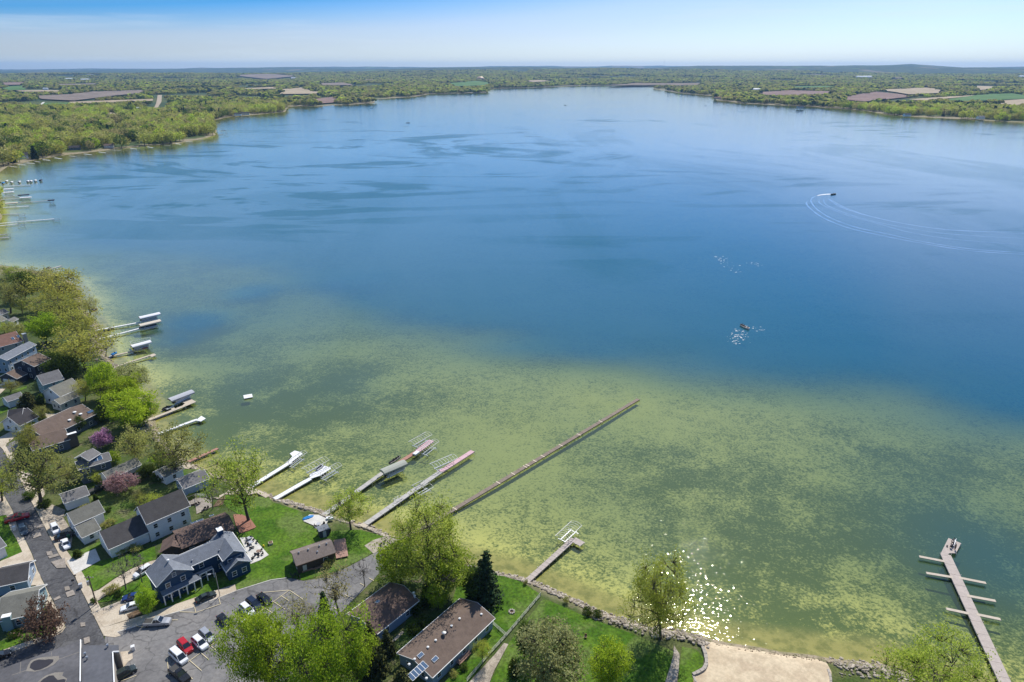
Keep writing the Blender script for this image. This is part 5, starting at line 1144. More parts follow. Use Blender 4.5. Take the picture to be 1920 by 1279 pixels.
jetski('bright blue jet ski at the foot of the thin dock', C('D3',255,785), C('D3',230,800), C('D3',285,775), .4, M_cblue, M_cblue); jetski('dark blue and white jet ski beside the bright blue one', C('D3',222,825), C('D3',205,835), C('D3',255,815), .4, M_cnavy, M_hullw)
runabout('small dark boat under the pale narrow dock', C('D3',190,435), C('D3',150,445), C('D3',235,425), .1, 4.6, M_black)
runabout('reddish rowing boat afloat off the shore woods', C('D1',1030,585), C('D1',1000,600), C('D1',1060,570), .1, 4.6, M_dred)
lift('small steel lift under the little dock off the shore woods', C('FE',640,1115), C('FE',600,1130), C('FE',690,1090), 6, 2.4, 1.8, ribs=3); runabout('dark boat at the inner end of the little steel dock', C('FE',535,1105), C('FE',515,1110), C('FE',560,1100), .3, 4.6, M_black)
fb_ = [(40,148,M_cblue,'blue covered boat in the moored row'),(78,128,M_cwhite,'white covered boat beside the blue covered one'),(135,140,M_cwhite,'white boat third in the moored row'),(222,136,M_cwhite,'white boat fourth in the moored row'),(318,130,M_cwhite,'white boat before the outer pair of the moored row'),(352,128,M_cwhite,'white boat touching the one before the outer pair'),(402,122,M_cwhite,'bright white boat near the outer end of the moored row'),(462,118,M_cnavy,'dark boat at the outer end of the moored row')]
for x,y,cv,lab in fb_: runabout(lab, C('FE',x,y), C('FE',x-20,y+8), C('FE',x+20,y-8), .3, 6.0, M_hullw, canopy=cv, group='boats moored in a row')
for x,y,cv,lab in ((90,208,M_cwhite,'white canopied lift, upper of two at the frame edge'),(92,244,M_cwhite,'white canopied lift, lower of two at the frame edge'),(266,274,M_cnavy,'dark canopied lift by the short docks'),(288,303,M_cwhite,'white canopied lift next to the dark canopied one'),(128,366,M_ccream,'cream canopied lift between the left docks'),(575,333,M_cnavy,'dark square shelter at the end of a left dock')):
    lift(lab, C('FE',x,y), C('FE',x-30,y+2), C('FE',x+30,y-2), 9.0 if x < 500 else 5, 3.2, 2.7, cover=cv)
for x,y,lab in ((240,490,'empty lift at the faint left dock'),(232,555,'empty lift just above the longest left dock'),(235,603,'empty lift just below the longest left dock'),(625,545,'empty lift at the tip of the longest left dock'),(70,718,'brown lift on the dock stub at the frame edge')): lift(lab, C('FE',x,y), C('FE',x-30,y+3), C('FE',x+30,y-3), 7, 2.8, 2.2, ribs=4, m=M_alu)
# the swim raft
c = W((465,743), .45); r = thing('swim_raft', 'square white swim raft floating alone off the docks', 'raft', (c.x,c.y,0), R_(25)); MB().box((0,0,.4),(3.2,3.2,.18)).build('raft_deck', M_dwhite, r)
fl_ = MB().tube((-1.5,0,0),(1.5,0,0),.28,n=8).mesh('float', M_black)
for s in (-1,0,1): link('float', fl_, r, (0,s*1.2,.1))

# ------------------------------------------------------------------ people
SKIN = mat('skin', (0.45,0.28,0.20), 0.6, 0.05, 3); HAIR = mat('hair_dark', (0.03,0.022,0.018), 0.7, 0.1, 3)
def cloth(n, c): return mat(n, c, 0.85, 0.1, 3)
def skin_obj(name, verts, edges, radii, m, parent, loc=(0,0,0), rz=0):
    me = bpy.data.meshes.new(name); me.from_pydata(verts, edges, []); me.materials.append(m); o = link(name, me, parent, loc, (0,0,rz))
    bpy.context.view_layer.update(); md = o.modifiers.new('skin', 'SKIN')
    sv = me.skin_vertices[0].data
    for i, rr in enumerate(radii): sv[i].radius = (rr, rr)
    sv[0].use_root = True; md2 = o.modifiers.new('sub', 'SUBSURF'); md2.levels = 1; md2.render_levels = 1; return o
def person(label, loc, rz, pose, shirt, trousers, hair=HAIR, group=None):
    r = thing('person', label, 'person', loc, rz, group)
    if pose == 'stand':
        V = [(0,0,.95),(0,0,1.15),(0,0,1.38),(0,0,1.5),(0.02,0,1.62),(0.02,0,1.74), (0,.19,1.42),(.02,.26,1.14),(.14,.25,.92),(.2,.24,.84), (0,-.19,1.42),(.03,-.25,1.14),(.16,-.22,.94),(.22,-.2,.86), (0,.1,.9),(.03,.11,.5),(0,.11,.08),(.16,.12,.04), (0,-.1,.9),(-.03,-.11,.5),(-.05,-.11,.08),(.11,-.12,.04)]
    else:   # sitting, seat 0.45 m
        V = [(0,0,.55),(0,0,.75),(.02,0,.98),(.03,0,1.1),(.05,0,1.2),(.06,0,1.33), (.02,.19,1.02),(.1,.25,.76),(.3,.2,.66),(.38,.18,.66), (.02,-.19,1.02),(.1,-.25,.76),(.3,-.2,.66),(.38,-.18,.66), (.02,.1,.52),(.44,.12,.5),(.46,.12,.08),(.62,.13,.04), (.02,-.1,.52),(.44,-.13,.5),(.44,-.12,.08),(.6,-.13,.04)]
    E = [(0,1),(1,2),(2,3),(3,4),(4,5),(2,6),(6,7),(7,8),(8,9),(2,10),(10,11),(11,12),(12,13),(0,14),(14,15),(15,16),(16,17),(0,18),(18,19),(19,20),(20,21)]
    Rd = [.14,.13,.15,.055,.09,.08,.065,.045,.035,.04,.065,.045,.035,.04,.085,.06,.045,.04,.085,.06,.045,.04]
    skin_obj('body', V, E, Rd, SKIN, r)
    sv = [V[i] for i in (0,1,2,6,7,10,11)]; skin_obj('shirt', sv, [(0,1),(1,2),(2,3),(3,4),(2,5),(5,6)], [.155,.15,.17,.085,.065,.085,.065], shirt, r)
    tv = [V[i] for i in (0,14,15,16,18,19,20)]; skin_obj('trousers', tv, [(0,1),(1,2),(2,3),(0,4),(4,5),(5,6)], [.16,.105,.08,.065,.105,.08,.065], trousers, r)
    hd = V[5]; mb = MB(); mb.tube((hd[0]-.02,hd[1],hd[2]-.06),(hd[0]-.03,hd[1],hd[2]+.07),.10,.06,8); mb.build('hair', hair, r, smooth=True); return r
pz = .88; e6 = lambda x, y, z=pz: W(C('E6',x,y), z)
b0 = e6(905,440); b1 = e6(845,650); d = b1-b0; bang = math.atan2(d.y,d.x); c = (b0+b1)/2; bl = d.length
r = thing('bench', 'long white bench on the square end of the fishing pier', 'bench', (c.x,c.y,pz), bang); MB().box((0,0,.42),(bl,.45,.07)).build('seat', M_dwhite, r); MB().box((0,.28,.72),(bl,.06,.4)).build('backrest', M_dwhite, r)
for s in (-1,1): MB().box((s*bl*.42,0,.19),(.1,.4,.38)).build('leg', M_alu, r)
pe = [(840,470,cloth('cloth_navy',(0.02,0.025,0.06)),cloth('denim',(0.05,0.07,0.12)),'person in a navy top sitting at the far end of the white pier bench'),(825,560,cloth('cloth_slate',(0.07,0.08,0.12)),cloth('cloth_black',(0.015,0.015,0.018)),'person in a slate top sitting mid bench on the fishing pier'),(800,640,cloth('cloth_dark',(0.025,0.02,0.03)),cloth('denim',(0.05,0.07,0.12)),'person in dark clothes sitting at the near end of the white pier bench')]
for x,y,s_,t_,lab in pe: p = e6(x+38,y+5); person(lab, (p.x,p.y,pz), bang+math.pi/2+math.pi if False else bang-math.pi/2, 'sit', s_, t_)
p = e6(920,745); person('person in brown standing on the fishing pier near the bench', (p.x,p.y,pz), 2.0, 'stand', cloth('cloth_brown',(0.10,0.05,0.035)), cloth('cloth_tan',(0.28,0.20,0.14)))
p = e6(780,690); r = thing('folding_chair', 'folding camp chair at the near end of the pier bench', 'chair', (p.x,p.y,pz), 1.0)
def chair_parts(r, m, m2):
    MB().box((0,0,.43),(.55,.55,.06)).build('seat', m, r); MB().box((-.27,0,.75),(.06,.55,.55)).build('backrest', m, r); lg = MB().box((0,0,.2),(.05,.05,.4)).mesh('leg', m2)
    for a_ in (-.24,.24):
        for b_ in (-.24,.24): link('leg', lg, r, (a_,b_,0))
chair_parts(r, M_black, M_alu)
p = e6(650,640); r = thing('tackle_bucket', 'small dark bucket on the boards of the fishing pier', 'bucket', (p.x,p.y,pz)); MB().tube((0,0,0),(0,0,.4),.16,.2,8).build('bucket', M_black, r); MB().poly([(0,-.2,.4),(0,0,.55),(0,.2,.4)],.02,4).build('handle', M_alu, r)
# boats out on the lake
rb = runabout('open fishing boat with people drifting on the blue water', (1397,614.5), (1388,610), (1406,619), .05, 6.2, M_hullw, mat('boat_tan',(0.42,0.36,0.30),0.7,.1,1)); zb = .3
for i,(t,lab) in enumerate(((.28,'person in black at the bow of the drifting fishing boat'),(-.15,'person in dark clothes amidships in the drifting fishing boat'),(-.36,'person in dark blue near the motor of the drifting fishing boat'))):
    l = rb.matrix_basis @ Vector((t*6.2,.1*(-1)**i,.28)); person(lab, tuple(l), rb.rotation_euler.z+(.6,2.0,3.6)[i], 'sit', [cloth('cloth_black',(0,0,0)),cloth('cloth_dark',(0,0,0)),cloth('cloth_navy',(0,0,0))][i], cloth('cloth_black',(0,0,0)))
spb = runabout('dark speedboat carving a curved white wake', (1563,364.5), (1553,365.5), (1572,362.5), .2, 8.0, M_black, M_black)
for i,(x,y,lab) in enumerate(((765,230.5,'dark boat alone in the upper middle of the lake'),(1060,197.5,'dark boat ahead of the curled far wake'),(1215,178.5,'tiny dark boat near the far right point'),(1253,180.5,'tiny boat nearest the far right point'),(1127,180,'tiny boat at the far end of the lake'),(1148,174.5,'tiny boat below the far marsh shore'),(1065,178,'tiny faint boat below the far left woods'),(697,203.5,'pale motor boat off the far left point'),(1323,198.5,'white speedboat by the right shore moorings'))):
    runabout(lab, (x,y), (x-3,y+.1), (x+3,y-.1), .1, 9.0, M_hullw if 'white' in lab or 'pale' in lab else M_black, M_black)
# wakes: low foam, painted sun glints and raised ripple ridges on the water
FOAM_GLINT = mat('foam', (0.82,0.84,0.85), 0.9, 0.15, 0.6)  # white of the speedboat's foam and of the painted sun glints
def foam_strip(pts, ws, nm='wake_foam_glint', lab='white foam wake behind the speedboat', z=.06):
    P = [W(p, 0) for p in pts]; vs=[]; fs=[]
    for i,p in enumerate(P):
        a = P[max(0,i-1)]; b = P[min(len(P)-1,i+1)]; d=(b-a); n = Vector((-d.y,d.x,0)).normalized()*ws[i]/2; vs += [tuple(p+n+Vector((0,0,z))),tuple(p+Vector((0,0,z+.25*min(1,ws[i])))),tuple(p-n+Vector((0,0,z)))]
    for i in range(len(P)-1):
        for j in (0,1): fs.append((i*3+j,i*3+j+1,(i+1)*3+j+1,(i+1)*3+j))
    o = MB().add(vs,fs).build(nm, FOAM_GLINT); tag(o, lab, 'wake', None, 'stuff'); return o
foam_strip([C('FF',358,106),C('FF',330,105),C('FF',290,108),C('FF',255,112),C('FF',225,120)],[1.8,3.2,3.4,2.2,.5])
def flecks(pts, n, lab, s0=.15, s1=.45):  # sun glints on the water, painted as small white flecks
    g=np.random.default_rng(len(pts)+n); mb=MB(); P=[W(p,0) for p in pts]
    for i in range(n):
        t=g.random()*(len(P)-1); k=int(t); p=P[k].lerp(P[k+1],t-k)+Vector((g.normal()*2.2,g.normal()*2.2,.05)); r=g.uniform(s0,s1); a=g.uniform(0,3.1)
        mb.add([(p.x+r*1.6*math.cos(a+j*1.257)*g.uniform(.6,1),p.y+r*.7*math.sin(a+j*1.257)*g.uniform(.6,1),.05) for j in range(5)]+[(p.x,p.y,.1)],[(j,(j+1)%5,5) for j in range(5)])
    tag(mb.build('wake_foam_glint',FOAM_GLINT),lab,'wake',None,'stuff')
flecks([(1390,622),(1382,632),(1374,644)],70,'painted sun glints on broken water by the drifting fishing boat'); flecks([(1408,618),(1426,616)],12,'faint trail of painted sun glints behind the drifting fishing boat')
flecks([(1346,481),(1358,490),(1372,500),(1384,513)],34,'painted sun glints in an old wake in mid lake',.2,.6); flecks([(1408,494),(1424,496)],10,'faint painted sun glints beside the old wake in mid lake',.2,.6)
def smooth_line(pts, k=8):
    out=[]; P=[Vector(q(p)) for p in pts]
    for i in range(len(P)-1):
        p0=P[max(0,i-1)];p1=P[i];p2=P[i+1];p3=P[min(len(P)-1,i+2)]
        for j in range(k):
            t=j/k; out.append(tuple(.5*((2*p1)+(p2-p0)*t+(2*p0-5*p1+4*p2-p3)*t*t+(3*p1-p0-3*p2+p3)*t**3)))
    return out+[tuple(P[-1])]
def ridge(crop, s, w, h, lab):
    pts = smooth_line(pp(crop, s)); P=[W(p,0) for p in pts]; vs=[]; fs=[]; prof=[(-1,-.02),(-.45,.6),(0,1),(.45,.6),(1,-.02)]
    for i,p in enumerate(P):
        a=P[max(0,i-1)];b=P[min(len(P)-1,i+1)];d=b-a;n=Vector((-d.y,d.x,0)).normalized(); ww=w*random.uniform(.4,1.3)*min(1,(i+1)/6,(len(P)-i)/6); hh=h*min(1,(i+1)/6,(len(P)-i)/6)
        for u,z in prof: vs.append(tuple(p+n*u*ww/2+Vector((0,0,z*hh+.01))))
    for i in range(len(P)-1):
        for j in range(4): fs.append((i*5+j,i*5+j+1,(i+1)*5+j+1,(i+1)*5+j))
    me = MB().add(vs,fs).mesh('wake_ripple', wm, True); a_=me.attributes.new('depth','FLOAT','POINT'); a_.data.foreach_set('value',[7.0]*len(vs)); o=link('wake_ripple',me); tag(o,lab,'wake',None,'stuff')
for i,s in enumerate(('215,118 180,145 185,180 240,240 360,310 560,380 800,430 1100,495 1500,555 1950,585','150,160 140,185 180,230 280,300 480,380 760,445 1100,510 1500,570 1950,600','320,140 345,165 420,210 560,260 760,310 1050,365 1400,405 1950,415','330,145 370,170 480,225 680,290 960,350 1300,395 1950,430','245,150 250,180 330,220 480,280 720,345 1000,420 1400,480 1950,520','280,145 300,190 420,245 620,310 900,370 1300,430 1950,470')):
    ridge('FF', s, 1.5 if i<4 else 1.1, .009, 'curved wake ripple trailing from the speedboat')
ridge('FC', '625,336 720,336 790,345 835,362 850,382', 9, .06, 'curled ripple behind the far boat'); ridge('FC', '700,335 800,340 860,360 878,380', 9, .06, 'second curled ripple behind the far boat')

# ------------------------------------------------------------------ vehicles
def paint(n, c, r=.25, metal=0.0): return mat(n, c, r, 0.04, 0.5, 0.6, metal)
PT = dict(white=paint('paint_white',(0.74,0.75,0.76)), silver=paint('paint_silver',(0.42,0.43,0.45),.3,.4), black=paint('paint_black',(0.012,0.012,0.014),.2), red=paint('paint_red',(0.42,0.012,0.02)), blue=paint('paint_blue',(0.012,0.035,0.16)), navy=paint('paint_navy',(0.012,0.020,0.045),.2), dkgreen=paint('paint_dark_green',(0.03,0.04,0.037),.2), greyblue=paint('paint_grey_blue',(0.06,0.09,0.12),.25))
TYRE = mat('tyre', (0.016,0.016,0.017), 0.85, 0.1, 3); RIM = mat('rim', (0.4,0.4,0.42), 0.35, 0.05, 3, .5, .6); LAMP = mat('lamp_lens', (0.6,0.62,0.62), 0.15, 0.05, 3, .6); TAIL = mat('tail_lens', (0.35,0.01,0.01), 0.2, 0.05, 3, .6); CGL = mat('car_glass', (0.02,0.026,0.032), 0.06, 0.1, 1, .8); BEDM = mat('truck_bed', (0.06,0.058,0.055), 0.8, 0.1, 2)
# stations: (x fraction, belt height, half width fraction); cabin: roof (x0,x1), base (x0,x1), roof z
CT = dict(sedan=dict(L=4.75,W=1.84,st=[(-.5,.72,.78),(-.47,.95,.92),(-.36,1.0,1),(-.1,.94,1),(.16,.95,1),(.34,.88,.98),(.46,.74,.9),(.5,.55,.76)],cb=(-.36,.24),cr=(-.20,.06),cz=1.44),
  suv=dict(L=4.75,W=1.9,st=[(-.5,.75,.85),(-.49,1.08,.95),(-.36,1.12,1),(-.1,1.06,1),(.18,1.06,1),(.36,1.0,.98),(.47,.84,.9),(.5,.6,.78)],cb=(-.49,.27),cr=(-.40,.08),cz=1.74),
  van=dict(L=5.1,W=1.98,st=[(-.5,.75,.9),(-.495,1.12,.97),(-.36,1.14,1),(-.1,1.12,1),(.2,1.1,1),(.38,1.02,.97),(.47,.86,.9),(.5,.6,.78)],cb=(-.495,.36),cr=(-.46,.16),cz=1.88),
  pickup=dict(L=5.8,W=2.0,st=[(-.5,.95,.95),(-.49,1.12,1),(-.36,1.14,1),(-.1,1.12,1),(.18,1.14,1),(.36,1.08,.98),(.48,.95,.93),(.5,.65,.85)],cb=(-.14,.22),cr=(-.09,.08),cz=1.85))
_cm = {}
def car_meshes(kind, col):
    if (kind,col) in _cm: return _cm[(kind,col)]
    t = CT[kind]; L, Wd = t['L'], t['W']; hw = Wd/2; pm = PT[col]; out = []
    vs=[]; n=8
    for x,h,w in t['st']:
        y=hw*w; X=x*L; vs += [(X,-y*.82,.24),(X,-y,.42),(X,-y*.99,h*.8),(X,-y*.90,h),(X,y*.90,h),(X,y*.99,h*.8),(X,y,.42),(X,y*.82,.24)]
    m_ = len(t['st']); fs=[(i*n+j,(i+1)*n+j,(i+1)*n+(j+1)%n,i*n+(j+1)%n) for i in range(m_-1) for j in range(n)]+[tuple(range(n)),tuple(range((m_-1)*n+n-1,(m_-1)*n-1,-1))]
    body = MB().add(vs,fs)
    for x in (-.31,.30):
        for s in (-1,1): pass
    out.append(('body', body.mesh('body', pm, False)))
    b0,b1=t['cb']; r0_,r1_=t['cr']; bz=1.0 if kind=='sedan' else 1.1; cz=t['cz']; yb=hw*.88; yr=hw*.70
    if kind=='sedan': bz=.93
    g=[(b0*L,-yb,bz-.03),(b1*L,-yb*.96,bz-.05),(b1*L,yb*.96,bz-.05),(b0*L,yb,bz-.03),(r0_*L,-yr,cz-.05),(r1_*L,-yr,cz-.05),(r1_*L,yr,cz-.05),(r0_*L,yr,cz-.05)]
    gm_=MB().add(g,[(0,1,5,4),(1,2,6,5),(2,3,7,6),(3,0,4,7),(4,5,6,7)]); out.append(('window_glass', gm_.mesh('window_glass', CGL)))
    rf_=MB(); yr2=yr*1.02; x0,x1=r0_*L-.04,r1_*L+.04
    rf_.add([(x0,-yr2,cz-.07),(x1,-yr2,cz-.07),(x1,yr2,cz-.07),(x0,yr2,cz-.07),(x0+.1,-yr2*.86,cz+.02),(x1-.12,-yr2*.86,cz+.02),(x1-.12,yr2*.86,cz+.02),(x0+.1,yr2*.86,cz+.02)],[(3,2,1,0),(4,5,6,7),(0,1,5,4),(1,2,6,5),(2,3,7,6),(3,0,4,7)])
    for s in (-1,1):
        for xb,xr in ((b0,r0_),(b1,r1_),((b0+b1)/2-.02,(r0_+r1_)/2)): rf_.tube((xb*L,s*yb*.97,bz-.03),(xr*L,s*yr,cz-.05),.05,n=4)
    out.append(('roof', rf_.mesh('roof', pm)))
    if kind=='pickup':
        out.append(('truck_bed', MB().box((-.33*L,0,1.145),(.30*L,Wd*.74,.02)).mesh('truck_bed', BEDM)))
    w_=MB().tube((0,-.12,0),(0,.12,0),.34,n=14).mesh('wheel',TYRE); rm=MB().tube((0,-.13,0),(0,.13,0),.20,n=10).mesh('rim',RIM)
    lm=MB().box((0,0,0),(.1,.34,.15)).mesh('headlight',LAMP); tm=MB().box((0,0,0),(.08,.22,.26)).mesh('tail_light',TAIL); mm=MB().box((0,0,0),(.16,.18,.13)).mesh('mirror',pm)
    _cm[(kind,col)]=(out,w_,rm,lm,tm,mm); return _cm[(kind,col)]
def car(label, kind, col, cpx, hpx, group=None, off=.5):
    """centre pixel (at mid height), pixel the nose points towards"""
    p=W(cpx,LZ+.6); h=W(hpx,LZ+.6); ang=math.atan2(h.y-p.y,h.x-p.x); t=CT[kind]; L,Wd=t['L'],t['W']; z=LZ+.06
    r=thing({'sedan':'car','suv':'car','van':'van','pickup':'pickup_truck'}[kind],label,{'sedan':'car','suv':'car','van':'van','pickup':'pickup truck'}[kind],(p.x,p.y,z),ang,group)
    out,w_,rm,lm,tm,mm=car_meshes(kind,col)
    for nm,me in out: link(nm,me,r)
    for x in (-.31,.31):
        for s in (-1,1): wo=link('wheel',w_,r,(x*L,s*(Wd/2-.10),.34)); link('rim',rm,wo)
    hz=t['st'][6][1]*.86
    for s in (-1,1):
        link('headlight',lm,r,(L*.475,s*Wd*.33,hz)); link('tail_light',tm,r,(-L*.492,s*Wd*.38,t['st'][1][1]*.86)); link('mirror',mm,r,(t['cb'][1]*L*.8,s*(Wd/2+.05),1.05))
    return r
car('white passenger van parked above the black pickup truck','van','white',C('C2',1537,1062),C('C2',1590,1110)); car('red sport utility car between the white van and the white one','suv','red',C('C2',1592,972),C('C2',1640,1025)); car('white sport utility car right of the red one','suv','white',C('C2',1720,945),C('C2',1770,990)); car('silver sport utility car at the right end of the parked row','suv','silver',C('C2',1782,882),C('C2',1830,925))
car('black pickup truck with an open bed at the frame bottom','pickup','black',C('C2',1545,1215),C('C2',1620,1279)); car('silver pickup truck driving across the lot entrance','pickup','silver',C('C2',1355,765),C('C2',1440,760)); car('black car parked on the tan strip before the navy building','sedan','dkgreen',C('C4',412,382),C('C4',480,352))
car('dark blue sport utility car, left of the pair far up the lot','suv','navy',C('C4',845,445),C('C4',895,488)); car('black car, right of the pair far up the lot','sedan','black',C('C4',940,400),C('C4',990,440)); car('white car peeking out above the huge green tree','suv','white',C('C4',785,500),C('C4',835,545)); car('black car half hidden by the huge green tree','sedan','black',C('C4',580,592),C('C4',630,640)); car('white car almost wholly under the huge green tree','sedan','white',C('C4',790,640),C('C4',850,690))
car('black sport utility car beside the grey flat roof','suv','dkgreen',C('E1',1720,760),C('E1',1850,690)); car('blue sedan under the navy building wall','sedan','blue',C('C2',1140,548),C('C2',1070,560)); car('white sedan beside the blue sedan','sedan','white',C('C2',1130,630),C('C2',1060,650)); car('white car half hidden behind the bare slender tree','suv','white',C('C2',1230,330),C('C2',1190,355))
car('red pickup truck in the tree shade beside the street','pickup','red',C('E4',205,840),C('E4',262,825)); car('dark sport utility car below the red truck on the street','suv','greyblue',C('E4',280,985),C('E4',300,1040)); car('white sport utility car by the grey roofed cottage','suv','white',C('E4',662,972),C('E4',690,1030)); car('low dark car between the two white ones by the cottage','sedan','black',C('C1',580,1080),C('C1',640,1060)); car('white sedan in front of the cottage wing','sedan','white',C('C1',592,1152),C('C1',612,1195))
car('blue grey car cut off at the lower left frame edge','suv','greyblue',C('E1',50,845),C('E1',140,820)); car('black car nosing in at the left frame edge','sedan','black',C('E1',-25,520),C('E1',30,500)); car('dark pickup truck parked beside the mauve tree','pickup','dkgreen',C('C1',890,655),C('C1',960,625)); car('white car in the driveway of the dark garage','suv','white',C('E3',-30,260),C('E3',20,250))

# ------------------------------------------------------------------ street furniture and garden things
WOODP = mat('pole_wood', (0.20,0.15,0.11), 0.9, 0.25, 2.0)
def top_h(b_,t_): B=W(b_,LZ); a=W(t_,0); c=W(t_,1); z=-(a.y-B.y)/(c.y-a.y); return B, z-LZ
B,H=top_h(C('C2',830,612),C('C2',757,365)); r=thing('utility_pole','wooden utility pole with a grey transformer by the street corner','pole',(B.x,B.y,LZ)); MB().tube((0,0,-.3),(0,0,H),.17,.11,8).build('pole',WOODP,r); MB().box((0,0,H-.6),(2.2,.12,.14)).build('crossarm',WOODP,r); MB().tube((-.45,-.1,H-2.6),(-.45,-.1,H-1.5),.3,n=10).build('transformer',METAL,r)
for x in (-1,-.35,.35,1): MB().tube((x,0,H-.53),(x,0,H-.3),.05,n=6).build('insulator',TRIM,r)
B,H=top_h(C('C4',540,376),C('C4',497,165)); r=thing('street_lamp','grey lamp pole at the kerb before the navy building','street lamp',(B.x,B.y,LZ)); MB().tube((0,0,-.2),(0,0,H),.11,.07,8).build('pole',METAL,r); MB().poly([(0,0,H-.3),(-.5,-.2,H+.1),(-1.1,-.4,H)],.04,5).build('arm',METAL,r); MB().box((-1.25,-.45,H-.03),(.7,.35,.16),.35).build('lamp_head',METAL,r)
for bb,tt,lab in ((C('E4',490,640),C('E4',400,365),'bare wooden pole in front of the spreading oak'),(C('D2',160,1255),C('D2',128,1150),'thin pole beside the driveway of the taupe roofed house')):
    B,H=top_h(bb,tt); r=thing('utility_pole',lab,'pole',(B.x,B.y,LZ)); MB().tube((0,0,-.3),(0,0,H),.15,.1,7).build('pole',WOODP,r); MB().box((0,0,H-.5),(1.6,.1,.12)).build('crossarm',WOODP,r)
def mailbox(px,lab,m): p=W(px,LZ); r=thing('mailbox',lab,'mailbox',(p.x,p.y,LZ),.4); MB().box((0,0,.5),(.1,.1,1.0)).build('post',WOODP,r); MB().extrude_x([(-.13,1.0),(.13,1.0),(.13,1.18),(0,1.28),(-.13,1.18)],-.28,.28).build('box',m,r)
mailbox(C('C2',652,392),'black mailbox on the kerb near the white driveway',M_black); mailbox(C('C2',632,432),'dark mailbox next to the storm drain',M_black); mailbox(C('E4',310,478),'black mailbox at the lawn by the grey pickup shade',M_black)
def binbox(px,lab,m,s=(.7,.7,1.1)): p=W(px,LZ); r=thing('wheelie_bin',lab,'bin',(p.x,p.y,LZ+.06),.5); MB().box((0,0,s[2]/2),s).build('bin',m,r); MB().box((0,0,s[2]+.04),(s[0]+.06,s[1]+.06,.08)).build('lid',m,r); w_=MB().tube((0,-.06,0),(0,.06,0),.13,n=8).mesh('wheel',M_black); [link('wheel',w_,r,(-s[0]/2,y,.13)) for y in (-.25,.25)]
binbox(C('E4',178,985),'pale bin standing on the lawn by the dark car',M_hullw); binbox(C('C2',698,468),'pale grey bin on the lawn edge by the street',M_cgrey); binbox(C('C1',622,1105),'green bin between the parked cars by the cottage',mat('bin_green',(0.03,0.12,0.05),.6,.1,1)); binbox(C('E1',1850,438),'white bin at the corner of the concrete pad',M_hullw)
# wire fence around the lawn of the long ranch
def fence(label, pts, H=1.1, step=2.4, m=M_alu):
    P=[W(p,LZ) for p in pts]; c=P[0]; r=thing('fence',label,'fence',(c.x,c.y,LZ)); pm=MB().box((0,0,H/2),(.1,.1,H)).mesh('post',m)
    for a,b in zip(P[:-1],P[1:]):
        d=b-a; k=max(1,round(d.length/step)); ang=math.atan2(d.y,d.x)
        for i in range(k): p=a.lerp(b,i/k)-c; link('post',pm,r,(p.x,p.y,0))
        for z in (.25,.6,H-.05):
            mid=(a+b)/2-c; MB().box((0,0,0),(d.length,.05,.09)).build('rail',m,r,(mid.x,mid.y,z),(0,0,ang))
    return r
M_fence=mat('fence_pale',(0.55,0.53,0.48),.8,.12,1.0)
fence('long pale rail fence along the lawn from the shore rocks past the long ranch house',pp('C6','1890,372 1580,740 1430,905 1225,1150'),m=M_fence); fence('short pale rail fence from the long ranch house corner to the long fence',pp('C6','1452,625 1578,738'),m=M_fence)
fence('small white fence behind the patio of the tall white house',pp('C3','815,300 870,275 965,275 1030,280'),1.0,1.4,TRIM)
# patio furniture
def chair(px,rz,lab,m=M_black,group='chairs on the pale patio'): p=W(px,LZ); r=thing('patio_chair',lab,'chair',(p.x,p.y,LZ+.07),rz,group); chair_parts(r,m,M_black); return r
def table(px,lab,m=M_cgrey,rad=.6): p=W(px,LZ); r=thing('patio_table',lab,'table',(p.x,p.y,LZ+.07)); MB().tube((0,0,.68),(0,0,.74),rad,n=14).build('tabletop',m,r); MB().tube((0,0,.03),(0,0,.68),.06,n=6).tube((0,0,0),(0,0,.04),.3,n=8).build('pedestal',M_black,r)
table(C('C3',1440,750),'round grey table in the middle of the pale patio'); table(C('C3',1520,840),'round table near the lawn edge of the pale patio',M_deck); table(C('C3',1430,705),'round table nearest the navy house wall',M_cgrey); table(C('C5',470,510),'round table on the small shore patio',M_cgrey)
for i,(x,y) in enumerate(((1405,705),(1450,690),(1465,720),(1500,740),(1415,770),(1465,790),(1490,860),(1545,820),(1555,860),(1520,880),(1470,890),(1440,800),(1395,740),(1450,920))): tb_=min(((1440,750,'round grey table in mid patio'),(1520,840,'round table nearest the lawn edge'),(1430,705,'round table nearest the navy house wall')),key=lambda t:(t[0]-x)**2+(t[1]-y)**2); chair(C('C3',x,y),i*1.3,'dark patio chair by the '+tb_[2]+(', lake side' if x>tb_[0]+20 else ', building side' if x<tb_[0]-20 else ''))
for i,(x,y) in enumerate(((440,520),(470,540),(500,515),(515,505))): chair(C('C5',x,y),i*1.5,'dark chair on the small shore patio by the blue boat',group='chairs on the shore patio')
chair(C('C5',1030,685),2.2,'dark lawn chair by the shore rocks, left of two',group=None); chair(C('C5',1062,662),2.5,'dark lawn chair by the shore rocks, right of two',group=None)
for i,(x,y) in enumerate(((905,365),(930,350),(985,400),(960,425),(1010,400))): chair(C('C3',x,y),i*1.1,'dark chair on the stone patio of the tall white house',group='chairs on the stone patio')
p=W(C('C3',1640,748),LZ); r=thing('planter_box','square tan planter box alone on the bright lawn','planter',(p.x,p.y,LZ+.03),.5); MB().box((0,0,.3),(1.1,1.1,.6)).build('box',M_pale,r); MB().box((0,0,.62),(.9,.9,.06)).build('soil',M_mulch,r)
p=W(C('C3',1570,775),LZ); r=thing('garden_ornament','small yellow garden ornament at the patio corner','ornament',(p.x,p.y,LZ+.03)); MB().tube((0,0,0),(0,0,.3),.3,.22,8).build('base',mat('yellow_paint',(0.6,0.5,0.02),.5,.1,1),r); MB().tube((0,0,.3),(0,0,.6),.12,.2,8).build('head',mat('yellow_paint',(0,0,0)),r)
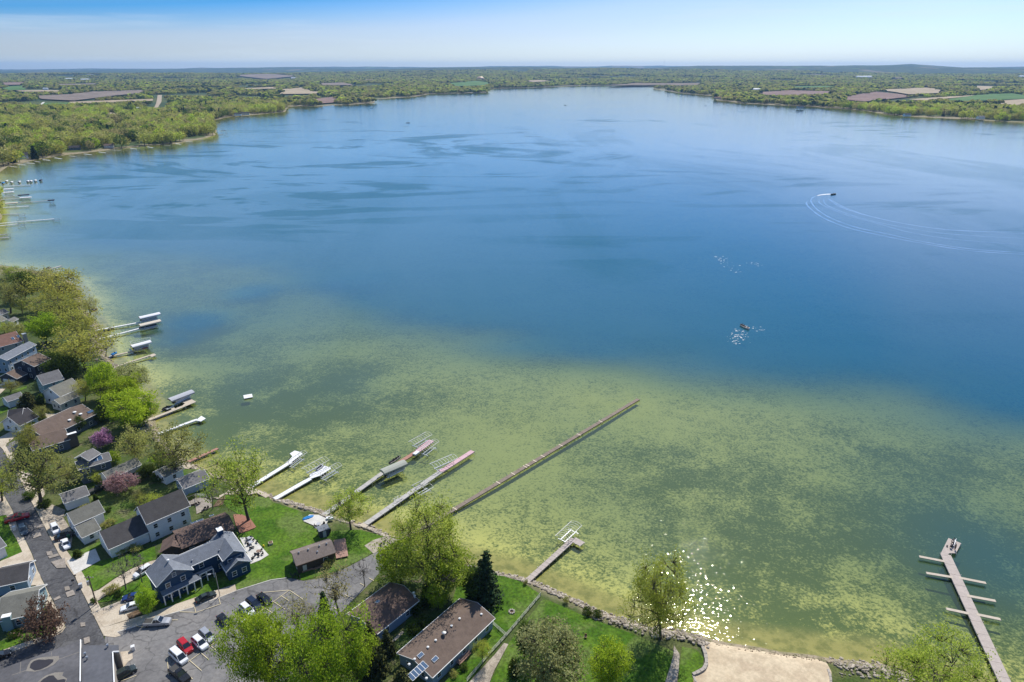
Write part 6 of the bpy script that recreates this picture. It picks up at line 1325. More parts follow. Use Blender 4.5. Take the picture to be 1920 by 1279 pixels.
# blue upturned rowing boat on the shore patio
p=W(C('C5',375,440),LZ); r=thing('rowing_boat','bright blue upturned boat at the edge of the shore patio','boat',(p.x,p.y,LZ+.08),R_(35)); st=[(-1.6,.3,.25),(-1.1,.62,.42),(0,.75,.5),(1.0,.6,.42),(1.6,.1,.25)]; vs=[]
for x,w,h in st: vs+=[(x,-w,0),(x,-w*.75,h*.7),(x,0,h),(x,w*.75,h*.7),(x,w,0)]
MB().add(vs,[(i*5+j,(i+1)*5+j,(i+1)*5+j+1,i*5+j+1) for i in range(4) for j in range(4)]+[(0,1,2,3,4),(24,23,22,21,20)]).build('hull',M_cblue,r); MB().tube((-1.5,0,.32),(0,0,.53),.05,n=4).tube((0,0,.53),(1.5,0,.32),.05,n=4).build('keel',M_cblue,r)
for i,(x,y) in enumerate(((560,450),(580,452))): p=W(C('C5',x,y),LZ); r=thing('storage_box','white box at the foot of the grey dock, '+('left' if i==0 else 'right')+' of two','box',(p.x,p.y,LZ+.05),.5); MB().box((0,0,.3),(1.3,.8,.6)).build('box',M_hullw,r); MB().box((0,0,.64),(1.36,.86,.08)).build('lid',M_hullw,r)
# dark lifeguard style hut by the boathouse
p=W(C('C5',515,590),LZ); r=thing('garden_hut','small dark hut with grey flat roof behind the boathouse','hut',(p.x,p.y,LZ),R_(30)); MB().box((0,0,1.1),(2.6,2.2,2.2)).build('wall',WL['dkblue'],r); MB().box((0,0,2.3),(3.0,2.6,.18)).build('roof',RF['blue'],r); MB().box((0,-1.13,1.0),(.9,.06,1.9)).build('door',DOORM,r)
p=W(C('C5',555,570),LZ); r=thing('grill','black covered grill beside the small dark hut','grill',(p.x,p.y,LZ),R_(20)); MB().box((0,0,.75),(1.5,.7,.5)).build('firebox',M_black,r); MB().extrude_x([(-.35,1.0),(.35,1.0),(.25,1.25),(-.25,1.25)],-.75,.75).build('lid',M_black,r); MB().box((0,0,.25),(1.3,.5,.5)).build('cart',M_black,r)
# concrete stoop wall of the boathouse and its raised beds
for i,(x,y) in enumerate(((375,905),(470,882))): p=W(C('C5',x,y),LZ); r=thing('raised_bed','timber raised bed along the boathouse wall, '+('nearer the bicycles' if i==0 else 'further from the bicycles'),'raised bed',(p.x,p.y,LZ),R_(26)); MB().box((0,0,.25),(3.2,1.0,.5)).build('frame',M_deckr,r); MB().box((0,0,.52),(3.0,.8,.05)).build('soil',M_mulch,r)
# bicycles
bw=MB(); n=14
for i in range(n): a=6.283*i/n; b=6.283*(i+1)/n; bw.tube((.33*math.cos(a),0,.33*math.sin(a)),(.33*math.cos(b),0,.33*math.sin(b)),.03,n=4)
for i in range(6): a=3.1416*i/6; bw.tube((.33*math.cos(a),0,.33*math.sin(a)),(-.33*math.cos(a),0,-.33*math.sin(a)),.008,n=3)
bw=bw.mesh('wheel',M_black); bike_cols=[paint('bike_white',(0.6,0.6,0.6)),paint('bike_dark',(0.04,0.04,0.05))]
def bike(px,rz,lab,m,z=0): 
    p=W(px,LZ); r=thing('bicycle',lab,'bicycle',(p.x,p.y,LZ+.05+z),rz,'bicycles by the boathouse'); [link('wheel',bw,r,(x,0,.34)) for x in (-.52,.52)]
    MB().tube((-.52,0,.34),(-.1,0,.32),.03,n=5).tube((-.1,0,.32),(-.2,0,.85),.03,n=5).tube((-.1,0,.32),(.4,0,.78),.03,n=5).tube((-.18,0,.75),(.38,0,.82),.03,n=5).tube((.36,0,.95),(.52,0,.34),.03,n=5).tube((-.52,0,.34),(-.18,0,.75),.02,n=5).build('bicycle_frame',m,r)
    MB().box((-.22,0,.9),(.26,.14,.07)).build('saddle',M_black,r); MB().tube((.36,-.28,.98),(.36,.28,.98),.02,n=5).build('handlebar',M_black,r)
for i,(x,y) in enumerate(((320,890),(335,880),(350,895),(365,885),(245,970),(262,965),(280,975),(300,982),(225,965))): bike(C('C5',x,y),.3+i*.25,'white bicycle leaning in the cluster by the boathouse wall' if i<4 else 'dark bicycle in the row at the lot edge by the boathouse',bike_cols[0 if i<4 else 1])
# swing / bench under the round tree, fire ring, stone ring, stakes
p=W(C('C7',1120,1030),LZ); r=thing('garden_bench','white slatted bench under the round vivid green tree','bench',(p.x,p.y,LZ+.02),R_(-35)); 
for i in range(4): MB().box((0,-.25+i*.17,.45),(2.2,.14,.05)).build('slat',M_dwhite,r)
for i in range(3): MB().box((0,.38,.62+i*.17),(2.2,.05,.13)).build('slat',M_dwhite,r)
for s in (-1,1): MB().box((s*.95,.05,.22),(.08,.7,.44)).build('leg',M_dwhite,r)
p=W(C('C7',905,715),LZ); r=thing('garden_chair','reddish wooden lawn chair alone on the grass','chair',(p.x,p.y,LZ+.03),R_(-100)); chair_parts(r,M_dred,M_dred)
p=W(C('C6',1630,518),LZ); r=thing('fire_ring','small stone fire ring on the fenced lawn','fire pit',(p.x,p.y,LZ+.03))
for i in range(9): a=6.283*i/9; MB().box((.62*math.cos(a),.62*math.sin(a),.16),(.36,.3,.32),a).build('stone',STONE,r)
MB().tube((0,0,.02),(0,0,.05),.5,n=10).build('ash',M_mulch,r)
# low stone wall round the beach
def stonewall(label,pts,h=.6,w=.7):
    P=[W(p,LZ) for p in pts]; c=P[0]; r=thing('stone_wall',label,'wall',(c.x,c.y,LZ)); k=0
    for a,b in zip(P[:-1],P[1:]):
        d=b-a; n_=max(1,round(d.length/1.1))
        for i in range(n_):
            p=a.lerp(b,(i+.5)/n_)-c; MB().box((0,0,0),(d.length/n_*.93,w*random.uniform(.85,1.1),h*random.uniform(.8,1.1))).build('stone',STONE,r,(p.x,p.y,h/2-.05),(0,0,math.atan2(d.y,d.x)+random.uniform(-.08,.08)))
stonewall('curved low stone wall between lawn and beach',pp('C8','535,800 560,860 570,940 545,990 480,1025 450,1035'))
stonewall('straight pale kerb stones down the left side of the beach',pp('C8','452,1040 480,1093 520,1200'),.3,.4); stonewall('pale kerb stones down the right side of the beach',pp('C8','1610,985 1632,1050 1640,1200'),.3,.5)
MB_=None
# riprap: far too many small stones to count
ROCK=two_tone('riprap',(0.44,0.385,0.31),(0.27,0.23,0.18),0.6,.4,.6,.95,3,.3); g=np.random.default_rng(5)
ico=bmesh.new(); bmesh.ops.create_icosphere(ico,subdivisions=1,radius=1); iv=np.array([v.co[:] for v in ico.verts]); iff=np.array([[v.index for v in f.verts] for f in ico.faces]); ico.free()
def rocks(label,line,n,w0,w1,s0,s1):
    P=np.array([tuple(W(p,0))[:2] for p in line]); seg=np.linalg.norm(np.diff(P,axis=0),axis=1); cum=np.r_[0,np.cumsum(seg)]; V=[];F=[]
    t=g.random(n)*cum[-1]; i=np.clip(np.searchsorted(cum,t)-1,0,len(seg)-1); f=(t-cum[i])/seg[i]; d=(P[i+1]-P[i])/seg[i][:,None]; nn=np.stack([-d[:,1],d[:,0]],1)
    xy=P[i]+(P[i+1]-P[i])*f[:,None]+nn*g.uniform(min(w0,w1),max(w0,w1),(n,1)); z=land_batch(xy)
    for k in range(n):
        s=g.uniform(s0,s1)*np.array([1,g.uniform(.6,1),g.uniform(.5,.8)]); a=g.uniform(0,6.28); v=iv*(1+g.uniform(-.22,.22,(len(iv),1)))*s; c,sn=math.cos(a),math.sin(a)
        V.append(np.c_[v[:,0]*c-v[:,1]*sn+xy[k,0],v[:,0]*sn+v[:,1]*c+xy[k,1],v[:,2]+z[k]+.1]); F.append(iff+k*len(iv))
    o=link('shore_rocks',np_mesh('shore_rocks',np.vstack(V),np.vstack(F),ROCK)); tag(o,label,'rocks',None,'stuff')
rocks('tumbled pale rocks along the lawn shore between the docks',[(495,924),(527,936),(562,946),(604,959),(640,972),(673,982),(698,988),(725,1001)],430,.3,-2.5,.25,.6)
rocks('tumbled pale rocks under the big shore tree',[(725,1001),(760,1022),(810,1042),(875,1060),(944,1076)],340,.3,-2.5,.25,.55)
rocks('narrow band of rocks below the fenced lawn',[(944,1076),(979,1083),(1010,1093),(1040,1108),(1090,1129),(1119,1145)],380,.3,-2.4,.18,.5)
rocks('weedy rocks along the bank left of the beach',[(1119,1145),(1173,1160),(1217,1176),(1276,1182),(1331,1198)],420,.2,-4.5,.15,.5)
_R=ROCK; ROCK=mat('drift_weed',(0.13,0.095,0.06),.9,.3,2)
rocks('dark driftwood and weed along the wet edge of the beach',[(1300,1189),(1331,1198),(1375,1207),(1462,1221),(1524,1228),(1556,1235)],240,-.4,-2.8,.05,.22)
ROCK=_R
rocks('rocks and driftwood on the bank right of the beach',[(1555,1236),(1610,1239),(1652,1244),(1690,1256),(1760,1288)],380,.3,-6,.15,.5)
rocks('stony strip along the western shore',[(188,645),(200,668),(220,687),(245,705),(263,733),(279,752),(287,778),(293,800),(300,818)],420,.3,-6,.25,.7)
rocks('stony point by the pontoon docks',[(157,577),(170,595),(183,607),(188,625),(188,645)],200,.3,-5,.25,.7)
rocks('stony strip by the small shore cabin',[(300,818),(325,845),(354,867),(390,884),(430,899),(470,911)],260,.2,-3,.2,.5)
# ------------------------------------------------------------------ far country: fields, farms, woods
def far_ground(px):
    z=LZ
    for _ in range(6):
        w=W(px,z); z=ground_z_fast(w.x,w.y)
    return W(px,z)
def ground_z_fast(x,y): return float(land_h(np.array([[x,y]]),np.array([900.0]))[0])
FM=dict(brown=two_tone('field_brown',(0.19,0.12,0.095),(0.24,0.16,0.125),.01,.4,.6,.95,.08,.15), tan=two_tone('field_tan',(0.33,0.26,0.16),(0.40,0.32,0.21),.01,.4,.6,.95,.08,.12), green=two_tone('field_green',(0.06,0.14,0.025),(0.09,0.17,0.035),.01,.4,.6,.95,.08,.12), lilac=two_tone('field_lilac',(0.18,0.14,0.11),(0.235,0.185,0.145),.01,.4,.6,.95,.08,.12), sandy=M_dirt, marsh=two_tone('marsh',(0.15,0.11,0.07),(0.20,0.15,0.10),.01,.4,.6,.95,.08,.12))
FIELDS=[('lilac','60,182 135,178 175,173.5 270,170.5 279,175 217,181 140,191 80,188'),('tan','130,193 287,187 287,190.5 135,197'),('green','82,195 130,194.5 130,201 82,201'),('brown','0,157 47,156 50,161 0,161.5'),('green','8,164 50,162 48,171 5,172'),('sandy','201,212 225,214 220,219.5 200,222.5'),
 ('sandy','0,262 25,262 15,271 0,273'),('tan','525,169 569,165.6 587,172.5 606,171.5 594,176 525,177.5'),('lilac','597,158 650,156 662,161.5 603,162'),('brown','590,185 631,181 634,192 594,195'),('tan','450,168 522,164 522,168 453,169.5'),('green','844,157 890,153 919,155 912,159 847,160.5'),
 ('brown','1423,173 1481,170 1568,173 1542,178.5 1461,179 1426,177'),('brown','1578,183 1639,173 1687,178 1712,183 1623,191 1584,188'),('tan','1642,170 1742,165.5 1775,173 1768,176 1704,179 1681,175'),('tan','1704,187.5 1784,182.6 1839,180 1784,186 1729,190.5'),('green','1768,189 1849,178 1897,177 1935,182.6 1935,187 1849,190.5 1778,191.5'),('tan','1823,163 1865,164 1868,168 1829,172'),('tan','1871,191 1935,187 1935,196 1881,201'),('lilac','1649,148 1697,148 1695,152.6 1655,151.5'),('marsh','1130,160 1186,154 1317,155 1311,160 1228,158.5 1186,158.8'),
 ('tan','30,172 90,171 130,172 110,174 40,174'),('lilac','440,148 500,147 560,148 500,150'),('tan','660,152 700,151 715,152.5 670,153'),('green','300,152 380,151 400,153 320,154'),('tan','980,153 1010,151.5 1035,153 1000,154'),('lilac','100,160 180,158 190,160 110,162'),('green','1480,164 1560,163 1570,165.5 1490,166.5')]
FPOLY=[]
def draped(name,px,m,lab,up=.35):
    P=[far_ground(p) for p in px]; c=sum(P,Vector())/len(P); bm=bmesh.new(); vs=[bm.verts.new((p.x,p.y,0)) for p in P]; f=bm.faces.new(vs); f.normal_update()
    if f.normal.z<0: f.normal_flip()
    bmesh.ops.triangulate(bm,faces=bm.faces[:]); D=math.hypot(c.x,c.y)
    for _ in range(5):
        es=[e for e in bm.edges if e.calc_length()>max(25,D*.03)]
        if not es: break
        bmesh.ops.subdivide_edges(bm,edges=es,cuts=1); bmesh.ops.triangulate(bm,faces=bm.faces[:])
    xy=np.array([(v.co.x,v.co.y) for v in bm.verts]); zz_=land_h(xy,seg_dist(xy,SHORE_C))
    for v,z in zip(bm.verts,zz_): v.co.z=z+up+D*.0012
    me=bpy.data.meshes.new(name); bm.to_mesh(me); bm.free(); me.materials.append(m); o=link(name,me); o['kind']='structure'; o['label']=lab
    pl=np.array([(p.x,p.y) for p in P]); FPOLY.append(pl)
    if name=='road':
        for dx in (-34,-17,17,34): FPOLY.append(pl+np.array([dx,0.0]))
for k,s in FIELDS: draped('field',pp('P',s),FM[k],k+' coloured field among distant woods')
draped('road',pp('P','296,180 304,180 303,192 292.5,210 287,209 293,195'),M_dirt,'straight tan gravel road through the woods',.5); draped('road',pp('P','74,199 81,193.5 85,193.8 78,200'),M_concw,'pale track beside a green field',.5)
def pond(px,lab):
    P=[far_ground(p) for p in px]; z=min(p.z for p in P)+.8; c=sum(P,Vector())/len(P); me=MB().add([(p.x,p.y,z) for p in P],[tuple(range(len(P)))]).mesh('pond',wm); a_=me.attributes.new('depth','FLOAT','POINT'); a_.data.foreach_set('value',[4.0]*len(P)); o=link('pond',me); tag(o,lab,None,None,'structure'); FPOLY.append(np.array([(p.x,p.y) for p in P]))
pond(pp('P','211,233 238,233.5 226,240 211,240'),'small pond among the trees on the left point')
# farm buildings and houses seen across the lake
def far_house(px,L,Wd,He,rz,wall,roof,label,name='house',cat='house'):
    g_=far_ground(px); r=thing(name,label,cat,(g_.x,g_.y,g_.z-.3),rz); Hr=He+Wd*.28
    MB().extrude_x([(-Wd/2+.3,0),(Wd/2-.3,0),(Wd/2-.3,He),(0,Hr-.2),(-Wd/2+.3,He)],-L/2+.4,L/2-.4).build('wall',WL[wall],r)
    rf=MB(); w=Wd/2; t=.3; rf.extrude_x([(-w,He-.1),(0,Hr),(w,He-.1),(w,He-.1-t),(0,Hr-t),(-w,He-.1-t)],-L/2,L/2); rf.f=[f for f in rf.f if len(f)!=6]+[(0,1,4,5),(1,2,3,4),(11,10,7,6),(10,9,8,7)]; rf.m=[0]*len(rf.f); rf.build('roof',roof if not isinstance(roof,str) else RF[roof],r)
    for i in range(max(1,int(L/4))):
        x=-L/2+2+i*4
        if x<L/2-1: wo=link('window',WIN,r,(x,-Wd/2+.27,He*.55),(0,0,0)); link('pane',PANE,wo)
    FHS.append((g_.x,g_.y)); return r
FHS=[]
fh=[((22,292),26,12,4,.5,'white','dark','dark roofed long house near the left shore'),((40,297),18,11,5,.6,'white','dark','white gabled house next to the dark roofed long one'),((4,288),16,10,4,.4,'white','grey','house with grey roof at the frame edge of the point'),((141,281),16,10,4,.5,'slate','dark','dark slate house at the waterside of the point'),((88,262),18,10,4,.3,'tan','taupe','taupe roofed house in the middle of the point'),((366,231),20,10,6,1.0,'bluegrey','blue','blue grey house near the tip of the point'),((354,240),14,9,4,.8,'cream','taupe','cream house below the blue grey one on the point'),((205,277),14,9,4,.4,'cream','taupe','cream cottage at the beach of the point'),((75,217),22,11,4,.4,'cream','taupe','taupe house behind the point woods'),((48,214),24,11,4,.2,'tan','grey','grey roofed house further behind the point woods'),
 ((254,206),30,12,5,.1,'white',WHITEM,'white roofed shed beside the tan gravel road'),((86,168.5),46,20,7,.2,'white',WHITEM,'white farm barns on the left plain'),((460,215.5),22,11,5,.3,'cream','dark','shore house on the wooded left bank'),((446,217),18,10,5,.3,'white','dark','second shore house on the wooded left bank'),((551,149),90,40,12,0,'white',WHITEM,'white building beyond the lilac field'),((915,141.5),120,50,14,0,'white',WHITEM,'long white sheds on the far middle plain'),((1418,170.5),70,26,9,.1,'white',WHITEM,'white barn above the right hand shore'),((1611,147),110,44,14,0,'white',WHITEM,'white farm building on the far right, left of two'),((1625,147),150,50,14,0,'white',WHITEM,'white farm building on the far right, right of two'),((1785,170.5),60,24,9,.2,'white',RF['dark'],'dark roofed farmhouse between the right fields'),((1888,143.5),120,50,14,0,'white',WHITEM,'white barn high on the right ridge'),((1917,146.5),130,50,14,0,'white',WHITEM,'white barn at the right frame edge'),((170,143),160,60,14,0,'white',WHITEM,'white industrial roofs on the left horizon'),((130,150.5),120,45,12,0,'white',WHITEM,'white roofs in the far left woods'),((160,152),130,45,12,0,'white',WHITEM,'pale roofs right of the far left woods'),((1228,140),150,60,14,0,'white',WHITEM,'white building beyond the far end of the lake'),((1500,203),20,10,5,.2,'cream','dark','shore house under the right hand trees'),((1345,186),26,14,5,.1,'red' if False else 'tan','red','red roofed boathouse on the right shore moorings'),((1700,218),18,10,5,.2,'white','dark','white shore house below the brown field'),((1838,223),18,10,5,.2,'white','grey','white shore house at the right hand reflections')]
for a in fh: far_house(a[0],a[1]*(.5 if a[1]>40 else 1),a[2]*(.5 if a[1]>40 else 1),a[3],a[4],a[5],a[6],a[7],'barn' if 'barn' in a[7] else 'house','barn' if 'barn' in a[7] else 'house')
g_=far_ground((901,152)); r=thing('water_tower','orange topped white round tank by the far green field','water tower',(g_.x,g_.y,g_.z)); mb=MB()
for i in range(8): a0=i/8*1.5708; a1=(i+1)/8*1.5708; mb.tube((0,0,14+26*math.sin(a0)*.8),(0,0,14+26*math.sin(a1)*.8),32*math.cos(a0),32*math.cos(a1)+.01,16,cap=False)
mb.build('dome',paint('tank_orange',(0.62,0.38,0.16),.5),r); MB().tube((0,0,-2),(0,0,14),32,n=16).build('tank',WHITEM,r)
g_=far_ground((1244,136)); H=proj(0,0,0) and 250.0; r=thing('radio_mast','hair thin radio mast rising above the far hills','mast',(g_.x,g_.y,g_.z)); MB().tube((0,0,-5),(0,0,235-g_.z),2.2,1.2,4).build('mast',mat('mast_paint',(0.55,0.5,0.5),.7,.1,.1),r)
g_=far_ground((789,136)); r=thing('water_tower','tiny pale water tower on the left of the far ridge','water tower',(g_.x,g_.y,g_.z)); MB().tube((0,0,-2),(0,0,70),6,n=8).build('stem',WHITEM,r); MB().tube((0,0,70),(0,0,86),14,26,10).tube((0,0,86),(0,0,104),26,10,10).build('bowl',WHITEM,r)
MARKS0=[(22,292,'dark roofed long house'),(4,288,'grey roofed edge house'),(141,281,'dark slate house'),(88,262,'taupe roofed house'),(366,231,'blue grey house'),(354,240,'cream house'),(205,277,'beach cottage'),(300,268,'vivid woods'),(260,272,'woods beyond the beach cottage')]
# small docks along the point and the far shores
for i in range(16):
    t=i/15; a_=np.interp(t,[0,.3,.6,.8,1],[20,90,215,310,372]); b_=np.interp(t,[0,.3,.6,.8,1],[312,298,281.5,272.5,262.5]); a=W((a_,b_),.8); mk=min(MARKS0,key=lambda t:(t[0]-a_)**2+(t[1]-b_)**2)[2]; dock('short %s dock on the left point below the %s'%('pale' if i%3 else 'grey',mk),(a_-2,b_-.3),(a_+random.uniform(8,14),b_+random.uniform(.2,1.6)),1.8,M_dwhite if i%3 else M_dgrey,8.0,group='docks along the left point',posts=False)
c=W((420,248),1); r=thing('boat_lift','dark canopied lift standing off the tip of the left point','boat lift',(c.x,c.y,0),.3); MB().box((0,0,4.0),(9,5,.4)).build('canopy',M_cnavy,r); lg=MB().tube((0,0,-2),(0,0,4),.15,n=5).mesh('leg',M_alu); [link('leg',lg,r,(x,y,0)) for x in (-4,4) for y in (-2.2,2.2)]
dock('short dock at the tip of the left point',(404,253),(416,252),2.2,M_dbrown,8,posts=False)
dock('mooring jetty with masts on the right shore',(1340,181),(1312,181.5),3.5,M_dbrown,12,posts=False)

# woods
def far_tree_mesh(seed,n,Rr,H,ls,leaf,trunk=True):
    g=np.random.default_rng(seed); d=g.normal(size=(n,3)); d/=np.linalg.norm(d,axis=1)[:,None]; ph=g.uniform(0,6.28,3); az=np.arctan2(d[:,1],d[:,0]); lum=1+.18*np.sin(3*az+ph[0]+2*d[:,2])+.14*np.sin(5*az+ph[1]-3*d[:,2]); r=(.72+.28*g.random(n))*lum
    Cs=np.c_[d[:,0]*Rr*r,d[:,1]*Rr*r,H*.56+d[:,2]*H*.42*r]; V,F,t=leaf_mesh(Cs,np.clip(.5*np.sin(az*2+ph[2]+d[:,2]*2)*.5+.25+g.random(n)*.6,0,1),ls,.6,g)
    me=np_mesh('tree',V,F,[LM[leaf],BARK]); tb=MB().tube((0,0,-.5),(0,0,H*.6),.35,.15,4)
    bm=bmesh.new(); bm.from_mesh(me); b2=bpy.data.meshes.new('t'); b2.from_pydata(tb.v,[],tb.f); k=len(bm.faces); bm.from_mesh(b2); bm.faces.ensure_lookup_table()
    for f in bm.faces[k:]: f.material_index=1
    bm.to_mesh(me); bm.free(); bpy.data.meshes.remove(b2)
    if 'tone' in me.attributes: me.attributes.remove(me.attributes['tone'])
    set_tone(me,np.r_[t,np.zeros(len(me.polygons)-len(t))]); return me
KINDS=[('spring',.20),('olive',.27),('bright',.08),('gold',.15),('bud',.15),('dark',.15)]
FT=[]
for k,(kn,wt_) in enumerate(KINDS): FT.append((far_tree_mesh(100+k,400,5.4,12.0,.62,kn),wt_,kn)); FT.append((far_tree_mesh(200+k,400,6.0,13.5,.66,kn),wt_,kn))
def gconif(seed):
    tb,(V,F,t),H,Rr=gen_conifer(seed,14,3.4,.35,.8,.05,.9); b0=len(V); me=np_mesh('tree',np.vstack([V,[(-.2,-.2,-.5),(.2,-.2,-.5),(.2,.2,-.5),(-.2,.2,-.5),(-.03,-.03,H*.97),(.03,-.03,H*.97),(.03,.03,H*.97),(-.03,.03,H*.97)]]),np.vstack([F,[[b0,b0+1,b0+5,b0+4],[b0+1,b0+2,b0+6,b0+5],[b0+2,b0+3,b0+7,b0+6],[b0+3,b0,b0+4,b0+7]]]),[LM['conifer']]); set_tone(me,np.r_[t,np.zeros(4)]); return me
FT.append((gconif(301),.10,'conifer'))
def clump(seed,leafs):   # a knot of crowns far away
    g=np.random.default_rng(seed); Vs=[];Fs=[];Ts=[];mi=[];b=0
    for i in range(9):
        c=g.uniform(-20,20,2); Rr=g.uniform(5,8); H=g.uniform(10,15); n=70; d=g.normal(size=(n,3)); d[:,2]=np.abs(d[:,2])*1.0-.25; d/=np.linalg.norm(d,axis=1)[:,None]
        Cs=np.c_[d[:,0]*Rr+c[0],d[:,1]*Rr+c[1],H*.5+d[:,2]*H*.48]; V,F,t=leaf_mesh(Cs,g.random(n)*.6+g.random()*.4,2.3,.6,g); Vs.append(V);Fs.append(F+b);b+=len(V);Ts.append(t);mi+= [i%len(leafs)]*n
    me=np_mesh('tree_clump',np.vstack(Vs),np.vstack(Fs),[LM[l] for l in leafs]); set_tone(me,np.concatenate(Ts)); me.polygons.foreach_set('material_index',mi); return me
CL=[clump(400,['spring','olive','dark']),clump(401,['olive','gold','bud']),clump(402,['spring','dark','bud']),clump(403,['dark','olive','conifer'])]
def cand(r0,r1,s,az=46):
    gx,gy=np.meshgrid(np.arange(-r1*math.sin(R_(az)),r1*math.sin(R_(az)),s),np.arange(0,r1,s)); P=np.stack([gx.ravel(),gy.ravel()],1); P=P+rng.uniform(-.48,.48,P.shape)*s; D=np.hypot(P[:,0],P[:,1]); A=np.degrees(np.arctan2(P[:,0],P[:,1])); return P[(D>r0)&(D<r1)&(np.abs(A)<az)]
def keep(P,H,clear):
    m=~in_poly(P,LAKE); P=P[m]; ds=seg_dist(P,SHORE_C); P=P[ds>clear]
    bad=np.zeros(len(P),bool)
    for f in (1.0,1+H*.3/CAMH,1+H*.6/CAMH):
        for fp in FPOLY: bad|=in_poly(P*f,fp)
    bad|=in_poly(P*(1+H*.3/CAMH),LAKE)&(np.hypot(P[:,0],P[:,1])<2600)
    for hx,hy in FHS:
        D=math.hypot(hx,hy); u=np.array([hx,hy])/D; al=P@u-D; la=np.abs(P@np.array([-u[1],u[0]])); bad|=(al>-max(26,D*.03))&(al<10)&(la<max(11,D*.012))
    return P[~bad]
P1=keep(cand(520,2500,12.5),13,2.5); P1=P1[~((P1[:,1]<560)&(P1[:,0]>-420))]
# thin some clearings
P1=P1[vnoise(P1[:,0]/70,P1[:,1]/70,21)*.6+vnoise(P1[:,0]/25,P1[:,1]/25,22)*.4>.34]
D1=np.hypot(P1[:,0],P1[:,1]); P1=P1[np.argsort(D1)]; z1=land_h(P1,seg_dist(P1,SHORE_C))
P2=keep(cand(2500,9500,38),13,14); P2=P2[vnoise(P2[:,0]/420,P2[:,1]/300,23)*.65+vnoise(P2[:,0]/140,P2[:,1]/120,24)*.35>.36]; z2=land_h(P2,seg_dist(P2,SHORE_C))
print('woods',len(P1),len(P2))
wts=np.array([w for _,w,_ in FT]); wts/=wts.sum()
# kinds gather in patches
def pick(P,seed):
    u=np.clip(vnoise(P[:,0]/55,P[:,1]/55,seed)*.55+rng.random(len(P))*.45,0,.9999); u=np.argsort(np.argsort(u))/len(u); return np.searchsorted(np.cumsum(wts),u).clip(0,len(FT)-1)
k1=pick(P1,31); inview=np.array([(-20<q_[0]<1940) and q_[1]<330 for q_ in (proj(x,y,z+8) for (x,y),z in zip(P1,z1))])
lab={'spring':'spring green tree in the woods of the left point','olive':'olive tree in the woods of the left point','bright':'vivid green tree in the woods of the left point','gold':'golden tree in the woods of the left point','bud':'brownish budding tree in the woods of the left point','dark':'dark leafy tree in the woods of the left point','conifer':'dark conifer in the woods of the left point'}
MARKS=[(22,292,'dark roofed long house'),(4,288,'grey roofed edge house'),(141,281,'dark slate house'),(88,262,'taupe roofed house'),(366,231,'blue grey house'),(354,240,'cream house'),(205,277,'beach cottage'),(225,238,'little pond'),(300,268,'docks of the point'),(398,250,'tip of the point'),(260,250,'vivid middle of the point'),(150,245,'middle of the left woods'),(30,250,'sandy lot'),(75,217,'inland taupe house')]
MK=[(far_ground((a,b)),t) for a,b,t in MARKS]; DSN=seg_dist(P1[:2500],SHORE_C)
WORD={'spring':'spring green','olive':'olive','bright':'vivid green','gold':'golden','bud':'brownish budding','dark':'dark leafy','conifer':'dark conifer'}
def where_lab(i,kn,s):
    m=min(MK,key=lambda t:(t[0].x-P1[i,0])**2+(t[0].y-P1[i,1])**2)
    sz='small' if s<1.2 else 'tall' if s>1.55 else 'broad'
    d='at the waterline' if DSN[i]<16 else 'just behind the shore' if DSN[i]<45 else 'inside the woods' if DSN[i]<110 else 'deep in the woods'
    return '%s %s%s %s near the %s'%(sz,WORD[kn],'' if kn=='conifer' else ' tree',d,m[1])
near=np.where(inview)[0][:290]; isn=np.zeros(len(P1),bool); isn[near]=True
for i in near:
    me,_,kn=FT[k1[i]]; s=random.uniform(1.05,1.75)*(.75 if kn=='conifer' else 1)
    o=link('tree',me,None,(P1[i,0],P1[i,1],z1[i]-.2),(0,0,random.uniform(0,6.28)),(s*random.uniform(.9,1.2),s*random.uniform(.9,1.2),s)); lb=where_lab(i,kn,s); tag(o,lb,'tree','trees in the woods of the left point')
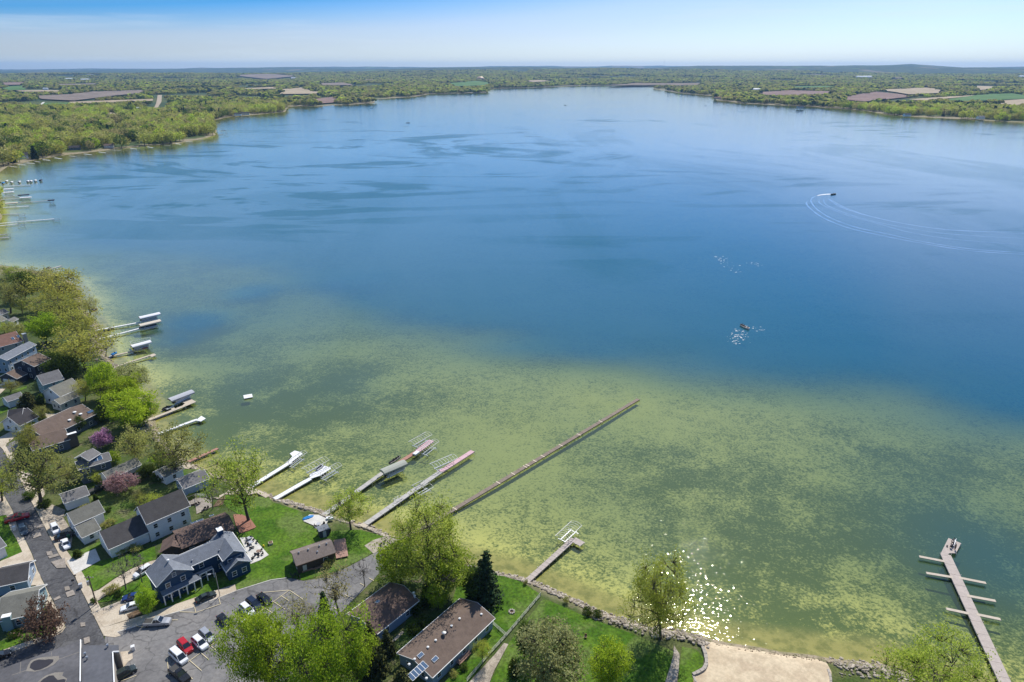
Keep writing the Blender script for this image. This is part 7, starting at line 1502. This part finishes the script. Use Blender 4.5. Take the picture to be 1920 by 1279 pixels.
def scatter(name,label,protos,P,z,k,smin,smax):
    """one object that stands trees on its points"""
    me=bpy.data.meshes.new(name); me.vertices.add(len(P)); me.vertices.foreach_set('co',np.c_[P,z].astype(np.float32).ravel())
    for nm,tp,val in (('kind_index','INT',k.astype(np.int32)),('turn','FLOAT',rng.uniform(0,6.28,len(P)).astype(np.float32)),('size','FLOAT',rng.uniform(smin,smax,len(P)).astype(np.float32))): a=me.attributes.new(nm,tp,'POINT'); a.data.foreach_set('value',val)
    o=link(name,me); tag(o,label,'woodland',None,'stuff'); ng=bpy.data.node_groups.new(name,'GeometryNodeTree'); ng.interface.new_socket('Geometry',in_out='INPUT',socket_type='NodeSocketGeometry'); ng.interface.new_socket('Geometry',in_out='OUTPUT',socket_type='NodeSocketGeometry')
    gi=ng.nodes.new('NodeGroupInput'); go=ng.nodes.new('NodeGroupOutput'); iop=ng.nodes.new('GeometryNodeInstanceOnPoints'); g2i=ng.nodes.new('GeometryNodeGeometryToInstance'); L=ng.links
    for pm in reversed(protos): oi=ng.nodes.new('GeometryNodeObjectInfo'); oi.inputs['Object'].default_value=pm; oi.transform_space='ORIGINAL'; L.new(oi.outputs['Geometry'],g2i.inputs[0])
    def na(nm,tp): n=ng.nodes.new('GeometryNodeInputNamedAttribute'); n.data_type=tp; n.inputs[0].default_value=nm; return n.outputs['Attribute']
    L.new(gi.outputs[0],iop.inputs['Points']); L.new(g2i.outputs[0],iop.inputs['Instance']); iop.inputs['Pick Instance'].default_value=True; L.new(na('kind_index','INT'),iop.inputs['Instance Index'])
    cx=ng.nodes.new('ShaderNodeCombineXYZ'); L.new(na('turn','FLOAT'),cx.inputs[2]); L.new(cx.outputs[0],iop.inputs['Rotation']); L.new(na('size','FLOAT'),iop.inputs['Scale']); L.new(iop.outputs[0],go.inputs[0])
    md=o.modifiers.new('trees','NODES'); md.node_group=ng; return o
def first_of(mesh): return next((o for o in COL.objects if o.data==mesh),None)
protos=[]
for j,(me,_,kn) in enumerate(FT):
    o=first_of(me)
    if o is None:
        i=np.where((k1==j)&~isn)[0][0]; isn[i]=True; o=link('tree',me,None,(P1[i,0],P1[i,1],z1[i]-.2)); tag(o,lab[kn],'tree',lab[kn].replace(' tree ',' trees ').replace('conifer ','conifers '))
    protos.append(o)
rest=~isn; scatter('woodland','mixed spring woodland around the lake',protos,P1[rest],z1[rest]-.2,k1[rest],1.0,1.7)
cp_=[]
k2=rng.integers(0,len(CL),len(P2)); isn2=np.zeros(len(P2),bool)
for j,me in enumerate(CL): i=np.where(k2==j)[0][0]; isn2[i]=True; o=link('tree_clump',me,None,(P2[i,0],P2[i,1],z2[i]-.5)); tag(o,'clump of far trees beyond the lake shore','trees','far tree clumps','stuff'); cp_.append(o)
scatter('distant_woodland','hazy distant woodland reaching to the horizon',cp_,P2[~isn2],z2[~isn2]-.5,k2[~isn2],.8,1.25)

# ------------------------------------------------------------------ air
hz=bpy.data.materials.new('haze'); hz.use_nodes=True; nt=hz.node_tree
for n in list(nt.nodes): nt.nodes.remove(n)
o_=N(nt,'ShaderNodeOutputMaterial'); pv=N(nt,'ShaderNodeVolumePrincipled'); pv.inputs['Color'].default_value=(0.36,0.62,1.0,1); pv.inputs['Density'].default_value=4.0e-5; pv.inputs['Anisotropy'].default_value=0.2; nt.links.new(pv.outputs[0],o_.inputs['Volume'])
hb=MB().box((0,11300,118),(40600,23900,256)).build('haze',hz); tag(hb,'thin blue haze over the far country',None,None,'stuff')
